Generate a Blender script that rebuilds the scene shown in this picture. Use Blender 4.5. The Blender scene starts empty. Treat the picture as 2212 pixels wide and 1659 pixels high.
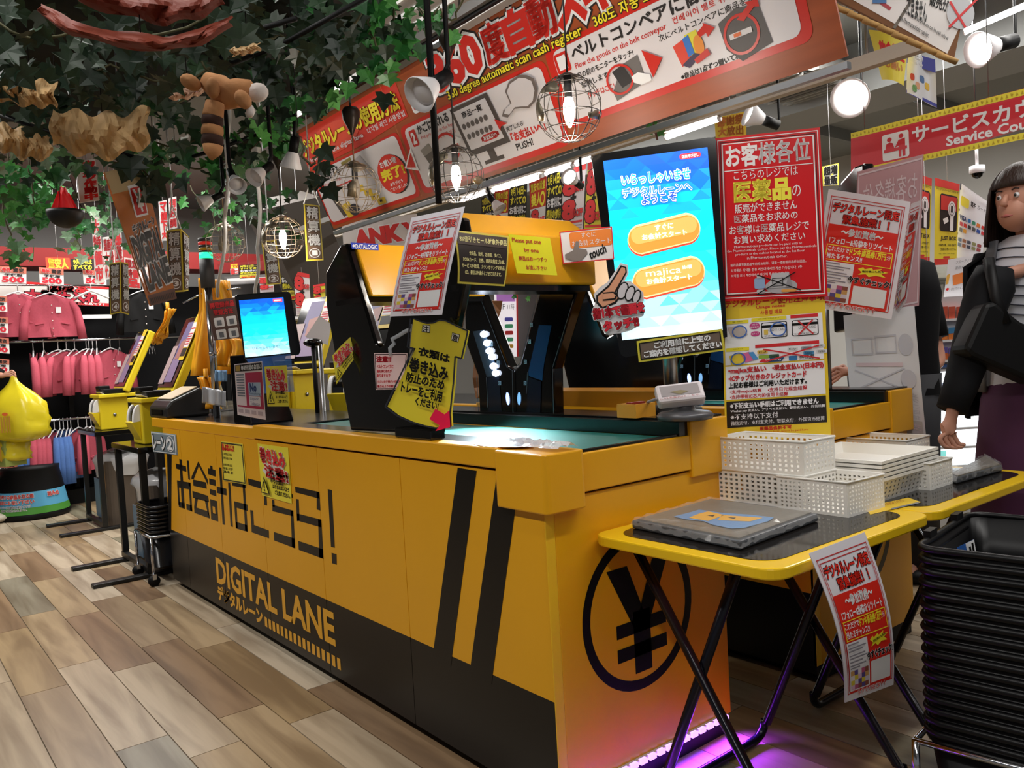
import bpy, bmesh, math, random
from mathutils import Vector as V, Matrix
random.seed(7)
SC = bpy.context.scene
COL = SC.collection
R = math.radians
# ------------------------------------------------------------------ camera
FPX, YAW, PIT, ROL, CH = 1762.14, .673234, .0393879, .0566717, 1.144
_f = V((math.sin(YAW)*math.cos(PIT), math.cos(YAW)*math.cos(PIT), -math.sin(PIT)))
_r = V((math.cos(YAW), -math.sin(YAW), 0)); _d = _f.cross(_r)
CR = _r*math.cos(ROL) + _d*math.sin(ROL)
CD = -_r*math.sin(ROL) + _d*math.cos(ROL)
CF = _f
CAM = V((0, 0, CH))
cd_ = bpy.data.cameras.new('camera'); cam = bpy.data.objects.new('camera', cd_); COL.objects.link(cam)
cd_.sensor_width = 36; cd_.lens = 36*FPX/2212; cd_.clip_start = .05; cd_.clip_end = 100
cam.matrix_world = Matrix(((CR.x, -CD.x, -CF.x, 0), (CR.y, -CD.y, -CF.y, 0), (CR.z, -CD.z, -CF.z, CH), (0, 0, 0, 1)))
SC.camera = cam
# ------------------------------------------------------------------ world and exposure
w = bpy.data.worlds.new('world'); SC.world = w; w.use_nodes = True
w.node_tree.nodes['Background'].inputs[0].default_value = (.93, .95, 1, 1)
w.node_tree.nodes['Background'].inputs[1].default_value = .17
SC.view_settings.view_transform = 'Standard'; SC.view_settings.look = 'None'
SC.view_settings.gamma = 1; SC.view_settings.exposure = 0.0
SC.view_settings.use_curve_mapping = False
# ------------------------------------------------------------------ unseen ceiling lights of the shop, some added to brighten banner, signs and posters
CEIL = 2.95
def area(name, loc, sx, sy, power, col=(1, .97, .93), rot=(0, 0, 0), spread=180):
    l = bpy.data.lights.new(name, 'AREA'); l.shape = 'RECTANGLE'; l.size = sx; l.size_y = sy
    l.energy = power; l.color = col; l.spread = R(spread)
    o = bpy.data.objects.new(name, l); COL.objects.link(o); o.location = loc; o.rotation_euler = rot
    return o
for (x, y, sx, sy, p) in ((-.55, .9, .12, 2.4, 36), (-.55, 4.6, .12, 2.4, 54), (.55, 2.7, .12, 1.6, 26), (2.3, .35, 2.4, .12, 34), (4.3, 1.6, .12, 2.6, 60),
                          (4.3, 5.0, .12, 2.6, 60), (2.4, 6.2, .12, 2.4, 46), (1.05, 5.6, .12, 2.2, 52), (-.6, -1.5, .12, 2.4, 36), (6.2, 3.2, .12, 2.6, 60), (1.9, 7.6, 2.4, .12, 46)):
    area('ceiling_fill_light', (x, y, CEIL-.09), sx, sy, p)
# ------------------------------------------------------------------ pixel of the photograph -> ray -> point in the place
def ray(px, py): return CR*((px-1106)/FPX) + CD*((py-829.5)/FPX) + CF
def AX(px, py, x): r = ray(px, py); return CAM + r*(x/r.x)
def AY(px, py, y): r = ray(px, py); return CAM + r*(y/r.y)
def AZ(px, py, z): r = ray(px, py); return CAM + r*((z-CH)/r.z)
def AD(px, py, d): return CAM + ray(px, py)*d
class PL:
    """a plane in the room; pt() gives the point of it seen at a pixel, n points to the viewer"""
    def __init__(s, p, n):
        s.p = V(p); s.n = V(n).normalized()
        if s.n.dot(CAM-s.p) < 0: s.n = -s.n
    def pt(s, px, py):
        r = ray(px, py); return CAM + r*((s.p-CAM).dot(s.n)/r.dot(s.n))
def PX(x): return PL((x, 0, 0), (1, 0, 0))
def PY(y): return PL((0, y, 0), (0, 1, 0))
def PZ(z): return PL((0, 0, z), (0, 0, 1))
def PF(px, py, d, yaw=0, tilt=0):
    p = AD(px, py, d); r = ray(px, py); b = math.atan2(-r.y, -r.x) + R(yaw); t = R(tilt)
    return PL(p, (math.cos(b)*math.cos(t), math.sin(b)*math.cos(t), math.sin(t)))
# ------------------------------------------------------------------ materials
_M = {}
def lin(h):
    h = h.lstrip('#'); c = [int(h[i:i+2], 16)/255 for i in (0, 2, 4)]
    return tuple(x/12.92 if x <= .04045 else ((x+.055)/1.055)**2.4 for x in c)
def mt(h, rough=.5, metal=0., em=0., spec=.5, noise=0., scale=8., bump=0., alpha=1., trans=0., stretch=None, sss=0.):
    k = (h, rough, metal, em, spec, noise, scale, bump, alpha, trans, stretch)
    if k in _M: return _M[k]
    m = bpy.data.materials.new('m_'+h.strip('#')); m.use_nodes = True; nt = m.node_tree
    b = nt.nodes['Principled BSDF']; c = (*lin(h), 1)
    b.inputs['Base Color'].default_value = c; b.inputs['Roughness'].default_value = rough
    b.inputs['Metallic'].default_value = metal; b.inputs['Specular IOR Level'].default_value = spec
    if em: b.inputs['Emission Color'].default_value = c; b.inputs['Emission Strength'].default_value = em
    if alpha < 1: b.inputs['Alpha'].default_value = alpha
    if trans: b.inputs['Transmission Weight'].default_value = trans; b.inputs['IOR'].default_value = 1.3
    if noise or bump:
        tc = nt.nodes.new('ShaderNodeTexCoord'); n = nt.nodes.new('ShaderNodeTexNoise'); n.inputs['Scale'].default_value = scale
        n.inputs['Detail'].default_value = 6
        src = tc.outputs['Object']
        if stretch:
            mp = nt.nodes.new('ShaderNodeMapping'); mp.inputs['Scale'].default_value = stretch
            nt.links.new(src, mp.inputs[0]); src = mp.outputs[0]
        nt.links.new(src, n.inputs['Vector'])
        if noise:
            mx = nt.nodes.new('ShaderNodeMix'); mx.data_type = 'RGBA'
            mx.inputs[6].default_value = tuple(max(0, v*(1-noise)) for v in c[:3])+(1,); mx.inputs[7].default_value = tuple(min(1, v*(1+noise)) for v in c[:3])+(1,)
            nt.links.new(n.outputs['Fac'], mx.inputs[0]); nt.links.new(mx.outputs[2], b.inputs['Base Color'])
        if bump:
            bp = nt.nodes.new('ShaderNodeBump'); bp.inputs['Strength'].default_value = bump; bp.inputs['Distance'].default_value = .004
            nt.links.new(n.outputs['Fac'], bp.inputs['Height']); nt.links.new(bp.outputs[0], b.inputs['Normal'])
    _M[k] = m; return m
YEL = mt('#e6a510', .34, noise=.05, scale=3); YELK = mt('#f2cf1c', .3); BLK = mt('#0b0b0c', .22, noise=.3, scale=5)
VIN = mt('#100e0c', .34, spec=.35); MBLK = mt('#09090a', .55, spec=.25); WHT = mt('#e9e9ea', .45); PAP = mt('#f0eef0', .4); RED = mt('#d8161c', .4)
CHR = mt('#c9cbd0', .14, 1.); GRY = mt('#77797b', .5); STL = mt('#9a9b9e', .3, 1.); CLR = mt('#ffffff', .06, alpha=.16); DGR = mt('#3a3a3b', .5)
PINKC = mt('#b84d5e', .9, noise=.12, scale=60, bump=.3); BLUEC = mt('#4f74b4', .9, noise=.12, scale=60, bump=.3)
# ------------------------------------------------------------------ mesh builder
ORG = {}
class MB:
    def __init__(s): s.v = []; s.f = []; s.mi = []; s.mats = []; s.sm = []
    def m(s, mat):
        if mat not in s.mats: s.mats.append(mat)
        return s.mats.index(mat)
    def add(s, vs, fs, mat, smooth=False):
        b = len(s.v); i = s.m(mat); s.v += [V(p) for p in vs]
        for f in fs: s.f.append(tuple(x+b for x in f)); s.mi.append(i); s.sm.append(smooth)
        return s
    def box(s, c, sz, mat, rz=0, rx=0, ry=0):
        M = Matrix.Translation(V(c)) @ Matrix.Rotation(rz, 4, 'Z') @ Matrix.Rotation(ry, 4, 'Y') @ Matrix.Rotation(rx, 4, 'X')
        x, y, z = (d/2 for d in sz)
        vs = [M @ V((a*x, b*y, c_*z)) for c_ in (-1, 1) for a, b in ((-1, -1), (1, -1), (1, 1), (-1, 1))]
        return s.add(vs, [(3, 2, 1, 0), (4, 5, 6, 7), (0, 1, 5, 4), (1, 2, 6, 5), (2, 3, 7, 6), (3, 0, 4, 7)], mat)
    def bb(s, a, b, mat):
        a = V(a); b = V(b); return s.box((a+b)/2, [abs(x) for x in (b-a)], mat)
    def rbox(s, c, sz, mat, r=.01, rz=0, n=3, smooth=False):
        """upright box with rounded vertical edges"""
        x, y = sz[0]/2-r, sz[1]/2-r; pts = []
        for cx, cy, a0 in ((x, y, 0), (-x, y, 90), (-x, -y, 180), (x, -y, 270)):
            for k in range(n+1): a = R(a0+90*k/n); pts.append((cx+r*math.cos(a), cy+r*math.sin(a)))
        M = Matrix.Translation(V(c)) @ Matrix.Rotation(rz, 4, 'Z'); N = len(pts); h = sz[2]/2
        vs = [M @ V((p[0], p[1], z)) for z in (-h, h) for p in pts]
        fs = [tuple(range(N-1, -1, -1)), tuple(range(N, 2*N))]+[(i, (i+1) % N, N+(i+1) % N, N+i) for i in range(N)]
        return s.add(vs, fs, mat, smooth)
    def slab(s, pts, d, mat):
        """flat polygon pts, thickened along vector d"""
        pts = [V(p) for p in pts]; N = len(pts); d = V(d)
        return s.add(pts+[p+d for p in pts], [tuple(range(N)), tuple(range(2*N-1, N-1, -1))]+[(i, N+i, N+(i+1) % N, (i+1) % N) for i in range(N)], mat)
    def tube(s, pts, r, mat, n=8, closed=False, cap=True):
        pts = [V(p) for p in pts]; N = len(pts); rs = r if isinstance(r, (list, tuple)) else [r]*N
        vs = []; up = None
        for i, p in enumerate(pts):
            t = (pts[(i+1) % N]-pts[i-1]) if closed else (pts[min(i+1, N-1)]-pts[max(i-1, 0)])
            t = t.normalized() if t.length > 1e-9 else V((0, 0, 1))
            if up is None: up = t.orthogonal().normalized()
            up = (up-t*up.dot(t)); up = up.normalized() if up.length > 1e-6 else t.orthogonal().normalized()
            q = t.cross(up)
            for k in range(n): a = 2*math.pi*k/n; vs.append(p+(up*math.cos(a)+q*math.sin(a))*rs[i])
        fs = [(i*n+k, i*n+(k+1) % n, (i+1) % N*n+(k+1) % n, (i+1) % N*n+k) for i in range(N if closed else N-1) for k in range(n)]
        if cap and not closed: fs += [tuple(range(n-1, -1, -1)), tuple(range((N-1)*n, N*n))]
        return s.add(vs, fs, mat, True)
    def lathe(s, prof, c, mat, n=16, ax=(0, 0, 1), smooth=True, sx=1, sy=1):
        """prof: (radius, along) pairs around axis ax at c"""
        ax = V(ax).normalized(); u = ax.orthogonal().normalized() if abs(ax.z) < .999 else V((1, 0, 0)); q = ax.cross(u); c = V(c)
        vs = [c+ax*h+(u*math.cos(2*math.pi*k/n)*sx+q*math.sin(2*math.pi*k/n)*sy)*r for r, h in prof for k in range(n)]
        fs = [(i*n+k, i*n+(k+1) % n, (i+1)*n+(k+1) % n, (i+1)*n+k) for i in range(len(prof)-1) for k in range(n)]
        return s.add(vs, fs, mat, smooth)
    def ball(s, c, r, mat, n=12, sq=(1, 1, 1), M=None):
        vs = []; m = n//2; c = V(c)
        for i in range(m+1):
            for k in range(n):
                a = math.pi*i/m; b = 2*math.pi*k/n
                p = V((r*sq[0]*math.sin(a)*math.cos(b), r*sq[1]*math.sin(a)*math.sin(b), r*sq[2]*math.cos(a)))
                vs.append(c+(M @ p if M else p))
        return s.add(vs, [(i*n+k, (i+1)*n+k, (i+1)*n+(k+1) % n, i*n+(k+1) % n) for i in range(m) for k in range(n)], mat, True)
    def grid(s, fn, nu, nv, mat, smooth=True, th=0):
        vs = [V(fn(i/nu, j/nv)) for j in range(nv+1) for i in range(nu+1)]; w_ = nu+1
        return s.add(vs, [(j*w_+i, j*w_+i+1, (j+1)*w_+i+1, (j+1)*w_+i) for j in range(nv) for i in range(nu)], mat, smooth)
    def build(s, name, parent=None, label=None, cat=None, group=None, kind=None, bevel=0, at=None, solid=0):
        me = bpy.data.meshes.new(name)
        if at is not None: o_ = V(at)
        elif parent: o_ = ORG[parent.name]
        else:
            xs = [p.x for p in s.v]; ys = [p.y for p in s.v]; o_ = V(((min(xs)+max(xs))/2, (min(ys)+max(ys))/2, min(p.z for p in s.v)))
        me.from_pydata([p-o_ for p in s.v], [], s.f)
        for m_ in s.mats: me.materials.append(m_)
        me.polygons.foreach_set('material_index', s.mi); me.polygons.foreach_set('use_smooth', s.sm); me.update()
        o = bpy.data.objects.new(name, me); COL.objects.link(o); ORG[o.name] = o_
        if parent: o.parent = parent; o.location = o_-ORG[parent.name]
        else: o.location = o_
        tag(o, label, cat, group, kind)
        if solid: md = o.modifiers.new('solid', 'SOLIDIFY'); md.thickness = solid; md.offset = 0
        if bevel: md = o.modifiers.new('bevel', 'BEVEL'); md.width = bevel; md.segments = 2; md.limit_method = 'ANGLE'
        return o
def tag(o, label=None, cat=None, group=None, kind=None):
    for k, v in (('label', label), ('category', cat), ('group', group), ('kind', kind)):
        if v: o[k] = v
    return o
def thing(name, label, cat, loc, group=None):
    o = bpy.data.objects.new(name, None); COL.objects.link(o); o.location = loc; o.empty_display_size = .05
    ORG[o.name] = V(loc); return tag(o, label, cat, group)
def clone(o, loc=None, rz=None, label=None, parent=None, keep=None):
    c = o.copy(); COL.objects.link(c); c.parent = parent
    if loc is not None: c.location = loc
    if rz is not None: c.rotation_euler = (0, 0, rz)
    if label: c['label'] = label
    ORG[c.name] = V(c.location)
    for ch in list(o.children):
        if keep and not keep(ch): continue
        clone(ch, parent=c)
    return c
# ------------------------------------------------------------------ lettering: glyph outlines as flat meshes
_T = {}; _ADV = {}
def _mesh(txt, off=0.):
    c = bpy.data.curves.new('t', 'FONT'); c.body = txt; c.offset = off; c.resolution_u = 2 if len(txt) < 9 else 1
    o = bpy.data.objects.new('t', c); COL.objects.link(o); me = bpy.data.meshes.new_from_object(o)
    vs = [v.co.copy() for v in me.vertices]; fs = [tuple(p.vertices) for p in me.polygons]; ar = sum(p.area for p in me.polygons)
    cnt = {}
    for f in fs:
        for i in range(len(f)): k = tuple(sorted((f[i], f[i-1]))); cnt[k] = cnt.get(k, 0)+1
    per = sum((vs[i]-vs[j]).length for (i, j), n in cnt.items() if n == 1)
    bpy.data.objects.remove(o); bpy.data.curves.remove(c); bpy.data.meshes.remove(me)
    return vs, fs, ar, per
def _adv(ch):
    if ord(ch) > 0x2e7f: return 1.
    if ch not in _ADV: _ADV[ch] = max(v.x for v in _mesh(ch+'|')[0])-max(v.x for v in _mesh('|')[0])
    return _ADV[ch]
def _char(ch, off):
    k = (ch, off)
    if k not in _T:
        v0, f0, a0, p0 = _mesh(ch)
        if off:
            v1, f1, a1, p1 = _mesh(ch, off); want = a0+p0*off
            if not (.93*want < a1 < 1.12*want):   # the outline crossed itself: thicken with shifted copies
                v1, f1 = [], []; n = 8 if off > .05 else 4
                for q in range(n):
                    an = 2*math.pi*(q+.5)/n; d = V((math.cos(an)*off, math.sin(an)*off, 0)); b = len(v1)
                    v1 += [p+d for p in v0]; f1 += [tuple(i+b for i in f) for f in f0]
            v0, f0 = v1, f1
        _T[k] = (v0, f0)
    return _T[k]
def glyphs(txt, off=0.):
    k = (txt, off, 0)
    if k not in _T:
        if not off: _T[k] = _mesh(txt)[:2]
        else:
            vs, fs, x = [], [], 0.
            for ch in txt:
                if ch not in ' \u3000':
                    v, f = _char(ch, off); b = len(vs); vs += [p+V((x, 0, 0)) for p in v]; fs += [tuple(i+b for i in q) for q in f]
                x += _adv(ch)
            _T[k] = (vs, fs)
    return _T[k]
def gbox(txt):
    vs, _ = glyphs(txt)
    return (min(v.x for v in vs), max(v.x for v in vs), min(v.y for v in vs), max(v.y for v in vs)) if vs else (0, 1, 0, 1)
class Print:
    """flat print on a plane: polygons and lettering placed where the photograph shows them; a piece lies proud only of the pieces it overlaps"""
    def __init__(s, pl, eps=.0006, fn=None): s.pl = pl; s.mb = MB(); s.k = 1; s.k0 = 0; s.eps = eps; s.lf = None; s.bx = []
    def lay(s, pts):
        xs = [p[0] for p in pts]; ys = [p[1] for p in pts]; b = (min(xs), min(ys), max(xs), max(ys)); key = id(s.lf) if s.lf else 0
        L = [q[4] for q in s.bx if q[5] == key and q[0] < b[2] and q[2] > b[0] and q[1] < b[3] and q[3] > b[1]]
        s.k = s.k0+1+(max(L)-s.k0 if L else 0); s.bx.append((*b, s.k, key)); return s.k
    def up(s): return s
    def P(s, p):
        if s.lf: return s.lf(*p)+s.pl.n*(s.eps*s.k)
        return s.pl.pt(*p)+s.pl.n*(s.eps*s.k)
    def poly(s, pts, mat):
        s.lay(pts); s.mb.add([s.P(p) for p in pts], [tuple(range(len(pts)))], mat); return s
    def polys(s, L, mat):
        s.lay([p for q in L for p in q])
        for pts in L: s.mb.add([s.P(p) for p in pts], [tuple(range(len(pts)))], mat)
        return s
    def rect(s, x0, y0, x1, y1, mat, n=1): return s.poly([(x0, y0), (x1, y0), (x1, y1), (x0, y1)], mat)
    def gridr(s, x0, y0, x1, y1, mat, nu=4, nv=6):
        s.lay([(x0, y0), (x1, y1)]); s.mb.grid(lambda u, v: s.P((x0+(x1-x0)*u, y0+(y1-y0)*v)), nu, nv, mat); return s
    def rrect(s, x0, y0, x1, y1, r, mat, ry=None):
        ry = ry or r; pts = []
        for cx, cy, a0 in ((x1-r, y0+ry, -90), (x1-r, y1-ry, 0), (x0+r, y1-ry, 90), (x0+r, y0+ry, 180)):
            for k in range(5): a = R(a0+90*k/4); pts.append((cx+r*math.cos(a), cy+ry*math.sin(a)))
        return s.poly(pts, mat)
    def frame(s, x0, y0, x1, y1, t, mat, ty=None):
        ty = ty or t
        for q in ([(x0, y0), (x1, y0), (x1, y0+ty), (x0, y0+ty)], [(x0, y1-ty), (x1, y1-ty), (x1, y1), (x0, y1)],
                  [(x0, y0+ty), (x0+t, y0+ty), (x0+t, y1-ty), (x0, y1-ty)], [(x1-t, y0+ty), (x1, y0+ty), (x1, y1-ty), (x1-t, y1-ty)]): s.poly(q, mat)
        return s
    def oval(s, cx, cy, rx, ry, mat, n=20, rot=0):
        return s.poly([(cx+rx*math.cos(a)*math.cos(rot)-ry*math.sin(a)*math.sin(rot), cy+rx*math.cos(a)*math.sin(rot)+ry*math.sin(a)*math.cos(rot)) for a in (2*math.pi*k/n for k in range(n))], mat)
    def ring(s, cx, cy, rx, ry, t, mat, n=24, ty=None):
        ty = ty or t; s.lay([(cx-rx, cy-ry), (cx+rx, cy+ry)])
        for k in range(n):
            a, b = 2*math.pi*k/n, 2*math.pi*(k+1)/n
            s.mb.add([s.P((cx+(rx-q)*math.cos(c), cy+(ry-qy)*math.sin(c))) for c, q, qy in ((a, 0, 0), (b, 0, 0), (b, t, ty), (a, t, ty))], [(0, 1, 2, 3)], mat)
        return s
    def line(s, a, b, t, mat, asp=1.):
        dx, dy = b[0]-a[0], (b[1]-a[1])/asp; l = math.hypot(dx, dy); nx, ny = -dy/l*t/2, dx/l*t/2*asp
        return s.poly([(a[0]+nx, a[1]+ny), (b[0]+nx, b[1]+ny), (b[0]-nx, b[1]-ny), (a[0]-nx, a[1]-ny)], mat)
    def text(s, t, tl, tr, bl, mat, bold=.0, out=None, ow=.07, out2=None, ow2=.13, flip=False):
        a, b, c, d = gbox(t); tl, tr, bl = V((*tl, 0)), V((*tr, 0)), V((*bl, 0)); br = tr+bl-tl
        for col, off in ((out2, ow2), (out, ow), (mat, bold)):
            if col is None: continue
            vs, fs = glyphs(t, off); s.lay([tl, tr, bl, br])
            P3 = []
            for v in vs:
                u = (v.x-a)/(b-a); w_ = (d-v.y)/(d-c)
                q = tl+(tr-tl)*(1-u if flip else u)+(bl-tl)*w_; P3.append(s.P((q.x, q.y)))
            s.mb.add(P3, fs, col)
        return s
    def t(s, t, x0, y0, x1, y1, mat, **k): return s.text(t, (x0, y0), (x1, y0), (x0, y1), mat, **k)
    def vt(s, t, x0, y0, x1, y1, mat, **k):
        n = len(t); h = (y1-y0)/n
        for i, ch in enumerate(t): s.t(ch, x0, y0+h*i+h*.04, x1, y0+h*(i+1)-h*.04, mat, **k)
        return s
    def build(s, name, parent): return s.mb.build(name, parent)
def quadfn(c):
    """unit square -> quad c (TL, TR, BR, BL) in the room"""
    c = [V(p) for p in c]
    return lambda u, v: (c[0]*(1-u)+c[1]*u)*(1-v)+(c[3]*(1-u)+c[2]*u)*v
class Sign:
    """a board or sheet: a thin slab with its printed face; print coordinates run 0..1 right and down"""
    def __init__(s, name, label, cat, quad, pl, face, th=.004, group=None, parent=None, bend=None, eps=None, back=None, nx=1, ny=1):
        s.pl = pl; c = [pl.pt(*p) if len(p) == 2 else V(p) for p in quad]; f0 = quadfn(c); n = pl.n
        s.fn = (lambda u, v: f0(u, v)+n*bend(u, v)) if bend else f0
        d = (c[0]-CAM).length; mb = MB()
        if bend:
            nx, ny = max(nx, 10), max(ny, 10)
            mb.grid(s.fn, nx, ny, face); mb.grid(lambda u, v: s.fn(1-u, v)-n*th, nx, ny, back or face)
        else: mb.slab([p for p in c], -n*th, face)
        s.o = mb.build(name, parent, label if not parent else None, cat if not parent else None, group if not parent else None)
        s.pr = Print(pl, eps or .0004*max(1, d)); s.pr.lf = s.fn
    def done(s, name='printed_face'):
        if s.pr.mb.f: s.pr.build(name, s.o)
        return s.o
# ================================================================== ROOM
def tile_mat():
    m = bpy.data.materials.new('wood_look_tile'); m.use_nodes = True; nt = m.node_tree; b = nt.nodes['Principled BSDF']
    N = nt.nodes.new; L = nt.links.new
    oi = N('ShaderNodeObjectInfo'); tc = N('ShaderNodeTexCoord'); mp = N('ShaderNodeMapping'); mp.inputs['Scale'].default_value = (12, 1.1, 1)
    L(tc.outputs['Object'], mp.inputs[0])
    mul = N('ShaderNodeMath'); mul.operation = 'MULTIPLY'; mul.inputs[1].default_value = 90; L(oi.outputs['Random'], mul.inputs[0])
    n = N('ShaderNodeTexNoise'); n.noise_dimensions = '4D'; n.inputs['Scale'].default_value = 1.1; n.inputs['Detail'].default_value = 7; n.inputs['Distortion'].default_value = .6
    L(mp.outputs[0], n.inputs['Vector']); L(mul.outputs[0], n.inputs['W'])
    r1 = N('ShaderNodeValToRGB'); L(oi.outputs['Random'], r1.inputs[0]); e = r1.color_ramp.elements; r1.color_ramp.interpolation = 'CONSTANT'
    cols = ['#b3a084', '#a08a6d', '#bfae95', '#97917b', '#8f7457', '#ad9674', '#c4b59e', '#8b8472', '#a58c66', '#b8a68c']
    e[0].color = (*lin(cols[0]), 1); e[1].position = .9; e[1].color = (*lin(cols[9]), 1)
    for i in range(1, 9): q = e.new(i/10); q.color = (*lin(cols[i]), 1)
    r2 = N('ShaderNodeValToRGB'); L(n.outputs['Fac'], r2.inputs[0]); e = r2.color_ramp.elements
    e[0].position = .36; e[0].color = (.42, .36, .30, 1); e[1].position = .6; e[1].color = (1, 1, 1, 1)
    mx = N('ShaderNodeMix'); mx.data_type = 'RGBA'; mx.blend_type = 'MULTIPLY'; mx.inputs[0].default_value = .8
    L(r1.outputs[0], mx.inputs[6]); L(r2.outputs[0], mx.inputs[7]); L(mx.outputs[2], b.inputs['Base Color'])
    b.inputs['Roughness'].default_value = .38
    bp = N('ShaderNodeBump'); bp.inputs['Strength'].default_value = .12; bp.inputs['Distance'].default_value = .003; L(n.outputs['Fac'], bp.inputs['Height']); L(bp.outputs[0], b.inputs['Normal'])
    return m
TILE = tile_mat()
def proj(p):
    q = V(p)-CAM; d = q.dot(CF)
    return (1106+FPX*q.dot(CR)/d, 829.5+FPX*q.dot(CD)/d, d) if d > .05 else (-9e9, 0, d)
mb = MB(); mb.bb((-6, -5, -.06), (9, 10, -.004), mt('#6a5c49', .8, noise=.2, scale=20))
floor = mb.build('floor', kind='structure', label='wood-look tiled shop floor', at=(0, 0, -.06))
TW, TL_ = .1553, .9355
tmesh = None; cand = []
for i in range(-34, 50):
    x = .7605+TW*i
    if not -4 < x < 8: continue
    for j in range(-6, 10):
        y = (3.886 if i % 2 == 0 else 4.096)+TL_*j
        if y < -1 or y > 9.6: continue
        if 1.33 < x < 1.83 and 2.0 < y < 4.0: continue
        if 2.5 < x < 3.1 and 2.2 < y < 4.5: continue
        a = [proj((x+dx*TW*.5, y+dy*TL_*.5, 0)) for dx in (-1, 1) for dy in (-1, 0, 1)]
        a = [q for q in a if q[2] > .3]
        if not a: continue
        if max(q[0] for q in a) < -60 or min(q[0] for q in a) > 2270 or min(q[1] for q in a) > 1720: continue
        d = min(q[2] for q in a); hid = x > 1.45 and y > 1.9
        cand.append((hid, d, x, y))
cand.sort(key=lambda q: (q[0], q[1]))
mb = MB(); mb.box((0, 0, -.005), (TW-.0035, TL_-.0035, .01), TILE)
t0 = mb.build('floor_tile', floor, at=(cand[0][2], cand[0][3], 0)); 
for v in t0.data.vertices: v.co += V((cand[0][2], cand[0][3], 0))
for k, (h, d, x, y) in enumerate(cand[1:290]):
    c = t0.copy(); COL.objects.link(c); c.parent = floor; c.location = V((x, y, 0))-ORG[floor.name]; ORG[c.name] = V((x, y, 0))
mb = MB()
for (h, d, x, y) in cand[290:]: mb.box((x, y, -.005), (TW-.0035, TL_-.0035, .01), TILE)
if mb.f: mb.build('floor_tile_field', floor, kind='stuff')
# walls and ceiling
WALLM = mt('#9c9a97', .85, noise=.06, scale=2); CEILM = mt('#868886', .9, noise=.08, scale=2)
MB().bb((-6, 9.4, 0), (9, 9.5, CEIL), WALLM).build('wall_back', kind='structure', label='grey plaster back wall of the shop')
MB().bb((8.0, -3, 0), (8.1, 9.4, CEIL), mt('#bdbcb8', .85, noise=.05, scale=2)).build('wall_right', kind='structure', label='pale plaster wall behind the service shelves')
ce = MB().bb((-6, -5, CEIL), (9, 10, CEIL+.1), CEILM).build('ceiling', kind='structure', label='grey exposed ceiling')
# ceiling joists and ducts (right half, in view)
mb = MB()
for y in (2.0, 2.9, 3.8): mb.bb((2.6, y, CEIL-.10), (8, y+.06, CEIL), mt('#7a7c7a', .7))
mb.build('ceiling_joist', ce)
mb = MB(); mb.bb((5.0, .2, CEIL-.32), (5.5, 6, CEIL), mt('#8f918f', .6)); mb.build('ceiling_duct', ce)
def vent(px, py, w_, d_):
    c = AZ(px, py, CEIL-.24); mb = MB(); g = mt('#a7a8a4', .6); mb.box(c+V((0, 0, .06)), (w_, d_, .1), g)
    mb.box(c+V((0, 0, .005)), (w_-.03, d_-.03, .02), mt('#454643', .7)); v = mb.build('ceiling_vent', ce)
    n = 16
    for k in range(n):
        x = c.x-w_/2+.03+(w_-.06)*k/(n-1); MB().box((x, c.y, c.z-.012), (.012, d_-.03, .02), g).build('slat', v)
for a in ((1655, 178, .8, .5), (1765, 200, .8, .5)): vent(*a)
# bulkhead boards hanging from the ceiling behind the lanes
pl = PF(680, 540, 6.2, 35, -20)
Sign('ceiling_bulkhead', 'dark brown suspended soffit board behind the lane number signs', 'soffit', [(560, 455), (690, 425), (775, 640), (662, 678)], pl, mt('#4a4440', .8), th=.25).done()
# ceiling tube rails: beige rail with tubes along the lanes
def rail(y0, y1, x, z, name='lighting_rail', label=''):
    mb = MB(); mb.bb((x-.02, y0, z), (x+.02, y1, z+.05), mt('#b9ae9f', .5)); r = mb.build(name, None, label, 'light rail')
    for y in (y0+.3, (y0+y1)/2, y1-.3): MB().tube([(x, y, z+.05), (x, y, CEIL)], .006, STL, 6).build('hanger_rod', r)
    return r
TUBE = mt('#ffffff', .3, em=9.)
def tube_light(a, b, label, parent=None, power=12, group='fluorescent tubes'):
    a, b = V(a), V(b); t = thing('fluorescent_tube', label, 'tube light', (a+b)/2, group)
    d = (b-a); mb = MB(); mb.tube([a, b], .014, TUBE, 8); mb.build('tube', t)
    MB().tube([a-d*.02, a], .016, WHT, 8).build('end_cap', t); MB().tube([b, b+d*.02], .016, WHT, 8).build('end_cap', t)
    return t
rail(1.25, 6.5, 3.02, 2.125, label='beige suspended lighting rail above the second lane')
for i, (p, q) in enumerate((((1000, 433), (1052, 414)), ((1065, 412), (1168, 382)), ((1180, 376), (1236, 358)), ((1245, 354), (1280, 342)), ((1440, 296), (1553, 256)))):
    tube_light(AX(*p, 3.02), AX(*q, 3.02), ('short bright tube far along the beige rail, above the yellow scanner', 'long bright tube under the beige rail above the discount posters', 'bright tube beside the glowing spotlight on the beige rail', 'short bright tube ending behind the top left of the big monitor', 'bright tube above the top edge of the big monitor')[i])
rail(1.6, 6, 3.9, 2.75, label='upper pale lighting rail near the grey ceiling')
tube_light(AX(2085, 68, 3.9), AX(2230, 5, 3.9), 'bright tube at the top right corner beside the big spotlight')
tube_light(AX(1865, 145, 4.6), AX(1925, 128, 4.6), 'short bright tube behind the yellow notice at the right')
tube_light(AX(930, 92, 2.55), AX(1005, 48, 2.55), 'bright tube above the top edge of the long orange banner')
tube_light(AX(858, 122, 2.6), AX(905, 97, 2.6), 'bright tube just left of the black pole among the ivy')
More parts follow.
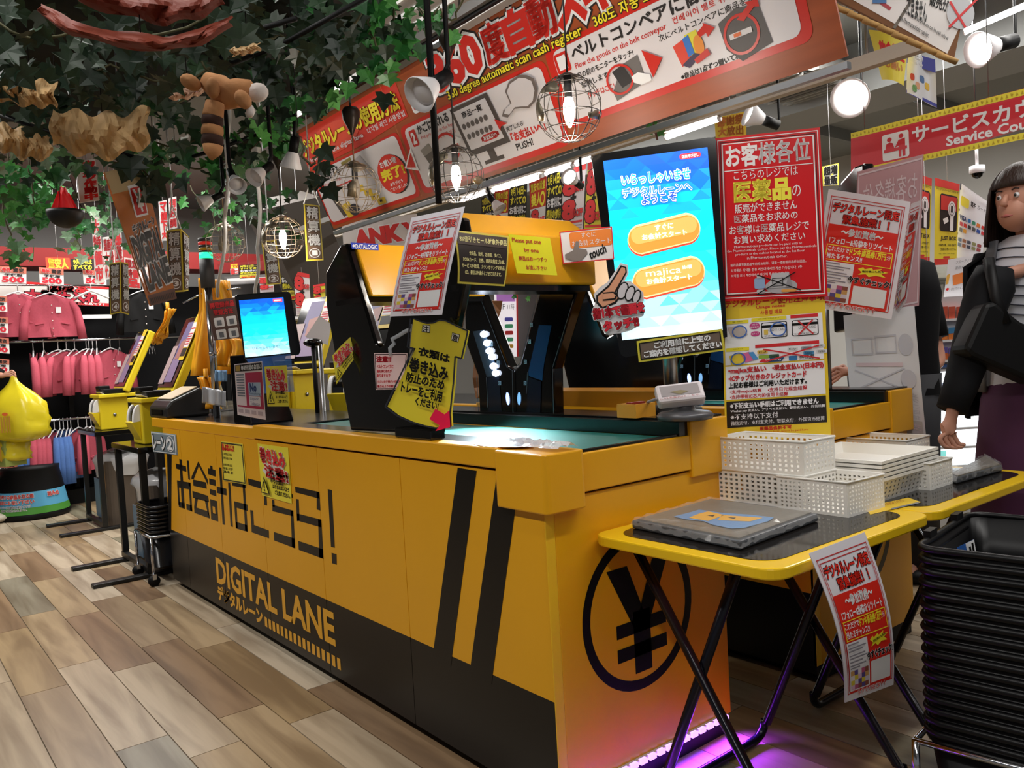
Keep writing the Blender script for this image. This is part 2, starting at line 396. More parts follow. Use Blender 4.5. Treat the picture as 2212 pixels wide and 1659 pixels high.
# pale louvred lamp box at the top edge
mb = MB(); a = AZ(975, 0, 2.6); mb.box(a+V((.1, .05, 0)), (.9, .5, .04), mt('#d7d6d1', .6)); lf = mb.build('louvred_lamp', None, 'pale louvred lamp panel at the top edge left of the banner title', 'ceiling lamp')
for k in range(10): MB().box(a+V((.1-.4+.088*k, .05, -.025)), (.01, .46, .012), mt('#f5f4ee', .5, em=.6)).build('louvre', lf)

# ================================================================== LANE COUNTERS
FX0, EY0, CW, CEY, CTOP, BZ = 1.241, 1.461, .669, 4.56, .90, .302
def yx(px, x=FX0): return AX(px[0], px[1], x).y
SEAMS = [EY0] + [yx(p) for p in ((863, 1000), (701, 1240), (569, 1100), (475, 1100), (400, 1100))] + [CEY]
def lane_counter(x0, label, full):
    t = thing('checkout_counter', label, 'checkout counter', (x0+CW/2, (EY0+CEY)/2, 0), 'checkout lane counters')
    mb = MB(); mb.bb((x0+.012, EY0+.012, .06), (x0+CW-.012, CEY-.012, .84), MBLK); mb.bb((x0+.05, EY0+.045, 0), (x0+CW-.05, CEY-.05, .07), MBLK); mb.build('carcass', t)
    y2 = SEAMS
    for a, b in zip(y2[:-1], y2[1:]):
        mb = MB(); mb.bb((x0, a+.0015, .035), (x0+.012, b-.0015, BZ), VIN); mb.bb((x0, a+.0015, BZ), (x0+.012, b-.0015, .845), YEL); mb.build('front_panel', t)
    # end panel, hairline gap at the top
    mb = MB(); mb.bb((x0+.03, EY0, .062), (x0+CW, EY0+.012, .784), YEL); mb.build('end_panel', t, bevel=.002)
    mb = MB(); mb.bb((x0+.10, EY0-.008, .79), (x0+.535, EY0+.012, .886), YEL); mb.build('end_rail', t, bevel=.003)
    mb = MB(); mb.bb((x0, EY0, .062), (x0+.03, EY0+.012, .845), mt('#f0bd25', .35)); mb.build('corner_trim', t, bevel=.002)
    mb = MB(); mb.bb((x0+.02, EY0+.012, .0), (x0+CW, EY0+.02, .062), MBLK); mb.build('kick_plate', t)
    # caps: yellow edge band along the front, corner block, higher block at the aisle end
    mb = MB(); mb.bb((x0-.008, EY0+.16, .852), (x0+.05, 3.255, .905), YEL); mb.build('edge_band', t, bevel=.004)
    mb = MB(); mb.bb((x0, 3.262, .845), (x0+.05, CEY+.2, .893), YEL); mb.build('edge_band', t, bevel=.004)
    mb = MB(); mb.rbox((x0+.045, EY0+.065, .830), (.13, .20, .142), YEL, r=.014); mb.build('corner_block', t, bevel=.004)
    mb = MB(); mb.bb((x0+.535, EY0-.012, .768), (x0+CW+.03, EY0+.6, .925), YEL); mb.build('end_block', t, bevel=.004)
    mb = MB(); mb.bb((x0+.50, EY0+.0, .886), (x0+.535, 3.2, .925), BLK); mb.bb((x0+.535, EY0+.008, .925), (x0+CW+.03, 3.2, .931), BLK); mb.build('black_shelf_top', t)
    mb = MB(); mb.bb((x0+.05, 3.262, .86), (x0+CW, CEY+.2, .893), BLK); mb.build('worktop', t, bevel=.003)
    mb = MB(); mb.bb((x0+.045, EY0+.16, .868), (x0+.15, 3.26, .904), BLK); mb.bb((x0+.09, EY0+.005, .868), (x0+.52, EY0+.02, .892), BLK); mb.build('black_edge', t)
    mb = MB(); mb.bb((x0+.15, EY0+.02, .862), (x0+.50, 3.26, .884), mt('#15685f', .6, noise=.1, scale=40)); mb.build('conveyor_belt', t)
    return t
C1 = lane_counter(FX0, 'yellow self-checkout counter with big black lettering, nearest the camera', True)
C2 = lane_counter(2.37, 'second yellow checkout counter behind the folding tables', False)
# black vinyl lettering on the front
P0 = PL((FX0, 0, 0), (1, 0, 0)); pr = Print(P0, .0005)
def z5(L): return [[(300+.25316*x, 880+.25316*y) for x, y in q] for q in L]
BV = mt('#0e0c0a', .34, spec=.35)
pr.polys(z5([
 [(315,478),(402,502),(406,550),(320,522)],[(345,440),(367,446),(392,866),(368,858)],[(410,452),(427,456),(438,620),(422,612)],[(325,622),(440,642),(443,702),(329,682)],
 [(329,682),(343,684),(352,840),(338,835)],[(338,805),(392,815),(392,866),(342,850)],[(425,640),(441,642),(457,888),(440,884)],[(405,822),(452,835),(457,888),(408,872)],
 [(508,460),(512,500),(470,610),(448,615),(450,590)],[(508,460),(590,620),(592,668),(512,500)],[(462,615),(575,640),(580,695),(465,668)],[(457,712),(592,755),(600,810),(460,770)],
 [(480,770),(505,778),(490,860),(472,850)],[(472,848),(595,888),(606,948),(475,900)],[(562,790),(588,800),(606,948),(585,890)],
 [(608,495),(628,500),(630,530),(610,525)],[(590,518),(655,535),(657,592),(592,570)],[(600,605),(655,620),(657,672),(602,655)],[(605,695),(660,710),(662,760),(606,740)],
 [(608,782),(668,800),(671,855),(611,838)],[(611,838),(628,842),(633,905),(615,900)],[(649,848),(671,855),(675,920),(655,912)],[(615,895),(675,915),(678,975),(617,955)],
 [(685,510),(705,515),(735,1003),(715,998)],[(665,675),(748,695),(750,752),(668,730)],
 [(762,640),(780,645),(803,1020),(783,1015)],[(795,640),(915,660),(916,690),(798,668)],[(885,650),(905,655),(930,1060),(908,1052)],[(812,800),(928,830),(930,885),(816,850)],
 [(816,850),(835,855),(845,1035),(828,1030)],[(826,975),(925,1005),(928,1062),(830,1032)],
 [(932,605),(1060,640),(1062,700),(936,660)],[(950,875),(975,880),(983,1002),(960,995)],[(960,995),(1110,1050),(1112,1118),(963,1065)],
 [(1066,690),(1088,695),(1095,838),(1070,832)],[(1040,660),(1312,740),(1315,772),(1045,700)],[(1135,785),(1155,790),(1160,850),(1140,845)],[(1140,830),(1315,880),(1318,930),(1140,885)],
 [(1295,880),(1318,880),(1335,1203),(1308,1195)],[(1152,1062),(1330,1120),(1335,1203),(1155,1135)],
 [(1332,675),(1540,722),(1545,780),(1338,725)],[(1518,720),(1542,724),(1550,880),(1518,870)],[(1340,780),(1365,785),(1372,965),(1350,972)],[(1350,905),(1558,958),(1560,1025),(1350,965)],
 [(1530,955),(1558,958),(1576,1293),(1540,1280)],[(1360,1138),(1570,1210),(1576,1293),(1365,1215)],
 [(1612,697),(1648,705),(1673,1198),(1640,1190)],[(1645,1240),(1688,1253),(1690,1343),(1650,1330)]]), BV)
pr.build('vinyl_lettering', C1)
# warning stripes
for q_ in [[(339.5,974),(349.5,976),(358,1143),(348,1139)],[(361,979),(371,982),(370,1148),(365,1146)],
          [(989,1010),(1030,1017),(974,1440),(934,1424)],[(1074,1022),(1123,1030),(1062,1478),(1014,1458)]]:
    pr = Print(P0, .0007); pr.poly(q_, BV); pr.build('warning_stripe', C1)
# lower lettering
ya, yb = yx((469, 1240)), yx((722, 1365)); 
class _L:  # a flat frame on the front: u runs along -y, v down from z
    pass
def ffn(y0, z0, y1, z1): return lambda u, v: V((FX0, y0+(y1-y0)*u, z0+(z1-z0)*v))
for s_, y0, z0, y1, z1, b_ in (('DIGITAL LANE', ya, .262, yb, .148, .03), ('デジタルレーン', yx((472, 1290)), .132, yx((568, 1350)), .068, .055)):
    pr = Print(P0, .0007); pr.lf = ffn(y0, z0, y1, z1); pr.text(s_, (0, 0), (1, 0), (0, 1), mt('#e7a92a', .35), bold=b_); pr.build('lane_lettering', C1)
ys, ye = yx((573, 1352)), yx((741, 1445))
for k in range(17):
    a = ys+(ye-ys)*k/17; b = a+(ye-ys)/17*.62
    pr = Print(P0, .0007); pr.lf = ffn(a, .108, b, .068); pr.rect(0, 0, 1, 1, mt('#e7a92a', .35)); pr.build('dash', C1)
# yen emblem on both end panels
def yen(t, x0):
    p = Print(PL((0, EY0, 0), (0, 1, 0)), .0006); c = AY(1380, 1335, EY0); cx, cz = c.x-FX0+x0, c.z
    S = .208; cz += .02; cx += .006; f = lambda u, v: V((cx+u*S, EY0, cz-v*S)); p.lf = f
    p.ring(0, 0, 1.0, 1.0, .13, BV, 48)
    p.polys([[(-.56,-.60),(-.20,-.60),(.06,.02),(-.14,.18)],[(.26,-.60),(.56,-.60),(.16,.18),(-.06,.10)],[(-.14,.0),(.17,.0),(.17,.78),(-.14,.78)],[(-.44,.10),(.47,.10),(.47,.27),(-.44,.27)],[(-.44,.40),(.47,.40),(.47,.57),(-.44,.57)]], BV)
    p.build('yen_emblem', t)
yen(C1, FX0); yen(C2, 2.37)
# violet light strip under the end panel
def led(x0, x1, y, z, label):
    t = thing('led_strip', label, 'light strip', ((x0+x1)/2, y, z)); mb = MB(); mb.bb((x0, y-.012, z-.003), (x1, y, z+.004), WHT); mb.build('strip', t)
    mb = MB(); n = int((x1-x0)/.034)
    for k in range(n): x = x0+(x1-x0)*(k+.5)/n; mb.box((x, y-.013, z-.002), (.024, .012, .012), mt('#cf9cff', .3, em=1.8))
    mb.build('diodes', t)
    return t
led(FX0+.02, FX0+CW-.03, EY0, .066, 'glowing violet light strip along the foot of the yellow end panel')
o = area('led_glow', (FX0+CW/2, EY0-.035, .062), CW, .03, 10, (.20, .02, 1), (R(-30), 0, 0), 120)
# stickers on the front
def sticker(name, label, quad, face, cat='sticker', group=None): return Sign(name, label, cat, quad, PL((FX0-.003, 0, 0), (1, 0, 0)), face, .0015, group)
s = sticker('lane_number_plate', 'grey-blue plate lettered lane 2 on the counter\'s far corner', [(326,932),(380,939),(383,983),(331,976)], mt('#8fa6b4', .4))
s.pr.frame(.02, .03, .98, .97, .03, WHT); s.pr.rect(.06, .1, .94, .9, mt('#75838c', .5)); s.pr.t('レーン', .08, .2, .6, .8, WHT, bold=.05, out=DGR, ow=.1); s.pr.ring(.78, .5, .16, .38, .03, WHT); s.pr.t('2', .7, .25, .86, .75, WHT, bold=.04); s.done()
s = sticker('caution_sticker', 'small yellow caution sticker with red heading on the far front panels', [(477,953),(524,959),(532,1047),(482,1038)], mt('#ead84a', .4))
s.pr.frame(.02, .02, .98, .98, .03, mt('#2a2a20', .5)); s.pr.t('あぶないよ!', .06, .06, .6, .22, RED, bold=.06)
for a, (b, c) in zip(('ころがるところは', 'さわらないでね', 'けがのもとに', 'なることが', 'あるよ'), ((.28, .34), (.38, .44), (.55, .61), (.64, .70), (.73, .79))): s.pr.t(a, .07, b, .48, c, BV, bold=.03)
s.done()
def warn(name, label, quad, pl, th=.0015, bend=None, cat='sticker', group='entanglement warning notices', plate=True):
    s = Sign(name, label, cat, quad, pl, mt('#efdf3e', .4), th, group, bend=bend); p = s.pr
    p.poly([(.1,.5),(.22,.42),(.18,.3),(.35,.36),(.5,.25),(.6,.35),(.85,.3),(.78,.42),(.95,.5),(.75,.56),(.5,.62),(.25,.6)], mt('#d9d6cf', .5))
    p.text('巻き込み', (.07, .06), (.88, .1), (.1, .34), mt('#d9262b', .5), bold=.05, out=mt('#f0e9d8', .5), ow=.1); p.text('注意!', (.22, .36), (.95, .4), (.26, .6), mt('#d9262b', .5), bold=.05, out=mt('#f0e9d8', .5), ow=.1)
    p.poly([(.2,.6),(.36,.93),(.04,.93)], BV); p.poly([(.2,.65),(.33,.91),(.08,.91)], mt('#efdf3e', .4)); p.rect(.18, .7, .22, .82, BV); p.rect(.18, .84, .22, .88, BV)
    for a, (x0, y0, x1, y1) in zip(('手や衣類は', 'はさまれないよう', 'ご注意ください。'), ((.42,.62,.85,.7), (.42,.73,.95,.8), (.48,.83,.97,.91))): p.t(a, x0, y0, x1, y1, BV, bold=.04)
    return s.done()
warn('warning_sticker', 'large yellow entanglement sticker with red writing on the counter front', [(556,958),(622,967),(630,1088),(566,1070)], PL((FX0-.003, 0, 0), (1, 0, 0)))
# ================================================================== SCANNER PORTAL on the counter
GB = mt('#060607', .12); t = thing('scanner_portal', 'black tunnel scanner with two yellow cross bars over the conveyor', 'scanner', (1.55, 2.15, .886))
SCN = t
def vframe(x, th, L, name):
    mb = MB(); mb.slab([V((q.x, q.y, max(q.z, .906))) for q in (AX(*p, x) for p in L)], (th, 0, 0), GB); return mb.build(name, t, bevel=.008)
vframe(1.30, .03, [(735,528),(703,588),(704,660),(722,765),(738,830),(757,938),(945,938),(962,830),(985,700),(1012,560),(997,470),(962,470),(849,654),(830,742),(820,750),(812,742),(747,525)], 'side_frame')
nf = vframe(1.80, .05, [(1000,612),(1005,740),(1031,810),(1036,912),(1197,917),(1194,797),(1240,645),(1264,572),(1168,622),(1123,785),(1110,799),(1096,790),(1027,613)], 'side_frame')
def bar(L, x0, x1, name, mat):
    mb = MB(); mb.slab([(x0, y, z) for y, z in L], (x1-x0, 0, 0), mat); return mb.build(name, t, bevel=.006)
b1 = bar([(2.38,1.352),(2.47,1.537),(2.56,1.55),(2.62,1.49),(2.60,1.352)], 1.331, 1.80, 'cross_bar', YEL)
b2 = bar([(1.82,1.338),(1.82,1.482),(1.925,1.553),(2.0,1.553),(2.03,1.44),(1.97,1.338)], 1.331, 1.81, 'cross_bar', YEL)
mb = MB(); mb.bb((1.30, 2.40, 1.335), (1.80, 2.58, 1.352), BLK); mb.bb((1.30, 1.84, 1.32), (1.80, 1.96, 1.338), BLK); mb.build('lower_rail', t)
# maker's plate on the far bar
a = V((1.305, 2.47, 1.537)); dn = V((0, -.09, -.185)).normalized(); nn = V((0, -.9, .44))
pl = PL(a, V((1, 0, 0)).cross(dn)); p = Print(pl, .0008); p.poly([(757,524),(817,527),(818,541),(760,538)], mt('#1f3fb4', .4)); p.text('DATALOGIC', (767,528), (814,530), (768,537), WHT, bold=.03); p.oval(763.5, 531.5, 2.6, 3, WHT); p.build('maker_plate', t)
# lamp window with diodes, and glass windows of the far frame
p = Print(PL((1.80, 0, 0), (1, 0, 0)), .0015); BLG = mt('#2c4a72', .1, em=.10); SIL = mt('#8899a8', .25, .8)
p.poly([(1022,716),(1047,712),(1079,812),(1052,814)], mt('#33414f', .2)); p.poly([(1052,816),(1079,814),(1086,905),(1056,902)], mt('#131c2b', .15))
p.poly([(1165,702),(1192,703),(1176,786),(1172,822),(1143,812),(1142,802)], mt('#1a3c66', .15)); p.poly([(1143,814),(1170,824),(1168,908),(1138,905)], mt('#0c1626', .15))
for q in (((1027,613),(1096,792),(1110,801)), ((1168,622),(1124,786),(1110,801)), ((1110,801),(1112,912)), ((1031,812),(1036,910)), ((1194,797),(1197,914)), ((1052,814),(1055,880)), ((1240,647),(1194,797)), ((1142,803),(1139,850))):
    for a, b in zip(q[:-1], q[1:]): p.line(a, b, 1.3, SIL)
for q in ((1064,743),(1078,783),(1081,827),(1150,701),(1146,737),(1137,781),(1137,827)): p.rect(q[0]-3, q[1]-4, q[0]+3, q[1]+5, mt('#8fb2cf', .4)); p.ring(q[0], q[1]+.5, 2, 3, .8, BV, 8)
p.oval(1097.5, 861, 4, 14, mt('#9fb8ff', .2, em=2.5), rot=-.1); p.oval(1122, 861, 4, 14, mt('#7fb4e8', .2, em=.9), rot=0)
p.build('glass_windows', t)
for i, q in enumerate(((1045,722),(1052,741),(1057,758),(1063,771),(1066,791),(1071,806))):
    c = AX(*q, 1.795); mb = MB(); mb.ball(c, .016, mt('#dfeaff', .2, em=14.), 10, (.5, 1.3, .75)); mb.build('lamp_diode', t)
l = bpy.data.lights.new('scanner_lamp', 'SPOT'); l.energy = 75; l.color = (.75, .92, 1); l.spot_size = R(75); l.spot_blend = .6; l.shadow_soft_size = .03
o = bpy.data.objects.new('scanner_lamp', l); COL.objects.link(o); o.location = (1.74, 2.33, 1.25); o.rotation_euler = (V((1.50, 2.12, .88))-V((1.74, 2.33, 1.25))).to_track_quat('-Z', 'Y').to_euler()
# notices on the near bar
pl = PL((0, 1.772, 0), (0, 1, 0))
s = Sign('discount_exclusion_notice', 'black notice with yellow border listing discount exclusions, taped to the scanner bar', 'notice', [(979,497),(1098,510),(1087,619),(985,613)], pl, mt('#d9c84f', .4), .002, bend=lambda u, v: .012*math.sin(v*2.6)*(1-.3*u)+.002)
p = s.pr; DKB = mt('#2b211c', .4); TY = mt('#efe6a0', .5)
p.lf = s.fn
p.gridr(.03, .04, .97, .96, DKB, 10, 10)
p.gridr(.03, .04, .97, .26, mt('#4c3f38', .4), 10, 4)
for a, (x0, y0, x1, y1) in zip(('8%値引きセール対象外商品', '食料品、飲料、お酒類、タバコ、', 'POSAカード、金券、自治体指定ゴミ袋、', 'サービス手数料、カウンセリング化粧品、', 'CD、書籍は対象外とさせて頂きます。'), ((.07,.1,.95,.21), (.22,.38,.85,.46), (.1,.5,.93,.58), (.07,.62,.95,.70), (.13,.74,.88,.82))): p.t(a, x0, y0, x1, y1, TY, bold=.02)
s.done()
s = Sign('one_by_one_notice', 'bright yellow rounded notice in red writing on the scanner bar', 'notice', [(1098,506),(1188,514),(1204,595),(1117,590)], pl, mt('#f0ea2c', .35), .0015)
p = s.pr; RC = mt('#c23a2a', .5)
for a, (x0, y0, x1, y1) in zip(('Please put one', 'by one', '商品はお一つずつ', 'お流し下さい'), ((.06,.08,.74,.22), (.3,.32,.64,.45), (.12,.54,.8,.66), (.25,.77,.76,.89))): p.t(a, x0, y0, x1, y1, RC, bold=.02)
s.done()
# dress-shaped sign standing in a clip
pl = PF(920, 810, 2.30, -35); DR = [(893,688),(906,693),(922,698),(937,697),(950,691),(965,693),(980,700),(1012,715),(1008,735),(999,775),(986,770),(982,830),(975,893),(977,921),(945,924),(920,919),(893,911),(862,897),(837,878),(868,815),(898,752),(886,750),(889,720)]
t = thing('dress_shaped_sign', 'yellow dress-shaped cardboard sign in a clear clip beside the conveyor', 'sign', (1.275, AX(905, 925, 1.275).y, .906))
mb = MB(); mb.slab([pl.pt(*q) for q in DR], -pl.n*.006, mt('#efdc35', .4)); mb.build('cutout', t)
p = Print(pl, .0006); OL = mt('#2a2c34', .4)
for a, b in zip(DR, DR[1:]+DR[:1]): p.line(a, b, 3.4, OL)
for q in ([(913,701),(930,703),(929,719),(911,717)], [(977,718),(994,723),(990,740),(974,735)]): p.poly(q, BV); p.poly([((x-sum(a[0] for a in q)/4)*.86+sum(a[0] for a in q)/4, (y-sum(a[1] for a in q)/4)*.86+sum(a[1] for a in q)/4) for x, y in q], mt('#f3efdf', .5))
p.text('注', (914,703), (928,705), (913,717), BV, bold=.02); p.text('意', (979,721), (991,725), (976,735), BV, bold=.02)
for a, tl, tr, bl in (('衣類は', (906,749), (972,766), (904,767)), ('巻き込み', (893,771), (975,794), (889,799)), ('防止のため', (886,803), (967,822), (882,823)), ('トレーをご利用', (875,823), (962,846), (872,845)), ('ください!', (905,857), (954,869), (903,873))): p.text(a, tl, tr, bl, BV, bold=.045)
p.poly([(947,882),(967,894),(977,885),(979,921),(947,930),(956,918),(934,904)], mt('#f2154f', .4)); p.build('printed_face', t)
mb = MB(); mb.tube([pl.pt(889,700)-pl.n*.01, pl.pt(884,790)-pl.n*.01], .005, CLR, 6); mb.tube([pl.pt(884,700)-pl.n*.012, pl.pt(880,790)-pl.n*.012], .003, CLR, 6); mb.build('clip_stem', t)
mb = MB(); c = AX(905, 925, 1.275); mb.box((c.x, c.y, .921), (.05, .2, .03), GB); mb.build('stand_base', t, bevel=.004)
# small attention card hanging from a clear hook
pl = PF(840, 800, 2.38, -35)
s = Sign('attention_card', 'small white attention card with pink border hanging left of the dress sign', 'card', [(808,763),(880,763),(874,841),(812,842)], pl, mt('#f5d3d0', .4), .0015)
p = s.pr; p.frame(.02, .02, .98, .98, .02, mt('#3a1c1c', .5)); CR1 = mt('#cf2030', .5)
p.t('注意!!', .07, .08, .52, .24, CR1, bold=.06)
for a, (x0, y0, x1, y1) in zip(('ベルトコンベアに', '指を挟む恐れが', 'ありますので', '小さいお子様がいる場合は', '離さぬようお願いします'), ((.07,.32,.6,.41), (.07,.45,.55,.53), (.07,.57,.5,.65), (.07,.74,.92,.81), (.07,.87,.92,.94))): p.t(a, x0, y0, x1, y1, CR1, bold=.03)
o = s.done(); mb = MB(); q = [pl.pt(*a)+pl.n*.002 for a in ((845,768),(843,752),(852,742),(848,732),(862,725),(876,716),(886,712))]; mb.tube(q, .006, mt('#dfe6ee', .08, alpha=.45), 8); mb.build('clear_clip', o)
# folded yellow notices around the portal
pl = PF(740, 775, 2.75, -15)
warn('warning_notice', 'curled yellow entanglement notice standing on the counter left of the scanner leg', [(718,768),(757,728),(768,772),(727,830)], pl, .001, cat='notice', bend=lambda u, v: .01*math.sin(u*3))
Sign('folded_flap', 'blank white folded back of the curled yellow notice', 'notice', [(757,726),(776,722),(789,745),(768,755)], PF(770, 738, 2.8, -20), mt('#d7dbe4', .5), .001).done()

# ================================================================== BIG MONITOR with its notices
pl = MPL = PF(1425, 540, 2.42, 4); t = thing('touch_monitor', 'tall portrait touch monitor with bright blue screen and orange buttons', 'monitor', (1.93, 1.62, .931))
MON = t
mb = MB(); mb.slab([pl.pt(*q) for q in ((1278,345),(1283,337),(1292,333),(1530,297),(1541,297),(1547,303),(1571,728),(1352,772),(1343,768),(1338,758))], -pl.n*.045, GB); mb.build('housing', t)
def screen(t, pl, q, cols, rows, seed, em, name='screen'):
    f = quadfn([pl.pt(*a)+pl.n*.001 for a in q]); rnd = random.Random(seed); mb = MB()
    ramp = [(0, (18, 92, 222)), (.12, (14, 110, 240)), (.22, (20, 170, 250)), (.33, (15, 215, 252)), (.55, (25, 228, 250)), (.72, (90, 232, 250)), (.86, (180, 240, 250)), (1, (225, 250, 255))]
    def cv(v):
        for (a, c), (b, d) in zip(ramp[:-1], ramp[1:]):
            if v <= b: k = (v-a)/(b-a); return [c[i]+(d[i]-c[i])*k for i in range(3)]
        return ramp[-1][1]
    for j in range(rows):
        for i in range(-1, cols*2+1):
            upt = (i+j) % 2 == 0; x0 = i/2/cols; x1 = (i+2)/2/cols; xm = (i+1)/2/cols; va, vb = j/rows, (j+1)/rows
            tri = [(x0, vb), (xm, va), (x1, vb)] if upt else [(x0, va), (x1, va), (xm, vb)]
            tri = [(min(1, max(0, a)), b) for a, b in tri]
            k = rnd.choice((-1, 0, 0, 1)); c = cv(min(1, max(0, (va+vb)/2+k*.05))); h = '#%02x%02x%02x' % tuple(int(round(v/12)*12) if v < 250 else 255 for v in c)
            mb.add([f(a, b) for a, b in tri], [(0, 1, 2)], mt(h, .2, em=em))
    return mb.build(name, t)
SQ = [(1303,348),(1528,318),(1561,713),(1344,735)]
scr = screen(t, pl, SQ, 5, 18, 3, 1.05)
p = Print(pl, .0012); p.k0 = 1; E_ = lambda h, e=1.: mt(h, .3, em=e); WS = E_('#ffffff', 1.0)
for a, tl, tr, bl, c, oc in (('いらっしゃいませ', (1342,380), (1489,364), (1344,402), E_('#18b8f0'), WS), ('デジタルレーンへ', (1344,409), (1492,393), (1346,428), E_('#1c86e6'), WS), ('ようこそ', (1384,424), (1458,415), (1387,443), E_('#1850d0'), WS)):
    p.text(a, tl, tr, bl, c, bold=.02, out=WS, ow=.1, out2=E_('#1a4fc0', .9), ow2=.15)
def pill(x0, y0, x1, y1, h, sl, mat):
    n = 10; r = h/2; pts = []
    for k in range(n+1): a = R(90+180*k/n); pts.append((x0+r+r*.95*math.cos(a), y0+r-r*math.sin(a)))
    for k in range(n+1): a = R(-90+180*k/n); pts.append((x1-r+r*.95*math.cos(a), y1+r-r*math.sin(a)))
    p.poly(pts, mat)
for (x0, y0, x1, y1, h) in ((1354,484,1514,460,66), (1364,577,1524,553,66)):
    pill(x0, y0+4, x1, y1+4, h, 0, E_('#e8432c')); pill(x0, y0, x1, y1, h, 0, E_('#ffd9a0')); pill(x0+2, y0+5, x1-2, y1+5, h-8, 0, E_('#f7923a')); pill(x0+8, y0+8, x1-8, y1+8, h-30, 0, E_('#fbb15e'))
p.text('すぐに', (1414,487), (1453,481), (1415,500), WS, bold=.03); p.text('お会計スタート', (1386,508), (1482,496), (1388,520), WS, bold=.03)
p.text('majica', (1394,585), (1470,576), (1396,603), WS, bold=.0); p.text('会員のお客様', (1473,574), (1493,572), (1474,582), WS, bold=.02); p.text('お会計スタート', (1396,603), (1493,591), (1398,615), WS, bold=.03)
pill(1467, 333, 1514, 328, 12, 0, E_('#e33a48')); p.text('店員呼び出し', (1472,336), (1508,331), (1473,343), WS, bold=.02)
p.build('screen_graphics', t)
mb = MB(); c = pl.pt(1450, 760)-pl.n*.07; mb.tube([(c.x, c.y, .95), (c.x, c.y, 1.35)], .022, STL, 12); mb.lathe([(.09, 0), (.09, .012), (.03, .03), (.03, .05)], (c.x, c.y, .931), MBLK, 20); mb.build('pole', t)
s = Sign('overhead_guide_strip', 'brown strip with yellow border asking to read the overhead guide, under the monitor', 'notice', [(1375,737),(1560,710),(1566,757),(1380,783)], PF(1470, 745, 2.38, 4), mt('#d8cb3f', .4), .002)
p = s.pr; p.rect(.025, .1, .975, .9, mt('#6b5a4d', .5)); p.frame(.025, .1, .975, .9, .012, BV, .05); p.t('ご利用前に上空の', .2, .17, .85, .46, WHT, bold=.05, out=mt('#3a2d25', .5), ow=.1); p.t('ご案内を確認してください', .07, .52, .97, .82, WHT, bold=.05, out=mt('#3a2d25', .5), ow=.1); s.done()
s = Sign('touch_here_card', 'white card with orange button and pointing hand taped left of the monitor', 'card', [(1208,501),(1322,489),(1327,560),(1216,570)], PL(MPL.p+MPL.n*.006, MPL.n), mt('#e8e4e6', .4), .0015)
p = s.pr; p.frame(0, 0, 1, 1, .02, RED, .03); p.rrect(.18, .06, .98, .56, .05, mt('#e9822c', .4), .08); p.t('すぐに', .4, .1, .68, .26, WHT, bold=.0); p.t('お会計スタート', .22, .32, .96, .5, WHT, bold=.0)
HG = mt('#7d736e', .5); p.polys([[(.22,.62),(.30,.34),(.36,.36),(.34,.58),(.48,.62),(.5,.74),(.36,.95),(.22,.95),(.06,.84),(.06,.72)]], HG); p.text('touch', (.52,.68), (.84,.5), (.54,.94), BV, bold=.03); s.done()
# cut-out pointing hand
pl = PL(MPL.p+MPL.n*.008, MPL.n); t = thing('pointing_hand_cutout', 'cut-out cartoon hand with red touch lettering on the monitor\'s lower left corner', 'sign', pl.pt(1340, 720))
HO = [(1327,588),(1340,568),(1356,572),(1358,590),(1349,608),(1362,607),(1375,618),(1390,632),(1391,650),(1382,658),(1394,668),(1390,682),(1378,688),(1379,705),(1362,714),(1340,720),(1310,722),(1300,712),(1300,697),(1282,690),(1277,678),(1282,664),(1287,650),(1282,636),(1296,620),(1312,610)]
mb = MB(); mb.slab([pl.pt(*q) for q in HO], -pl.n*.004, mt('#d9d6da', .5)); mb.build('cutout', t)
p = Print(pl, .0007); SK = mt('#d99a78', .5); LG = mt('#cfcbd2', .5)
p.poly([(1331,590),(1341,573),(1353,577),(1354,589),(1330,632),(1342,640),(1330,656),(1300,668),(1288,655),(1288,638),(1314,616)], BV); p.poly([(1334,592),(1343,577),(1350,579),(1351,588),(1326,632),(1338,640),(1327,652),(1302,663),(1292,652),(1292,640),(1316,620)], SK)
for i, (x, y) in enumerate(((1345,628), (1361,634), (1375,641))): p.oval(x, y, 12-1.5*i, 20-2*i, BV, rot=.35); p.oval(x, y, 9-1.5*i, 17-2*i, LG, rot=.35)
p.poly([(1302,632),(1325,630),(1334,637),(1330,647),(1302,650)], BV); p.poly([(1302,635),(1324,633),(1330,638),(1327,644),(1302,647)], SK)
for a, tl, tr, bl in (('指1本で画面を', (1280,668), (1389,652), (1283,690)), ('タッチ!!', (1302,696), (1376,684), (1306,716))): p.text(a, tl, tr, bl, mt('#d31f33', .4), bold=.07, out=BV, ow=.1, out2=WHT, ow2=.16)
p.build('printed_face', t)
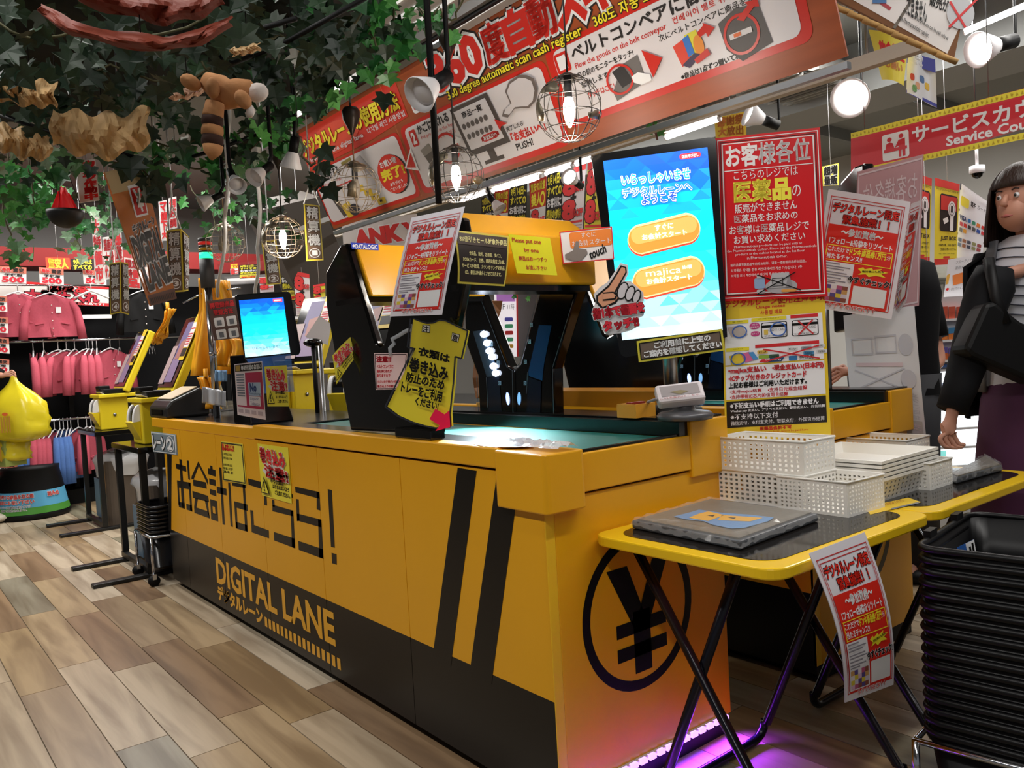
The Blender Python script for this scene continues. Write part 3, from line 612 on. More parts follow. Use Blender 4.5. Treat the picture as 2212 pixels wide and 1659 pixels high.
# red and yellow posters beside the monitor
pl = PF(1665, 460, 2.36, -3)
s = Sign('pharmacy_notice', 'large red laminated notice with white Japanese writing right of the monitor', 'notice', [(1545,299),(1771,275),(1788,640),(1557,651)], pl, mt('#d0161d', .22), .002)
p = s.pr; CW_ = mt('#e9e2e2', .4); p.frame(.02, .015, .98, .985, .008, CW_, .005); p.frame(.045, .03, .955, .97, .006, BV, .004); p.frame(.06, .04, .94, .96, .012, CW_, .006); p.rect(.075, .047, .925, .952, mt('#d0161d', .22))
p.t('お客様各位', .1, .055, .9, .185, CW_, bold=.03); p.rect(.08, .205, .92, .21, CW_)
for a, (x0, y0, x1, y1), c, b in (('こちらのレジでは', (.17,.215,.78,.27), CW_, 0), ('医薬品', (.17,.28,.70,.41), mt('#f1e13a', .4), .05), ('の', (.72,.33,.80,.40), CW_, 0), ('販売ができません', (.17,.42,.76,.475), CW_, .01), ('医薬品をお求めの', (.16,.485,.76,.535), CW_, .01), ('お客様は医薬品レジで', (.11,.55,.86,.605), CW_, .01), ('お買い求めください', (.15,.615,.82,.665), CW_, .01),
   ('Pharmaceuticals products can be paid only at', (.15,.675,.79,.695), CW_, .0), ('the Pharmaceuticals cashier. Please pay the Pharmaceuticals', (.08,.698,.92,.718), CW_, 0), ('products at the cashier located at the 1st floor', (.16,.722,.81,.741), CW_, 0), ('in Pharmaceuticals corner.', (.27,.746,.65,.765), CW_, 0), ('医药品需至医药品专用柜台结账。请至一楼的医药品柜台结账。', (.11,.785,.82,.803), CW_, 0), ('의약품은 의약품 전용 계산대에서만 계산 가능합니다. 1층', (.11,.818,.78,.838), CW_, 0), ('의약품 코너 계산대에서 계산해 주시기 바랍니다.', (.11,.852,.66,.870), CW_, 0)):
    p.t(a, x0, y0*.985, x1, y1*.985, c, bold=b)
LGY = mt('#b9b6ba', .5)
p.oval(.58, .925, .15, .045, mt('#a9a4a8', .5)); p.poly([(.5,.845),(.66,.845),(.62,.935),(.46,.935)], LGY); p.poly([(.66,.845),(.68,.935),(.62,.935)], mt('#8f8b90', .5)); p.frame(.50, .875, .6, .925, .006, BV, .003)
p.rrect(.33, .87, .43, .935, .02, mt('#8ea6c8', .4), .01); p.rect(.355, .855, .405, .872, LGY); p.rrect(.35, .94, .43, .965, .02, LGY, .006); p.rrect(.58, .945, .72, .962, .02, mt('#e09a44', .5), .006)
p.line((.36,.85), (.76,.955), .010, BV, .62); p.line((.72,.845), (.36,.965), .010, BV, .62); s.done()
pl = PF(1680, 800, 2.39, -4)
s = Sign('usage_notes_poster', 'yellow usage-notes poster with card pictures below the red notice', 'poster', [(1560,650),(1781,632),(1795,943),(1566,956)], pl, mt('#e9c62a', .4), .0015, bend=lambda u, v: -.012*(v**3))
p = s.pr; OR_ = mt('#d8641c', .5); W2 = mt('#efedf1', .5)
def gr(x0, y0, x1, y1, m_):
    p.gridr(x0, y0, x1, y1, m_, 4, 10)
gr(.02, .135, .97, .455, W2); gr(.02, .465, .97, .70, W2); gr(.02, .712, .97, .90, mt('#1d1714', .4))
for a, (x0, y0, x1, y1), c, b, oc in (('デジタルレーン使用注意事項', (.03,-.0,1.0,.05), mt('#cf2a1c', .5), .03, None), ('Usage notes', (.34,.055,.62,.08), mt('#cf2a1c', .5), .02, None), ('사용법 메모', (.38,.088,.58,.118), mt('#cf2a1c', .5), .02, None),
   ('•majica支払い', (.05,.475,.42,.52), mt('#c5202a', .5), .05, 1), ('•現金支払い(日本円)', (.48,.475,.96,.52), mt('#c5202a', .5), .05, 1), ('•ICチップ付きのクレジットカード', (.05,.53,.8,.57), mt('#c5202a', .5), .05, 1), ('上記お客様はご利用いただけます。', (.05,.58,.8,.62), BV, .05, None), ('•支持majica结算', (.06,.632,.37,.662), mt('#c5202a', .5), .02, None), ('•支持日元现金结算', (.43,.632,.8,.662), mt('#c5202a', .5), .02, None), ('•支持带有IC芯片的信用卡结算', (.06,.668,.62,.696), mt('#c5202a', .5), .02, None),
   ('※下記支払い手順はご利用できません', (.06,.725,.9,.765), W2, .05, None), ('Wechat pay 支払い、アリペイ支払い、銀聯支払い、外貨精算', (.06,.772,.96,.795), W2, .02, None), ('※不支持以下支付', (.06,.805,.52,.845), W2, .01, None), ('微信支付，支付宝支付，银联支付，外国货币结算', (.06,.855,.95,.885), W2, .0, None),
   ('医薬品会計不可', (.34,.905,.64,.93), mt('#cf2a1c', .5), .05, None), ('Pharmaceuticals products cannot be paid here.', (.2,.935,.8,.955), mt('#cf2a1c', .5), 0, None), ('의약품 계산 불가', (.4,.96,.58,.98), mt('#cf2a1c', .5), 0, None)):
    p.t(a, x0, y0, x1, y1, c, bold=b, out=W2 if oc else None)
for x0, y0, x1, y1, c in ((.03,.145,.26,.168,'#e9d82c'), (.29,.138,.63,.163,'#e9d82c'), (.67,.138,.93,.16,'#d22026'), (.03,.335,.26,.36,'#e9d82c'), (.32,.325,.93,.348,'#d22026')): p.rect(x0, y0, x1, y1, mt(c, .5))
for a, (x0, y0, x1, y1) in (('現金（日本円）', (.1,.150,.2,.158)), ('ICチップ付クレジットカード', (.36,.143,.56,.152)), ('majicaカード', (.1,.34,.2,.35))): p.t(a, x0, y0, x1, y1, BV)
BLR = mt('#2f62b8', .5)
for x0 in (.385, .68):
    p.rrect(x0, .175, x0+.25, .285, .02, BV, .012); p.rrect(x0+.008, .18, x0+.242, .28, .018, W2, .01); p.rect(x0+.008, .195, x0+.242, .212, BV)
p.rect(.41, .225, .45, .26, mt('#d8b84a', .5)); p.t('CREDIT CARD', .45, .22, .62, .238, GRY); p.t('CREDIT CARD', .74, .22, .91, .238, GRY); p.t('1234 5678 9012 3456', .41, .265, .62, .275, BV); p.t('1234 5678 9012 3456', .70, .265, .91, .275, BV)
p.rrect(.27, .17, .37, .215, .04, mt('#c3357f', .5), .02); p.rrect(.28, .23, .37, .265, .04, mt('#c3357f', .5), .016); p.t('4桁の', .29, .177, .35, .19, W2); p.t('暗証番号', .28, .195, .36, .208, W2); p.t('ICチップ', .29, .24, .36, .255, W2)
for q, c in (([(.05,.19),(.16,.18),(.2,.25),(.09,.26)], '#c9b8b2'), ([(.09,.2),(.2,.19),(.25,.25),(.14,.265)], '#b8aca8'), ([(.06,.39),(.2,.375),(.22,.44),(.08,.455)], '#e7c83a'), ([(.18,.38),(.26,.37),(.31,.43),(.22,.445)], '#d9669a'), ([(.25,.375),(.3,.372),(.35,.425),(.3,.43)], '#4a92cf')): p.poly(q, mt(c, .5))
p.ring(.17, .225, .075, .045, .012, BLR, ty=.008); p.ring(.55, .228, .08, .05, .012, BLR, ty=.008); p.ring(.15, .415, .075, .045, .012, BLR, ty=.008)
for x, y, tx_, c in ((.34,.365,'iD','#e3b94a'), (.63,.36,'Edy','#d9d9d9'), (.76,.36,'QUICPay','#9aa0a6'), (.88,.35,'楽天','#d9d9d9'), (.35,.40,'',"#8fae3c"), (.45,.40,'Suica','#355d46'), (.78,.395,'nanaco','#4a8fbf'), (.9,.39,'manaca','#d9d9d9')):
    p.rrect(x, y, x+.1, y+.025, .01, mt(c, .5), .006)
    if tx_: p.t(tx_, x+.015, y+.006, x+.085, y+.02, BV)
p.poly([(.38,.43),(.48,.43),(.45,.45),(.35,.45)], mt('#cf2030', .5)); p.poly([(.46,.425),(.6,.425),(.57,.452),(.44,.452)], mt('#1d4a7c', .5)); p.t('UnionPay', .42, .43, .57, .447, W2, bold=.02); p.rrect(.64, .42, .72, .452, .01, mt('#2f79b8', .5), .006); p.t('支付宝', .74, .418, .88, .438, BV, bold=.03); p.t('ALIPAY', .74, .441, .88, .45, BV)
RX = mt('#c8242c', .5)
for a, b in (((.74,.18),(.88,.278)), ((.88,.18),(.74,.278)), ((.4,.36),(.93,.45)), ((.93,.36),(.4,.45))): p.line(a, b, .014, RX, .72)
s.done()
def campaign(label, quad, pl, bend=None, back=None, th=.0015, name='campaign_poster'):
    s = Sign(name, label, 'poster', quad, pl, mt('#e7e3ea', .25), th, 'red and white campaign posters', bend=bend, back=back); p = s.pr
    RD = mt('#e02b1e', .35); YL = mt('#f0e02e', .4); TK = mt('#1c1416', .5)
    def g(x0, y0, x1, y1, m_): p.gridr(x0, y0, x1, y1, m_, 6, 12)
    for a in (.05, .075):
        for q in ((a, a, 1-a, a+.006), (a, 1-a-.006, 1-a, 1-a), (a, a, a+.009, 1-a), (1-a-.009, a, 1-a, 1-a)): p.gridr(*q, mt('#c22a2a', .4), 4, 12)
    g(.085, .28, .915, .945, RD)
    p.t('デジタルレーン限定', .1, .10, .9, .175, RD, bold=.035, out=TK, ow=.085); p.t('緊急施策！！', .24, .19, .8, .262, RD, bold=.035, out=TK, ow=.085)
    p.t('～参加資格～', .25, .30, .75, .365, WHT, bold=.05); p.t('1フォロー&投稿をリツイート', .12, .385, .88, .44, WHT, bold=.03)
    for q in ((.10, .45, .90, .456), (.10, .574, .90, .58), (.10, .45, .11, .58), (.89, .45, .90, .58)): p.rect(*q, YL)
    p.t('これだけで', .12, .465, .38, .505, WHT, bold=.02); p.t('ドンキ商品券1万円', .39, .46, .82, .515, YL, bold=.04); p.t('分', .83, .475, .88, .51, WHT); p.t('当たるチャンス!!', .12, .52, .55, .565, WHT, bold=.03)
    g(.085, .59, .47, .93, mt('#e9e6ea', .4)); LN = mt('#8b8690', .5)
    for i, (y, l) in enumerate(((.60,.2), (.625,.33), (.645,.26), (.675,.30), (.695,.34), (.72,.24), (.745,.3), (.762,.18))): p.rect(.10, y, .10+l, y+.009, LN)
    rnd = random.Random(5)
    for i in range(5):
        for j in range(4): p.rect(.10+.068*i, .785+.034*j, .10+.068*(i+1), .785+.034*(j+1), mt(rnd.choice(('#d9c23a', '#b8547a', '#cfc7d8', '#5a4a8a', '#c99a5a', '#e3d9dd', '#8a4a3a', '#d8b0c8')), .5))
    p.poly([(.52,.62),(.58,.60),(.6,.615),(.68,.595),(.7,.61),(.8,.59),(.78,.61),(.88,.615),(.8,.635),(.86,.66),(.74,.655),(.66,.675),(.62,.655),(.53,.67),(.57,.645)], YL)
    p.text('絶好機にも見る', (.57,.628), (.82,.605), (.58,.645), TK, bold=.02)
    p.t('今すぐチェック!', .42, .69, .93, .745, TK, bold=.05, out=WHT, ow=.1); g(.5, .765, .895, .92, WHT)
    p.t('今すぐCHECK↑↑', .22, .932, .8, .975, RD, bold=.0, out=WHT, ow=.06); return s.done()
campaign('red and white campaign poster leaning over the scanner above the dress sign', [(889,470),(1004,446),(959,680),(847,684)], PF(925, 570, 2.08, -18), bend=lambda u, v: .02*math.sin(v*2.2))
o = campaign('red and white campaign poster hung tilted beside the woman', [(1790,408),(1967,436),(1926,690),(1746,662)], PF(1855, 550, 2.95, -6)); a = PF(1855, 550, 2.95, -6).pt(1850, 440); MB().tube([a, AD(1850, 445, 3.13)], .004, CLR, 6).build('clip', o)
campaign('second campaign sheet seen edge-on behind the tilted one', [(1968,440),(1990,432),(1957,652),(1930,688)], PF(1960, 560, 3.0, -60))
# posters of the second lane seen from behind
pl = PF(1910, 480, 3.12, -4)
s = Sign('pharmacy_notice', 'back of a pinkish notice with mirrored lettering behind the tilted campaign poster', 'notice', [(1852,371),(1995,333),(1985,660),(1840,690)], pl, mt('#b98f92', .25), .002); p = s.pr; MR = mt('#d3bfc2', .4)
p.t('お客様各位', .1, .1, .92, .28, MR, flip=True); p.rect(.05, .32, .95, .325, MR); p.t('こちらの', .3, .35, .85, .43, MR, flip=True); p.t('医薬品', .3, .46, .9, .6, MR, flip=True); p.frame(.02, .02, .98, .98, .012, MR); s.done()
pl = PF(1920, 820, 3.12, -8)
s = Sign('usage_notes_poster', 'pale back of a usage poster with faint mirrored print hanging behind the white baskets', 'poster', [(1822,682),(1975,660),(2003,966),(1846,936)], pl, mt('#d6d4d6', .35), .0015, bend=lambda u, v: .015*math.sin(v*3)); p = s.pr; FA = mt('#bcbac0', .5)
for q in ((.08,.2,.38,.34), (.42,.19,.72,.33)): p.frame(*q, .015, FA)
p.rect(.12, .4, .78, .43, mt('#cfb9bd', .5)); p.line((.1,.46), (.8,.6), .012, FA); p.line((.8,.44), (.1,.62), .012, FA)
p.oval(.84, .27, .1, .08, FA); p.oval(.84, .52, .1, .07, FA)
for i, tx_ in enumerate(('支払い日本円', 'クレジットカード', 'ご利用いただけます', '日元现金结算', '信用卡结算')): p.t(tx_, .1+.04*i, .64+.04*i-.02, .95, .67+.04*i-.02, FA, flip=True)
p.rect(.03, .82, .97, .97, mt('#b9b4ae', .5)); p.t('支払い手順', .1, .84, .95, .89, MR, flip=True); s.done()
pl = PF(1830, 400, 3.4, -55); t = thing('lane_monitor', 'black back of the second lane\'s monitor above the tilted poster', 'monitor', (2.99, 1.75, .931))
mb = MB(); mb.slab([pl.pt(*q) for q in ((1866,352),(1868,700),(1800,720),(1790,440),(1815,395),(1845,360))], -pl.n*.05, GB); mb.build('housing', t, bevel=.01)
mb = MB(); c = V((2.99, 1.75, 0)); mb.tube([(c.x, c.y, .931), (c.x, c.y, 1.35)], .02, STL, 10); mb.build('pole', t)

# ================================================================== SMALL THINGS ON THE COUNTER
# card reader under a white lid on a round foot
c = AZ(1480, 905, .931); t = thing('card_reader', 'white framed card reader tilted on a grey round foot, under the monitor', 'card reader', (c.x, c.y, .931))
mb = MB(); mb.lathe([(.0, 0), (.075, 0), (.078, .012), (.07, .02), (.03, .026), (.022, .05), (.03, .06)], (c.x, c.y, .931), mt('#5d5d60', .35, .4), 20); mb.build('foot', t)
pl = PF(1475, 845, (c-CAM).dot(CF)-.04, 6, 38); q = [(1413,832),(1515,820),(1526,858),(1423,869)]
mb = MB(); mb.slab([pl.pt(*a) for a in q], -pl.n*.04, mt('#d8cfd2', .4)); mb.build('housing', t, bevel=.008)
p = Print(pl, .001); p.poly([(1424,837),(1506,827),(1513,848),(1430,858)], mt('#a69fa0', .15)); p.poly([(1446,848),(1470,843),(1488,845),(1470,852)], mt('#8a7f60', .3)); p.text('ご利用案内はこちら', (1425,861), (1510,851), (1426,865), mt('#a24a4a', .5)); p.build('reader_window', t)
mb = MB(); mb.tube([pl.pt(1418, 862), AD(1400, 868, 2.42), AD(1392, 882, 2.43), AD(1415, 888, 2.44)], .004, mt('#8f8a8c', .5), 6); mb.build('cable', t)
# yellow card holder
c = AZ(1375, 900, .931); t = thing('card_holder', 'small yellow open card holder left of the card reader', 'holder', (c.x, c.y, .931)); mb = MB(); YH = mt('#dd9a2a', .4)
for dx, dy, sx, sy in ((0, -.035, .085, .006), (0, .035, .085, .006), (-.04, 0, .006, .07), (.04, 0, .006, .07)): mb.box((c.x+dx, c.y+dy, .931+.02), (sx, sy, .04), YH, 0)
mb.box((c.x, c.y, .935), (.085, .07, .006), YH); mb.build('body', t); mb = MB(); mb.box((c.x, c.y, .955), (.06, .02, .04), mt('#8a2a1c', .5)); mb.build('card_stack', t)
# yellow rail of the shelf behind
mb = MB(); mb.bb((AX(1308,880,2.2).x-.02, 1.75, .935), (2.0, 2.5, .99), mt('#d58f1c', .4)); mb.build('shelf_upstand', C1)
# scrunched film and oval sticker on the black edge
c = AZ(1085, 960, .906); mb = MB(); mb.lathe([(0, 0), (.05, 0), (.05, .0012), (0, .0012)], c, WHT, 24, smooth=False, sy=2.0, sx=.9); mb.lathe([(.05, .0014), (.055, .0014)], c, RED, 24, smooth=False, sy=2.0, sx=.9); mb.lathe([(0, .0016), (.04, .0016)], c, mt('#9fb4d8', .4), 24, smooth=False, sy=2.0, sx=.9)
mb.build('oval_sticker', None, 'oval white sticker with red rim on the black counter edge', 'sticker')
mb = MB(); c = AZ(1165, 965, .905); rnd = random.Random(2)
def crump(u, v): return c+V(((u-.5)*.07+rnd.uniform(-.004, .004), (v-.5)*.22+rnd.uniform(-.006, .006), .004+rnd.uniform(0, .018)*math.sin(u*3.1)))
mb.grid(crump, 7, 16, mt('#d8d6dc', .15, alpha=.7), False); mb.build('crumpled_film', None, 'scrunched clear film lying on the black counter edge near the corner', 'plastic film')
# ================================================================== FOLDING TABLES
TZ = .685
def ftable(x0, x1, label):
    t = thing('folding_table', label, 'table', ((x0+x1)/2, 1.19, 0), 'yellow folding tables'); y0, y1 = .928, 1.452; cx, cy = (x0+x1)/2, (y0+y1)/2
    mb = MB(); mb.rbox((cx, cy, TZ-.0125), (x1-x0-.004, y1-y0, .025), mt('#eec31c', .25), .05, n=6); mb.build('table_top', t, bevel=.004)
    mb = MB(); mb.rbox((cx, cy, TZ+.0006), (x1-x0-.085, y1-y0-.085, .0012), mt('#171412', .08), .06, n=6); mb.build('black_inlay', t)
    TB = mt('#10101a', .22, .3); z = TZ-.03
    for xo, (ya, yb), nm in ((x0+.1, (1.40, .97), 'front_foot_frame'), (x0+.125, (1.10, 1.37), 'rear_foot_frame')):
        xa, xb = xo, x1-(xo-x0); pts = [(xa, ya, z), (xa, yb+(ya-yb)*.06, .06)]
        for k in range(5): a = R(90*k/4); pts.append((xa+.05-.05*math.cos(a), yb+(ya-yb)*.03*(1-k/4), .06-.046*math.sin(a)))
        for k in range(5): a = R(90-90*k/4); pts.append((xb-.05+.05*math.cos(a), yb+(ya-yb)*.03*(k/4), .06-.046*math.sin(a)))
        pts += [(xb, yb+(ya-yb)*.06, .06), (xb, ya, z)]
        mb = MB(); mb.tube(pts, .0125, TB, 10); mb.build(nm, t)
    mb = MB(); mb.bb((x0+.06, 1.38, z-.005), (x1-.06, 1.42, z+.01), MBLK); mb.bb((x0+.06, 1.08, z-.005), (x1-.06, 1.12, z+.01), MBLK); mb.build('under_brace', t)
    return t
ftable(1.372, 2.055, 'yellow-edged folding table with black top against the counter end'); ftable(2.057, 2.80, 'second yellow-edged folding table, farther right beside the woman')
campaign('red and white campaign poster curling down from the front edge of the folding table', [(1748,1196),(1868,1150),(1927,1478),(1822,1517)], PL((0, .918, 0), (0, 1, 0)), bend=lambda u, v: .025*math.sin(v*3.0))
# printed corner label of the table tops
p = Print(PZ(TZ+.0013), .0004); p.poly([(1868,1096),(1962,1075),(1990,1085),(1880,1112)], mt('#e3bd2c', .4)); p.line((1925,1100), (1985,1086), 3, GRY); p.text('注意事項をお読みください', (1885,1093), (1950,1079), (1890,1098), mt('#b0632c', .5)); p.build('corner_label', bpy.data.objects['folding_table'])
# coin trays wrapped in film
def tray(q, label, art):
    t = thing('coin_tray', label, 'tray', AZ(*q[0], TZ), 'film-wrapped grey trays'); c = [AZ(*a, TZ+.002) for a in q]
    mb = MB(); mb.slab(c, (0, 0, .02), mt('#4d5054', .35)); mb.build('body', t, bevel=.004)
    m_ = sum(c, V())/4; mb = MB(); mb.slab([m_+(a-m_)*.93+V((0, 0, .0205)) for a in c], (0, 0, .003), mt('#6d675c', .3)); mb.build('mat', t)
    if art:
        p = Print(PZ(TZ+.027), .0004); p.poly([(1455,1116),(1490,1107),(1510,1101),(1560,1108),(1620,1112),(1672,1118),(1660,1126),(1610,1140),(1580,1142),(1540,1134),(1520,1126),(1480,1122)], mt('#5f8fbf', .4))
        p.polys([[(1488,1119),(1510,1110),(1530,1105),(1565,1113),(1530,1126)], [(1560,1113),(1648,1119),(1620,1127),(1550,1124)]], mt('#e0a82c', .4)); p.polys([[(1528,1114),(1545,1113),(1540,1117)], [(1572,1118),(1590,1119),(1585,1122)]], BV); p.build('emblem', t)
    rnd = random.Random(len(label)); f = quadfn([m_+(a-m_)*1.04+V((0, 0, .027)) for a in c]); mb = MB()
    def film(u, v):
        e = max(abs(u-.5), abs(v-.5))*2; return f(u, v)+V((rnd.uniform(-.003, .003), rnd.uniform(-.003, .003), -.022*max(0, e-.9)/.1 + (rnd.uniform(0, .008) if e > .8 else rnd.uniform(0, .0012))))
    mb.grid(film, 24, 24, mt('#ffffff', .04, alpha=.10), False); mb.build('film_wrap', t)
tray([(1365,1141),(1600,1189),(1768,1126),(1535,1093)], 'grey coin tray with yellow emblem wrapped in film on the nearer table', True)
tray([(2052,1040),(2066,1046),(2165,1018),(2130,998)], 'film-wrapped grey tray on the farther table beside the woman', False)
# perforated white baskets
WB = mt('#f0ede6', .5)
def lattice(mb, o_, ax, up, L, H, nx, nz, mat, m=.48):
    """wall with real square holes"""
    xs = [0]; 
    for i in range(nx): xs += [(i+m/2+.0)/nx*L*.94+L*.03, (i+1-m/2)/nx*L*.94+L*.03]
    xs.append(L); zs = [0]
    for j in range(nz): zs += [(j+m/2)/nz*H*.86+H*.06, (j+1-m/2)/nz*H*.86+H*.06]
    zs.append(H); W_ = len(xs); vs = [o_+ax*x+up*z for z in zs for x in xs]; fs = []
    for j in range(len(zs)-1):
        for i in range(W_-1):
            if i % 2 == 1 and j % 2 == 1: continue
            fs.append((j*W_+i, j*W_+i+1, (j+1)*W_+i+1, (j+1)*W_+i))
    mb.add(vs, fs, mat)
def basket(F_, yaw, a, b, h, z, label, nx=14, ny=9, nz=6, flare=0.0):
    """front corner F_, long side a along yaw, short side b to its right"""
    A = V((math.cos(yaw), math.sin(yaw), 0)); B = V((A.y, -A.x, 0)); F_ = V((F_.x, F_.y, z))
    t = thing('plastic_basket', label, 'basket', F_+A*a/2+B*b/2, 'white perforated baskets'); up = V((0, 0, 1))
    for nm, o_, ax, L, n_, out in (('side_wall', F_, A, a, nx, -B), ('side_wall', F_+B*b, A, a, nx, B), ('end_wall', F_, B, b, ny, -A), ('end_wall', F_+A*a, B, b, ny, A)):
        mb = MB(); lattice(mb, o_, ax, up+out*flare, L, h, n_, nz, WB); mb.build(nm, t, solid=.003)
    mb = MB(); mb.slab([F_+up*.003, F_+A*a+up*.003, F_+A*a+B*b+up*.003, F_+B*b+up*.003], (0, 0, .003), WB); mb.build('base', t)
    mb = MB(); o2 = [F_+up*h, F_+A*a+up*h, F_+A*a+B*b+up*h, F_+B*b+up*h]; c_ = sum(o2, V())/4; o2 = [p_+(p_-c_).normalized()*(flare*h*1.4+.002) for p_ in o2]
    mb.tube(o2, .0035, WB, 6, closed=True); mb.build('rim', t)
    return t
yA = math.pi/2
F1 = AZ(1741, 1103, TZ+.001)
basket(F1, yA, .283, .15, .088, TZ+.0015, 'lower white perforated basket of the pair at the table\'s left rear', 15, 8, 6)
basket(F1, yA, .283, .15, .088, TZ+.092, 'upper white perforated basket of the pair at the table\'s left rear', 15, 8, 6)
F2 = AZ(1832, 1119, TZ+.001); L2 = AZ(1716, 1092, TZ+.001)
basket(F2, R(88), .20, .17, .086, TZ+.0015, 'small white perforated basket nearest the table front', 14, 12, 7)
basket(AZ(1960, 1020, TZ+.001), yA, .24, .16, .10, TZ+.0015, 'white perforated basket behind the stacked trays', 15, 9, 6)
basket(AZ(2010, 1060, TZ+.001), yA, .20, .14, .075, TZ+.0015, 'white perforated basket at the right of the tray stack', 12, 9, 6)
# nested shallow trays
a0, b0 = AZ(1900, 1085, TZ+.001), AZ(2000, 1052, TZ+.001); yw = math.atan2(b0.y-a0.y, b0.x-a0.x)
B_ = V((math.cos(yw), math.sin(yw), 0)); A_ = V((-B_.y, B_.x, 0)); base_ = basket(a0+B_*.0, yw+math.pi/2, .26, .30, .06, TZ+.0015, 'open white tray with slotted sides under the stacked trays', 10, 12, 4, .25)
for k in range(5):
    t = thing('shallow_tray', ('lowest', 'second lowest', 'middle', 'second highest', 'topmost')[k]+' of the nested shallow white trays on the table', 'tray', a0+V((0, 0, .065)), 'nested white trays'); z = TZ+.068+.0115*k; g = .02
    cs = [a0-A_*g-B_*g, a0+A_*(.26+g)-B_*g, a0+A_*(.26+g)+B_*(.30+g), a0-A_*g+B_*(.30+g)]; cs = [V((q.x, q.y, z)) for q in cs]; m_ = sum(cs, V())/4
    inn = [m_+(q-m_)*.86-V((0, 0, .03)) for q in cs]; rim = [m_+(q-m_)*.96 for q in cs]; mb = MB()
    mb.add(rim+inn, [(0, 1, 5, 4), (1, 2, 6, 5), (2, 3, 7, 6), (3, 0, 4, 7), (4, 5, 6, 7)], WB); mb.build('pan', t, solid=.002)
    mb = MB(); mb.slab(cs, (0, 0, -.008), WB); mb.f.pop(0); mb.f.pop(0); mb.mi = mb.mi[2:]; mb.sm = mb.sm[2:]; mb.add(cs+rim, [(0, 1, 5, 4), (1, 2, 6, 5), (2, 3, 7, 6), (3, 0, 4, 7)], WB); mb.build('rim', t)
# ================================================================== STACK OF BLACK SHOPPING BASKETS on a trolley
def shop_basket(name, loc, rz, mat, label, group, L=.42, W=.30, H=.2, bail=True):
    """origin at the centre of the rim underside"""
    t = thing(name, label, 'shopping basket', (0, 0, 0), group)
    def ringp(k, z, n=5):
        r = .04*k; x, y = L/2*k-r, W/2*k-r; out = []
        for cx, cy, a0_ in ((x, y, 0), (-x, y, 90), (-x, -y, 180), (x, -y, 270)):
            for q in range(n): a = R(a0_+90*q/(n-1)); out.append(V((cx+r*math.cos(a), cy+r*math.sin(a), z)))
        return out
    r0, r1 = ringp(1, 0), ringp(.84, -H); N = len(r0); mb = MB(); mb.add(r0+r1, [(i, (i+1) % N, N+(i+1) % N, N+i) for i in range(N)]+[tuple(range(2*N-1, N-1, -1))], mat, True); mb.build('shell', t, solid=.003)
    mb = MB(); mb.tube(ringp(1.015, -.004), .0085, mat, 8, closed=True); mb.build('rim', t)
    if bail:
        for s_ in (-1, 1):
            for q_ in (-1, 1): mb = MB(); mb.box((L/2*.5*s_, q_*(W/2+.004), .008), (.05, .016, .02), mat); mb.build('handle_hinge', t)
    t.location = loc; t.rotation_euler = (0, 0, rz); return t
fc = V((1.827, .872, 0)); ax = V((.413, .055, 0)).normalized(); ay = V((ax.y, -ax.x, 0)); cen = fc+ax*.215+ay*.155; rz = math.atan2(ax.y, ax.x)
b0_ = shop_basket('shopping_basket', (cen.x, cen.y, .655), rz, mt('#08080a', .38, spec=.3), 'topmost black shopping basket of the tall stack at lower right', 'black shopping baskets of the tall stack')
ords = ('second', 'third', 'fourth', 'fifth', 'sixth', 'seventh', 'eighth', 'ninth', 'tenth', 'eleventh', 'twelfth', 'thirteenth', 'fourteenth', 'fifteenth', 'sixteenth', 'seventeenth')
for k in range(16): clone(b0_, (cen.x, cen.y, .655-.0262*(k+1)), rz, ords[k]+' black shopping basket from the top of the tall stack', keep=lambda c_: not c_.name.startswith('handle'))
pl = PL(cen+ax*.205+V((0, 0, .6)), ax); s = Sign('basket_label', 'blue and white label inside the topmost black basket', 'label', [(2052,1190),(2104,1165),(2110,1200),(2060,1216)], PF(2080, 1190, 2.02, 0), mt('#2c63b4', .5), .001); s.pr.rect(.65, 0, 1, 1, WHT); s.pr.rect(.75, .3, .83, .95, BV); s.pr.rect(.87, .15, .95, .95, BV); s.pr.t('card', .1, .5, .6, .8, WHT); s.done()
t = thing('basket_trolley', 'chrome wire trolley under the tall stack of black baskets', 'trolley', (cen.x, cen.y, 0))
cs = [cen+ax*sx*.225+ay*sy*.165 for sx, sy in ((-1, -1), (1, -1), (1, 1), (-1, 1))]; mb = MB()
mb.tube([V((q.x, q.y, .21)) for q in cs], .008, CHR, 8, closed=True); mb.build('upper_frame', t)
mb = MB(); mb.tube([V((q.x, q.y, .07)) for q in cs], .007, CHR, 8, closed=True); mb.build('lower_frame', t)
for q in cs:
    mb = MB(); mb.tube([(q.x, q.y, .21), (q.x, q.y, .06)], .009, CHR, 8); lg = mb.build('post', t); mb = MB(); mb.lathe([(0, -.012), (.03, -.012), (.03, .012), (0, .012)], (q.x, q.y, .03), MBLK, 14, ax=(0, 1, 0)); mb.box((q.x, q.y, .05), (.02, .034, .03), CHR); mb.build('castor', lg)
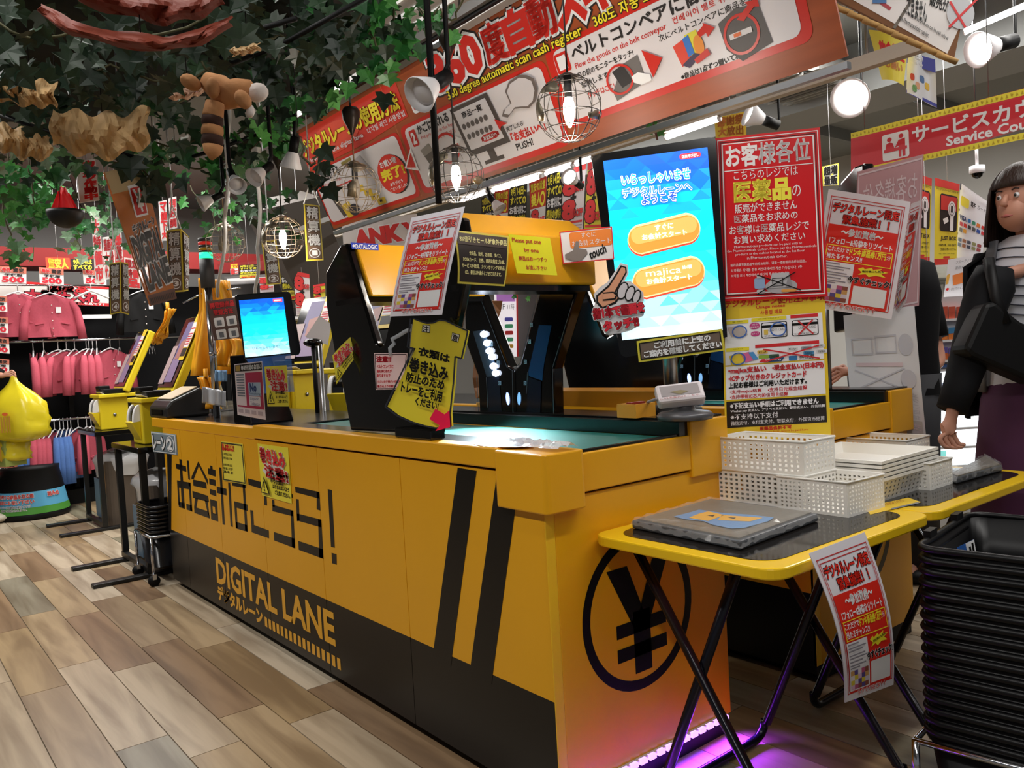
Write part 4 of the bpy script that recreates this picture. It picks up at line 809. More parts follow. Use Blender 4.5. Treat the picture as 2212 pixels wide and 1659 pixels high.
# ================================================================== LONG OVERHEAD BANNER
BLx = AX(722, 508, 2.0); yt = AX(640, 299, 2.0).y; xt = 2.0*BLx.y/yt; TLx = AX(640, 299, xt); BRx = AX(1830, 95, 2.0)
z_b = (BLx.z+BRx.z)/2; BLx.z = z_b
q4 = [V((xt, BLx.y, TLx.z)), V((xt, BRx.y, TLx.z)), V((2.0, BRx.y, z_b)), V((2.0, BLx.y, z_b))]
ext = (q4[0]-q4[3])*.06; q4[0] += ext; q4[1] += ext
pl = PL(q4[0], (q4[1]-q4[0]).cross(q4[3]-q4[0]))
BAN = thing('overhead_banner', 'long tilted orange-brown banner explaining the digital lane in numbered panels', 'banner', (q4[0]+q4[2])/2)
WOOD = mt('#9d4a22', .4, noise=.35, scale=5, stretch=(1, .4, 6))
mb = MB(); mb.slab(q4, -pl.n*.006, WOOD); mb.build('sheet', BAN)
c0 = q4[0]-ext; f0 = quadfn([c0, q4[1]-ext, q4[2], q4[3]]); p = Print(pl, .0011); p.lf = f0
RDB = mt('#c9281c', .35); PW = mt('#dcd6d8', .35); YT = mt('#f0dc2e', .4); DK = mt('#1d1512', .5)
AS = 5.5
def rr(x0, y0, x1, y1, r, m_): p.rrect(x0, y0, x1, y1, r, m_, r*AS)
p.poly([(.0,-.02),(.345,-.02),(.345,.30),(.22,.345),(.0,.355)], mt('#cc3320', .4)); p.oval(.12, .17, .09, .14, mt('#d8492f', .4))  # lighter oval paints a soft glow onto the title red
for x0, y0, x1, y1 in ((-.0,.37,.305,.965), (.312,.355,.645,.965), (.648,.31,.975,.865)): rr(x0, y0, x1, y1, .012, RDB)
for x0, y0, x1, y1 in ((.005,.39,.297,.93), (.322,.385,.636,.92), (.66,.345,.965,.82)): rr(x0, y0, x1, y1, .010, PW)
p.t('デジタルレーンの使用方法', .005, .055, .335, .215, YT, bold=.045, out=mt('#8c2013', .5), ow=.075); p.t('How to use the digital lane', .012, .245, .212, .30, PW, bold=.015); p.t('디지털 레인 사용방법', .228, .235, .332, .285, PW, bold=.015)
# big title
rr(.361, .06, .402, .31, .006, WHT); rr(.365, .085, .398, .285, .005, RDB); p.t('¥', .371, .115, .392, .255, WHT, bold=.03)
for ch, x0, x1 in [('3', .432, .462), ('6', .468, .500), ('0', .506, .54)]+[(c_, .551+.0452*i, .551+.0452*(i+1)-.004) for i, c_ in enumerate('度自動スキャンレジ')]:
    p.t(ch, x0, -.025, x1, .235, RDB, bold=.05, out=WHT, ow=.11, out2=DK, ow2=.15)
p.t('360 degree automatic scan cash register', .45, .265, .715, .345, YT, bold=.02, out=DK, ow=.09); p.t('360도 자동 스캔 계산대', .735, .25, .87, .325, YT, bold=.02, out=DK, ow=.09)
# panel 3
rr(.008, .40, .03, .56, .003, RDB); p.t('3', .013, .44, .025, .53, WHT, bold=.06); p.t('お会計する', .034, .415, .10, .51, DK, bold=.03); p.t('Payment 지불', .034, .53, .095, .565, RDB)
p.rect(.05, .60, .13, .612, RDB); p.poly([(.035,.66),(.05,.64),(.075,.90),(.055,.915)], mt('#4a4440', .5)); p.poly([(.06,.80),(.09,.78),(.10,.93),(.07,.94)], mt('#d8b52c', .5)); p.oval(.1, .88, .018, .06, mt('#2c2a33', .5))
for a in ((.13,.68), (.15,.74), (.165,.80), (.18,.86)): p.rect(a[0], a[1], a[0]+.025, a[1]+.06, mt('#d8b52c', .5)); p.rect(a[0]+.008, a[1]+.015, a[0]+.015, a[1]+.035, DK)
p.t('お釣り', .205, .74, .235, .78, RDB); p.poly([(.115,.41),(.15,.40),(.15,.43),(.115,.44)], mt('#8a7a30', .5)); p.poly([(.155,.44),(.18,.42),(.205,.62),(.19,.64)], mt('#b3adaf', .4)); p.oval(.256, .705, .041, .18, DK); p.oval(.252, .695, .041, .18, mt('#d5321f', .4))
p.t('お買い物', .228, .555, .277, .615, WHT, bold=.03); p.t('完了!', .222, .635, .288, .735, YT, bold=.05); p.t('ありがとう', .236, .765, .274, .795, WHT, bold=.02); p.t('ございました!', .230, .81, .282, .84, WHT, bold=.02)
p.poly([(.291,.69),(.325,.545),(.325,.755)], WHT); p.poly([(.297,.69),(.321,.585),(.321,.72)], RDB); p.rect(.3085, -.05, .3092, .97, mt('#c9764a', .4))
# panel 2
rr(.332, .415, .349, .555, .003, RDB); p.t('2', .3365, .44, .3445, .53, WHT, bold=.05); p.t('かごに入れる', .355, .40, .435, .475, DK, bold=.04); p.t('Put products in the bag', .358, .49, .44, .53, RDB); p.t('봉투에 넣음', .40, .54, .44, .575, RDB)
p.poly([(.345,.60),(.37,.57),(.385,.77),(.36,.80)], mt('#8d857c', .5)); p.poly([(.35,.66),(.372,.64),(.382,.75),(.36,.78)], mt('#5a5148', .5)); p.ring(.41, .67, .028, .13, .004, RDB, ty=.02); p.poly([(.425,.64),(.437,.62),(.437,.60),(.448,.64),(.437,.68),(.437,.66),(.425,.67)], WHT)
p.poly([(.445,.40),(.53,.40),(.543,.80),(.455,.80)], mt('#4a403b', .5)); p.poly([(.452,.43),(.524,.43),(.535,.755),(.461,.755)], mt('#d6d1d4', .4)); p.poly([(.49,.80),(.505,.80),(.507,.87),(.52,.87),(.52,.90),(.478,.90),(.478,.87),(.492,.87)], mt('#4a403b', .5)); p.t('商品一覧', .468, .455, .512, .505, DK, bold=.02)
for j in range(2):
    for i in range(6): p.oval(.464+.0098*i+.003*j, .565+.085*j, .0042, .024, mt('#5b5350', .5), 10)
rr(.49, .68, .528, .735, .008, RDB); p.t('お支払いへ', .495, .69, .524, .725, WHT, bold=.02); p.poly([(.528,.60),(.55,.665),(.536,.67),(.532,.70)], RDB)
GL = mt('#cfc9cb', .5)
for m_, g in ((mt('#6b5f5a', .5), 1.0), (GL, .86)):
    cx, cy = .588, .52; p.poly([(cx+(a-cx)*g, cy+(b-cy)*g) for a, b in ((.545,.605),(.551,.57),(.568,.55),(.566,.45),(.578,.40),(.60,.385),(.612,.41),(.622,.45),(.622,.53),(.612,.60),(.598,.625),(.585,.605),(.572,.59),(.555,.63))], m_)
p.t('完了したら', .545, .69, .578, .725, DK, bold=.02); p.t('「お支払いへ」', .546, .745, .612, .81, RDB, bold=.05); p.t('PUSH!', .549, .83, .582, .88, DK, bold=.02)
# panel 1
rr(.661, .37, .684, .50, .003, RDB); p.t('1', .669, .395, .676, .475, WHT, bold=.05); p.t('ベルトコンベアに商品を流す', .690, .365, .955, .455, DK, bold=.03); p.t('Flow the goods on the belt conveyor', .690, .475, .825, .52, RDB, bold=.01); p.t('컨베이어 벨트 위에 상품을 올림', .834, .465, .945, .505, RDB, bold=.01)
p.t('目の前のモニターをタッチ!', .69, .535, .775, .575, DK, bold=.02); p.t('起動します!', .69, .60, .735, .64, DK, bold=.02); p.t('タッチはここ!', .695, .68, .737, .72, RDB, bold=.02); p.t('次にベルトコンベアに商品を流す', .812, .525, .935, .565, DK, bold=.01)
p.poly([(.755,.60),(.78,.58),(.782,.75),(.735,.80),(.733,.74)], mt('#6b6664', .5)); p.poly([(.74,.62),(.757,.60),(.765,.72),(.748,.735)], mt('#262324', .5)); p.ring(.748, .68, .02, .095, .003, RDB, ty=.014)
p.polys([[(.765,.69),(.775,.68),(.79,.72),(.79,.755),(.775,.76),(.766,.73)]], WHT); p.poly([(.788,.565),(.811,.655),(.793,.745)], RDB)
p.poly([(.826,.62),(.842,.60),(.845,.73),(.831,.75)], mt('#d6402a', .5)); p.poly([(.843,.585),(.858,.58),(.861,.72),(.845,.725)], mt('#d8cf3a', .5)); p.poly([(.84,.60),(.848,.59),(.85,.70),(.842,.71)], mt('#2f6fc0', .5)); p.oval(.857, .67, .006, .06, mt('#e08a2c', .5)); p.poly([(.832,.74),(.85,.70),(.858,.72),(.84,.77)], mt('#3a2c4a', .5)); p.poly([(.848,.735),(.866,.70),(.868,.74),(.85,.765)], mt('#c5322a', .5))
p.poly([(.859,.60),(.868,.575),(.868,.56),(.880,.61),(.870,.645),(.869,.62),(.861,.63)], RDB); p.t('※商品は1点ずつ置いてね', .826, .785, .899, .82, DK, bold=.03)
p.poly([(.884,.60),(.905,.56),(.93,.58),(.935,.80),(.90,.84),(.886,.75)], mt('#55504f', .5)); p.ring(.906, .70, .02, .11, .003, RDB, ty=.016); p.rect(.893, .68, .918, .71, mt('#d9d4d4', .5)); p.rect(.898, .685, .906, .705, mt('#d8682c', .5)); p.poly([(.905,.62),(.92,.57),(.917,.55),(.931,.56),(.931,.60),(.926,.59),(.912,.64)], RDB)
p.build('printed_face', BAN)
# rail holding the banner
mb = MB(); a, b = q4[0]+V((-.04, .3, .02)), q4[1]+V((-.04, -.4, .02)); mb.bb((a.x-.025, a.y, a.z), (a.x+.025, b.y, a.z+.035), mt('#8a8784', .3, .6)); mb.build('top_rail', BAN)
mb = MB(); mb.bb((a.x-.008, a.y, a.z-.012), (a.x+.008, b.y, a.z), MBLK); mb.build('rail_groove', BAN)
for y in (3.6, 2.4, 1.3): mb = MB(); mb.tube([(a.x, y, a.z+.03), (a.x, y, CEIL)], .005, STL, 6); mb.build('hanger_rod', BAN)
mb = MB(); mb.bb((2.0-.004, BRx.y, z_b-.03), (2.0+.016, BLx.y, z_b-.012), STL); mb.build('bottom_rail', BAN)
# small rods of the lower rail
r2 = MB().bb((2.34, 2.0, 2.02), (2.37, 5.2, 2.05), mt('#8f8c88', .4, .4)).build('cable_tray', None, 'grey cable tray running behind the long banner', 'cable tray')
for y in (2.2, 2.8, 3.4): mb = MB(); mb.bb((2.0, y, 2.05), (2.6, y+.05, 2.07), mt('#a9a7a3', .4, .4)); mb.build('cross_bracket', r2)
for y in (2.1, 4.6): mb = MB(); mb.tube([(2.355, y, 2.05), (2.355, y, CEIL)], .006, STL, 6); mb.build('hanger_rod', r2)
# ================================================================== GLOBE PENDANTS
def pendant(px, py, rp, on, label, wirecol, seed, cord=.30):
    D = FPX*.09/rp; c = AD(px, py, D); r = .09; WM = mt(wirecol, .35, .7)
    t = thing('globe_pendant', label, 'pendant lamp', c-V((0, 0, r)), 'wire globe pendants')
    for k in range(6):
        a = math.pi*k/6; mb = MB(); mb.tube([c+V((math.cos(a)*r*math.sin(b), math.sin(a)*r*math.sin(b), r*math.cos(b))) for b in (2*math.pi*i/28 for i in range(28))], .0013, WM, 4, closed=True); mb.build('meridian_wire', t)
    for k in range(1, 7):
        h = r*math.cos(math.pi*k/7); q = r*math.sin(math.pi*k/7); mb = MB(); mb.tube([c+V((q*math.cos(b), q*math.sin(b), h)) for b in (2*math.pi*i/28 for i in range(28))], .0013, WM, 4, closed=True); mb.build('parallel_wire', t)
    mb = MB(); mb.lathe([(.0, r+.006), (.012, r+.006), (.03, r-.006), (.032, r-.009)], c, WM, 16); mb.build('top_cap', t)
    mb = MB(); mb.lathe([(0, r), (.011, r), (.011, .03), (.0, .03)], c, DGR, 12); mb.build('lamp_socket', t)
    mb = MB(); mb.lathe([(0, .032), (.010, .03), (.0155, .012), (.0165, -.01), (.011, -.035), (.004, -.05), (0, -.052)], c, mt('#fff6ea', .2, em=24.) if on else mt('#b9b2a4', .2), 14); mb.build('bulb', t)
    rnd = random.Random(seed); view = (CAM-c).normalized(); side = view.cross(V((0, 0, 1))).normalized()
    PM = mt('#8f8470', .4, .5, noise=.25, scale=60)
    for (u, v, su, sv) in ([(.12, -.1, .26, .42), (-.1, .75, .35, .2)] if not on else [(.5, .6, .3, .2), (-.75, -.25, .2, .18), (.88, .0, .16, .45)]):
        pts = []
        for k in range(11):
            a = 2*math.pi*k/11; g = rnd.uniform(.6, 1.15); x, z = u+su*g*math.cos(a), v+sv*g*math.sin(a); d = math.sqrt(max(0.02, 1-x*x-z*z)); q = (side*x+V((0, 0, 1))*z+view*d).normalized(); pts.append(c+q*r*1.006)
        m_ = sum(pts, V())/len(pts); m_ = c+(m_-c).normalized()*r*1.012; mb = MB(); mb.add([m_]+pts, [(0, i+1, (i+1) % 11+1) for i in range(11)], PM, True); mb.build('continent_plate', t, solid=.001)
    top = c+V((0, 0, r+cord)); mb = MB(); mb.tube([c+V((0, 0, r)), top], .0028, mt('#8a6a4c', .7) if not on else mt('#2a2624', .6), 6); mb.build('cord', t)
    mb = MB(); mb.lathe([(.004, -.02), (.012, 0), (.03, .035), (.034, .065), (.026, .078), (0, .08)], top, mt('#3a322c', .35, .6), 16); mb.build('bell_canopy', t); mb = MB(); mb.tube([top+V((0, 0, .07)), (top.x, top.y, CEIL)], .004, DGR, 6); mb.build('rod', t)
    if on:
        l = bpy.data.lights.new('pendant_glow', 'POINT'); l.energy = 4.5; l.color = (1, .9, .78); l.shadow_soft_size = .02; o = bpy.data.objects.new('pendant_glow', l); COL.objects.link(o); o.location = c-V((0, 0, .075))
    return t
pendant(1229, 235, 71, True, 'largest lit wire globe pendant in front of banner panel one', '#55504c', 1); pendant(985, 378, 60, True, 'lit wire globe pendant hanging beside the black pole', '#4a4643', 2); pendant(768, 405, 53, False, 'unlit wire globe pendant with tan continent in front of panel three', '#c9b8a0', 3, .12)
pendant(611, 513, 45, True, 'lit wire globe pendant above the small blue monitor', '#b3a28a', 4, .22); pendant(487, 525, 41, False, 'farthest unlit wire globe pendant behind the signal tower', '#b9ab98', 5, .25)
# ================================================================== SPOTLIGHTS
SHADE = mt('#e6e4e6', .4)
def spot(lens, body, D, dD, rp, label, lit=0, to=None):
    a, b = AD(*lens, D), AD(*body, D+dD); ax = (a-b).normalized(); r = rp*D/FPX; L = (a-b).length
    t = thing('spotlight', label, 'spotlight', b, 'ceiling spotlights')
    mb = MB(); mb.lathe([(r*.45, -L*.62), (r*.62, -L*.45), (r, 0), (r*.97, .002), (r*.55, -L*.42)], a, SHADE, 20, ax=ax); mb.build('reflector_shade', t)
    mb = MB(); mb.lathe([(0, -L*.52), (r*.42, -L*.52), (r*.42, -L*1.25), (0, -L*1.25)], a, MBLK, 14, ax=ax); mb.build('lamp_body', t)
    mb = MB(); mb.lathe([(0, -L*.1), (r*.55, -L*.12), (r*.8, -L*.22)], a, mt('#fffaf0', .3, em=float(lit)) if lit else mt('#cfcdcf', .3), 18, ax=ax); mb.build('lens', t)
    e = to or (b-ax*L*.3+V((0, 0, 1))*0); top = V((e.x, e.y, CEIL)); mb = MB(); mb.tube([a-ax*L, e+V((0, 0, .03)), top], .007, MBLK, 6); mb.build('stem', t)
    return t
spot((905,205), (955,172), 2.1, .06, 40, 'white cone spotlight clamped to the black pole')
spot((628,362), (636,308), 2.7, -.02, 24, 'white cone spotlight pointing straight down beside the banner\'s left end'); spot((548,384), (578,362), 2.8, .05, 22, 'white cone spotlight in the middle of the left ivy'); spot((513,402), (500,376), 2.75, .08, 20, 'white cone spotlight facing the camera left of the white cable'); spot((434,440), (472,424), 3.1, .03, 18, 'white cone spotlight above the signal tower')
spot((1836,212), (1856,200), 4.0, .12, 42, 'dazzling round spotlight pointing at the camera', 40); spot((2112,108), (2175,92), 3.6, .04, 38, 'bright spotlight at the upper right under the tube light', 30); spot((1615,246), (1668,266), 4.0, .02, 26, 'bright spotlight above the red notice', 30); spot((1228,381), (1250,398), 3.9, .08, 19, 'glowing spotlight over the discount posters', 36); spot((1080,452), (1060,428), 3.9, .02, 16, 'white cone spotlight just above the yellow scanner bar')
# black pole carrying the clamped spotlight
a = AD(948, 440, 2.16); mb = MB(); mb.tube([a, (a.x, a.y, CEIL)], .009, MBLK, 8); mb.build('hanging_pole', None, 'thick black pole hanging from the ceiling in front of the banner', 'pole')
# white corrugated cables
for i, Q in enumerate(([(493,190,2.8),(492,350,2.95),(487,500,3.6),(470,640,4.1)], [(556,300,3.4),(560,420,3.8),(558,560,4.2),(552,640,4.4)])):
    q = [AD(*a) for a in Q]; P_ = [V((q[0].x, q[0].y, CEIL))]+[q[j]+(q[j+1]-q[j])*k/5+V((.006*math.sin(k*1.1), 0, 0)) for j in range(3) for k in range(5)]+[q[3]]
    MB().tube(P_, .0085, mt('#d6d6d8', .5), 8).build('power_cable', None, ('white corrugated cable dropping to the signal tower', 'white cable dropping behind the small monitor')[i], 'cable')
# ================================================================== HANGING SIGNS
FRM = mt('#dcc63c', .4); BRN = mt('#6d5442', .5, noise=.25, scale=12); BRD = mt('#3b2a20', .5)
def tower_sign(num, qa, qb, D, yaw, label, up=.5):
    pl = PF(*qa[0], D, yaw); ca = [pl.pt(*q) for q in qa]; t = thing('number_sign', label, 'hanging sign', sum(ca, V())/4, 'hanging cashier machine signs')
    def face(c, dim=1):
        n = (c[1]-c[0]).cross(c[3]-c[0]); pl_ = PL(c[0], n); mb = MB(); mb.slab(c, -pl_.n*.004, FRM); o = mb.build('panel', t); p = Print(pl_, .002); p.lf = quadfn(c)
        p.rect(.08, .025, .92, .975, BRD); p.rect(.12, .035, .88, .965, BRN); p.rect(.12, .26, .88, .285, mt('#8d7a68', .5)); p.rect(.12, .52, .88, .54, mt('#8d7a68', .5))
        for ch, y in zip('精算機', (.05, .29, .53)): p.t(ch, .15, y, .85, y+.20, WHT, bold=.03, out=BRD, ow=.07)
        p.ring(.5, .865, .33, .085, .05, WHT, ty=.012); p.t(num, .42 if num == '1' else .36, .825, .58 if num == '1' else .64, .905, WHT, bold=.05); p.build('printed_face', o)
    face(ca)
    if qb:
        d2 = (ca[1]-ca[0]).length; sd = [PF(*q, D+.06, yaw).pt(*q) for q in qb]; pl2 = PL(ca[1], (sd[0]-ca[1]).cross(ca[2]-ca[1])); face([ca[1], pl2.pt(*qb[0]), pl2.pt(*qb[1]), ca[2]])
    m_ = (ca[0]+ca[1])/2
    for e in (ca[0], ca[1]): mb = MB(); mb.tube([e, (m_.x, m_.y, m_.z+.1), (m_.x, m_.y, CEIL)], .003, WHT, 5); mb.build('string', t)
    return t
tower_sign('3', [(359,498),(391,494),(397,630),(365,632)], [(409,512),(407,628)], 3.3, 5, 'brown hanging sign numbered three with yellow frame, nearest of the left ones')
tower_sign('4', [(236,570),(260,565),(261,675),(238,680)], [(277,569),(279,680)], 3.7, 0, 'brown hanging sign numbered four in front of the cardigans')
tower_sign('1', [(656,440),(690,444),(699,562),(662,564)], None, 3.6, 10, 'brown hanging sign numbered one left of the long banner')
tower_sign('2', [(565,521),(597,519),(608,613),(576,616)], None, 4.2, 10, 'brown hanging sign numbered two behind the lit globe pendant')
s = Sign('lane_board', 'long tilted orange-brown lane board hanging among the ivy', 'hanging sign', [(226,372),(306,353),(382,645),(326,661)], PF(300, 500, 3.0, 25), mt('#c77a45', .12, noise=.25, scale=4), .012)
p = s.pr; p.rect(0, 0, 1, .16, mt('#b9a27c', .12)); p.poly([(.45,.13),(.86,.13),(.80,.36),(.42,.36)], WHT); p.poly([(.49,.15),(.82,.15),(.77,.345),(.46,.345)], RDB); p.t('¥', .56, .17, .74, .32, WHT, bold=.04)  # pale top band paints the board's sheen into the colour
p.text('デジタルレーン', (.22,.41), (.93,.37), (.22,.475), BV, bold=.03, out=WHT, ow=.1); p.text('DIGITAL', (.08,.50), (1.0,.47), (.05,.70), BV, bold=.05, out=WHT, ow=.10); p.text('LANE', (.12,.72), (.98,.69), (.1,.885), BV, bold=.05, out=WHT, ow=.10); p.rect(0, .92, 1, 1, mt('#5a2c18', .4))
for k in range(14): p.rect(.05+.065*k, .945, .08+.065*k, .985, mt('#2c1a10', .5))
o = s.done(); a = s.fn(.5, 0); MB().tube([a, (a.x, a.y, CEIL)], .003, STL, 5).build('string', o)
s = Sign('camera_notice', 'white hanging notice with red vertical writing left of the lane board', 'hanging sign', [(165,348),(206,343),(215,432),(172,438)], PF(190, 390, 3.1, 10), mt('#e6e2e0', .5), .01); s.pr.vt('カメラ作動中', .3, .02, .9, .97, RED, bold=.06)
o = s.done(); a = s.fn(.5, 0); MB().tube([a, (a.x, a.y, CEIL)], .003, STL, 5).build('string', o)
# pharmacy board with rope edge, upper right
pl = PF(1960, 60, 2.5, 0); RP = mt('#b08a52', .8, noise=.3, scale=40)
s = Sign('pharmacy_board', 'tilted white board with brown rope-trimmed frame at the top right', 'hanging sign', [(1760,-110),(2100,-60),(2060,132),(1768,-22)], pl, mt('#7a4f2c', .7, noise=.3, scale=10), .02)
t = s.o; p = Print(pl, .001); p.poly([(1790,-100),(2128,-60),(2046,116),(1790,-30)], mt('#e6e2df', .4)); p.poly([(1928,60),(1934,63),(2010,-60),(2004,-60)], mt('#6d6458', .5))
p.text('できません', (1960,-10), (2003,8), (1958,32), BV, bold=.03); p.text('販売が', (2010,-14), (2050,3), (2008,12), BV, bold=.03); p.text('Pharmaceuticals products can be paid only at', (1953,19), (2049,80), (1951,29), BV, bold=.01); p.text('the Pharmaceuticals cashier.', (1944,33), (2008,73), (1942,43), BV, bold=.01)
p.oval(2075, 30, 30, 34, mt('#c9ccd0', .5)); p.line((2050,60), (2110,0), 5, RED); p.line((2052,5), (2086,62), 5, RED); p.line((1895,0), (1924,20), 8, mt('#b03a44', .5)); p.rect(1885, 0, 1915, 8, mt('#4a78b0', .5)); p.build('printed_face', t)
for k in range(9):
    f = k/8; x, y = 1790+(2045-1790)*f, 10+(128-10)*f
    c = pl.pt(x, y); MB().tube([c+CR*-.03+CD*-.012+pl.n*.012, c+CR*.03+CD*.012+pl.n*.012], .009, RP, 8).build('rope_binding', t)
for q in ((1800,-90),(2090,-50)): c = pl.pt(*q); MB().tube([c, (c.x, c.y, CEIL)], .003, STL, 5).build('string', t)
s = Sign('eating_area_notice', 'curved yellow paper notice hanging under the rope-edged board', 'hanging sign', [(1876,64),(1962,92),(1952,186),(1905,172)], PF(1920, 125, 3.4, 0), mt('#e3cf3c', .5), .001, bend=lambda u, v: .04*math.sin(u*3)); p = s.pr; p.t('飲食禁止', .2, .2, .95, .5, RED, bold=.05); p.t('お願い', .3, .55, .9, .75, mt('#c0752c', .5), bold=.03); o = s.done(); a = s.fn(.5, 0); MB().tube([a, (a.x, a.y, CEIL)], .002, WHT, 5).build('string', o)
s = Sign('queue_notice', 'blue-edged white picture notice hanging left of the service sign', 'hanging sign', [(1960,112),(2020,128),(2024,232),(1958,200)], PF(1990, 170, 3.4, 0), mt('#dfe0e2', .4), .001, bend=lambda u, v: .015*math.sin(u*6)); p = s.pr; p.rect(0, 0, 1, .28, mt('#3a3f9c', .5)); p.t('お会計は', .1, .03, .9, .13, WHT, bold=.03); p.t('こちらです', .1, .15, .9, .25, WHT, bold=.03)
for x, y, c in ((.12,.5,'#c0413a'), (.3,.65,'#d8a07a'), (.45,.45,'#5a7aa8'), (.62,.55,'#e0b43a'), (.2,.75,'#6a9a5a')): p.rrect(x, y, x+.15, y+.16, .05, mt(c, .5), .05)
p.rect(0, .93, 1, 1, mt('#3a3f9c', .5)); o = s.done(); a = s.fn(.5, 0); MB().tube([a, (a.x, a.y, CEIL)], .002, WHT, 5).build('string', o)
# cauldron with a red cloth flame
c = AD(141, 455, 3.0); t = thing('hanging_cauldron', 'black bowl with red cloth flame hanging under the ivy', 'decoration', c-V((0, 0, .066)))
mb = MB(); n = 8; mb.lathe([(0, -.064)]+[(.064*math.sin(math.pi/2*k/n), -.064*math.cos(math.pi/2*k/n)) for k in range(1, n+1)]+[(.06, 0), (.035, -.03)], c, mt('#161616', .5), 24); mb.build('bowl', t)
rnd = random.Random(4); mb = MB()
for k in range(3): mb.grid(lambda u, v: c+V(((u-.5)*.075*(1-v*.75)+.012*(k-1), .012*(k-1)+.012*math.sin(u*7+k), v*(.085-.02*abs(k-1))+.006*math.sin(u*9))), 8, 8, mt('#e21c22', .6, em=.15))
mb.build('cloth_flame', t, solid=.001)
for a in range(3): q = c+V((.06*math.cos(a*2.1), .06*math.sin(a*2.1), 0)); MB().tube([q, c+V((0, 0, .2)), (c.x, c.y, CEIL)], .0012, MBLK, 5).build('chain', t)
# ================================================================== IVY, NET ROPES, DARK SHEET, PAPER AND PLUSH OVER THE LEFT SIDE
LEAF = [(0, 0), (.22, -.12), (.55, -.05), (.42, .22), (.72, .45), (.34, .52), (0, 1.0), (-.34, .52), (-.72, .45), (-.42, .22), (-.55, -.05), (-.22, -.12)]
def leafmat(h, r=.45):
    m = mt(h, r, noise=.35, scale=14); b = m.node_tree.nodes['Principled BSDF']; b.inputs['Transmission Weight'].default_value = 0.0; return m
GM = {'d': ['#1c3020', '#22361f', '#2a3d2c'], 'm': ['#24552c', '#2f6b34', '#3a5a3a'], 'b': ['#3f8a3c', '#2f7a38', '#55a04a'], 'p': ['#7f9c80', '#5f8a5c', '#93a88c']}  # dark greens hold the near leaves' shade, bright greens the tube light
LM = {}
for k, L in GM.items():
    for i, h in enumerate(L):
        mb = MB(); g = leafmat(h); f = [V((x, y-.2, .16*abs(x)-.10*(y-.3)**2+.02*((j*7) % 3))) for j, (x, y) in enumerate(LEAF)]
        mb.add([V((0, .25, -.05))]+f, [(0, j+1, (j+1) % 12+1) for j in range(12)], g, False); me = bpy.data.meshes.new('ivy_leaf'); me.from_pydata(mb.v, [], mb.f); me.materials.append(g); me.update(); LM[(k, i)] = me
VINE = mt('#4d4a2c', .7)
_lf = random.Random(11)
def garland(px, n, label, kinds='m', spread=.07, size=.05, droop=.05):
    P_ = [AD(x, y, d) for x, y, d in px]; t = thing('ivy_garland', label, 'ivy garland', P_[0], 'artificial ivy garlands'); pts = []
    for a, b in zip(P_[:-1], P_[1:]):
        for k in range(8): f = k/8; pts.append(a+(b-a)*f-V((0, 0, droop*math.sin(f*math.pi)))+V((_lf.uniform(-.01, .01), _lf.uniform(-.01, .01), 0)))
    pts.append(P_[-1]); MB().tube(pts, .0035, VINE, 5).build('vine_stem', t)
    MB().tube([P_[0], (P_[0].x, P_[0].y, CEIL)], .0012, MBLK, 4).build('hanging_wire', t)
    for k in range(n):
        f = _lf.random()*(len(pts)-1); i = int(f); q = pts[i]+(pts[min(i+1, len(pts)-1)]-pts[i])*(f-i)
        q = q+V((_lf.gauss(0, spread), _lf.gauss(0, spread), _lf.gauss(-.01, spread*.75)))
        o = bpy.data.objects.new('ivy_leaf', LM[(_lf.choice(kinds), _lf.randrange(3))]); COL.objects.link(o); o.parent = t; s_ = size*_lf.uniform(.55, 1.2)
        v = (CAM-q).normalized(); ax_ = (v+V((_lf.gauss(0, .5), _lf.gauss(0, .5), _lf.gauss(0, .45)))).normalized(); dn = V((_lf.gauss(0, .5), _lf.gauss(0, .5), -1)); yv = (dn-ax_*dn.dot(ax_)).normalized(); xv = yv.cross(ax_)
        M = Matrix(((xv.x*s_, yv.x*s_, ax_.x*s_, 0), (xv.y*s_, yv.y*s_, ax_.y*s_, 0), (xv.z*s_, yv.z*s_, ax_.z*s_, 0), (0, 0, 0, 1))); M.translation = q-ORG[t.name]; o.matrix_local = M
    return t
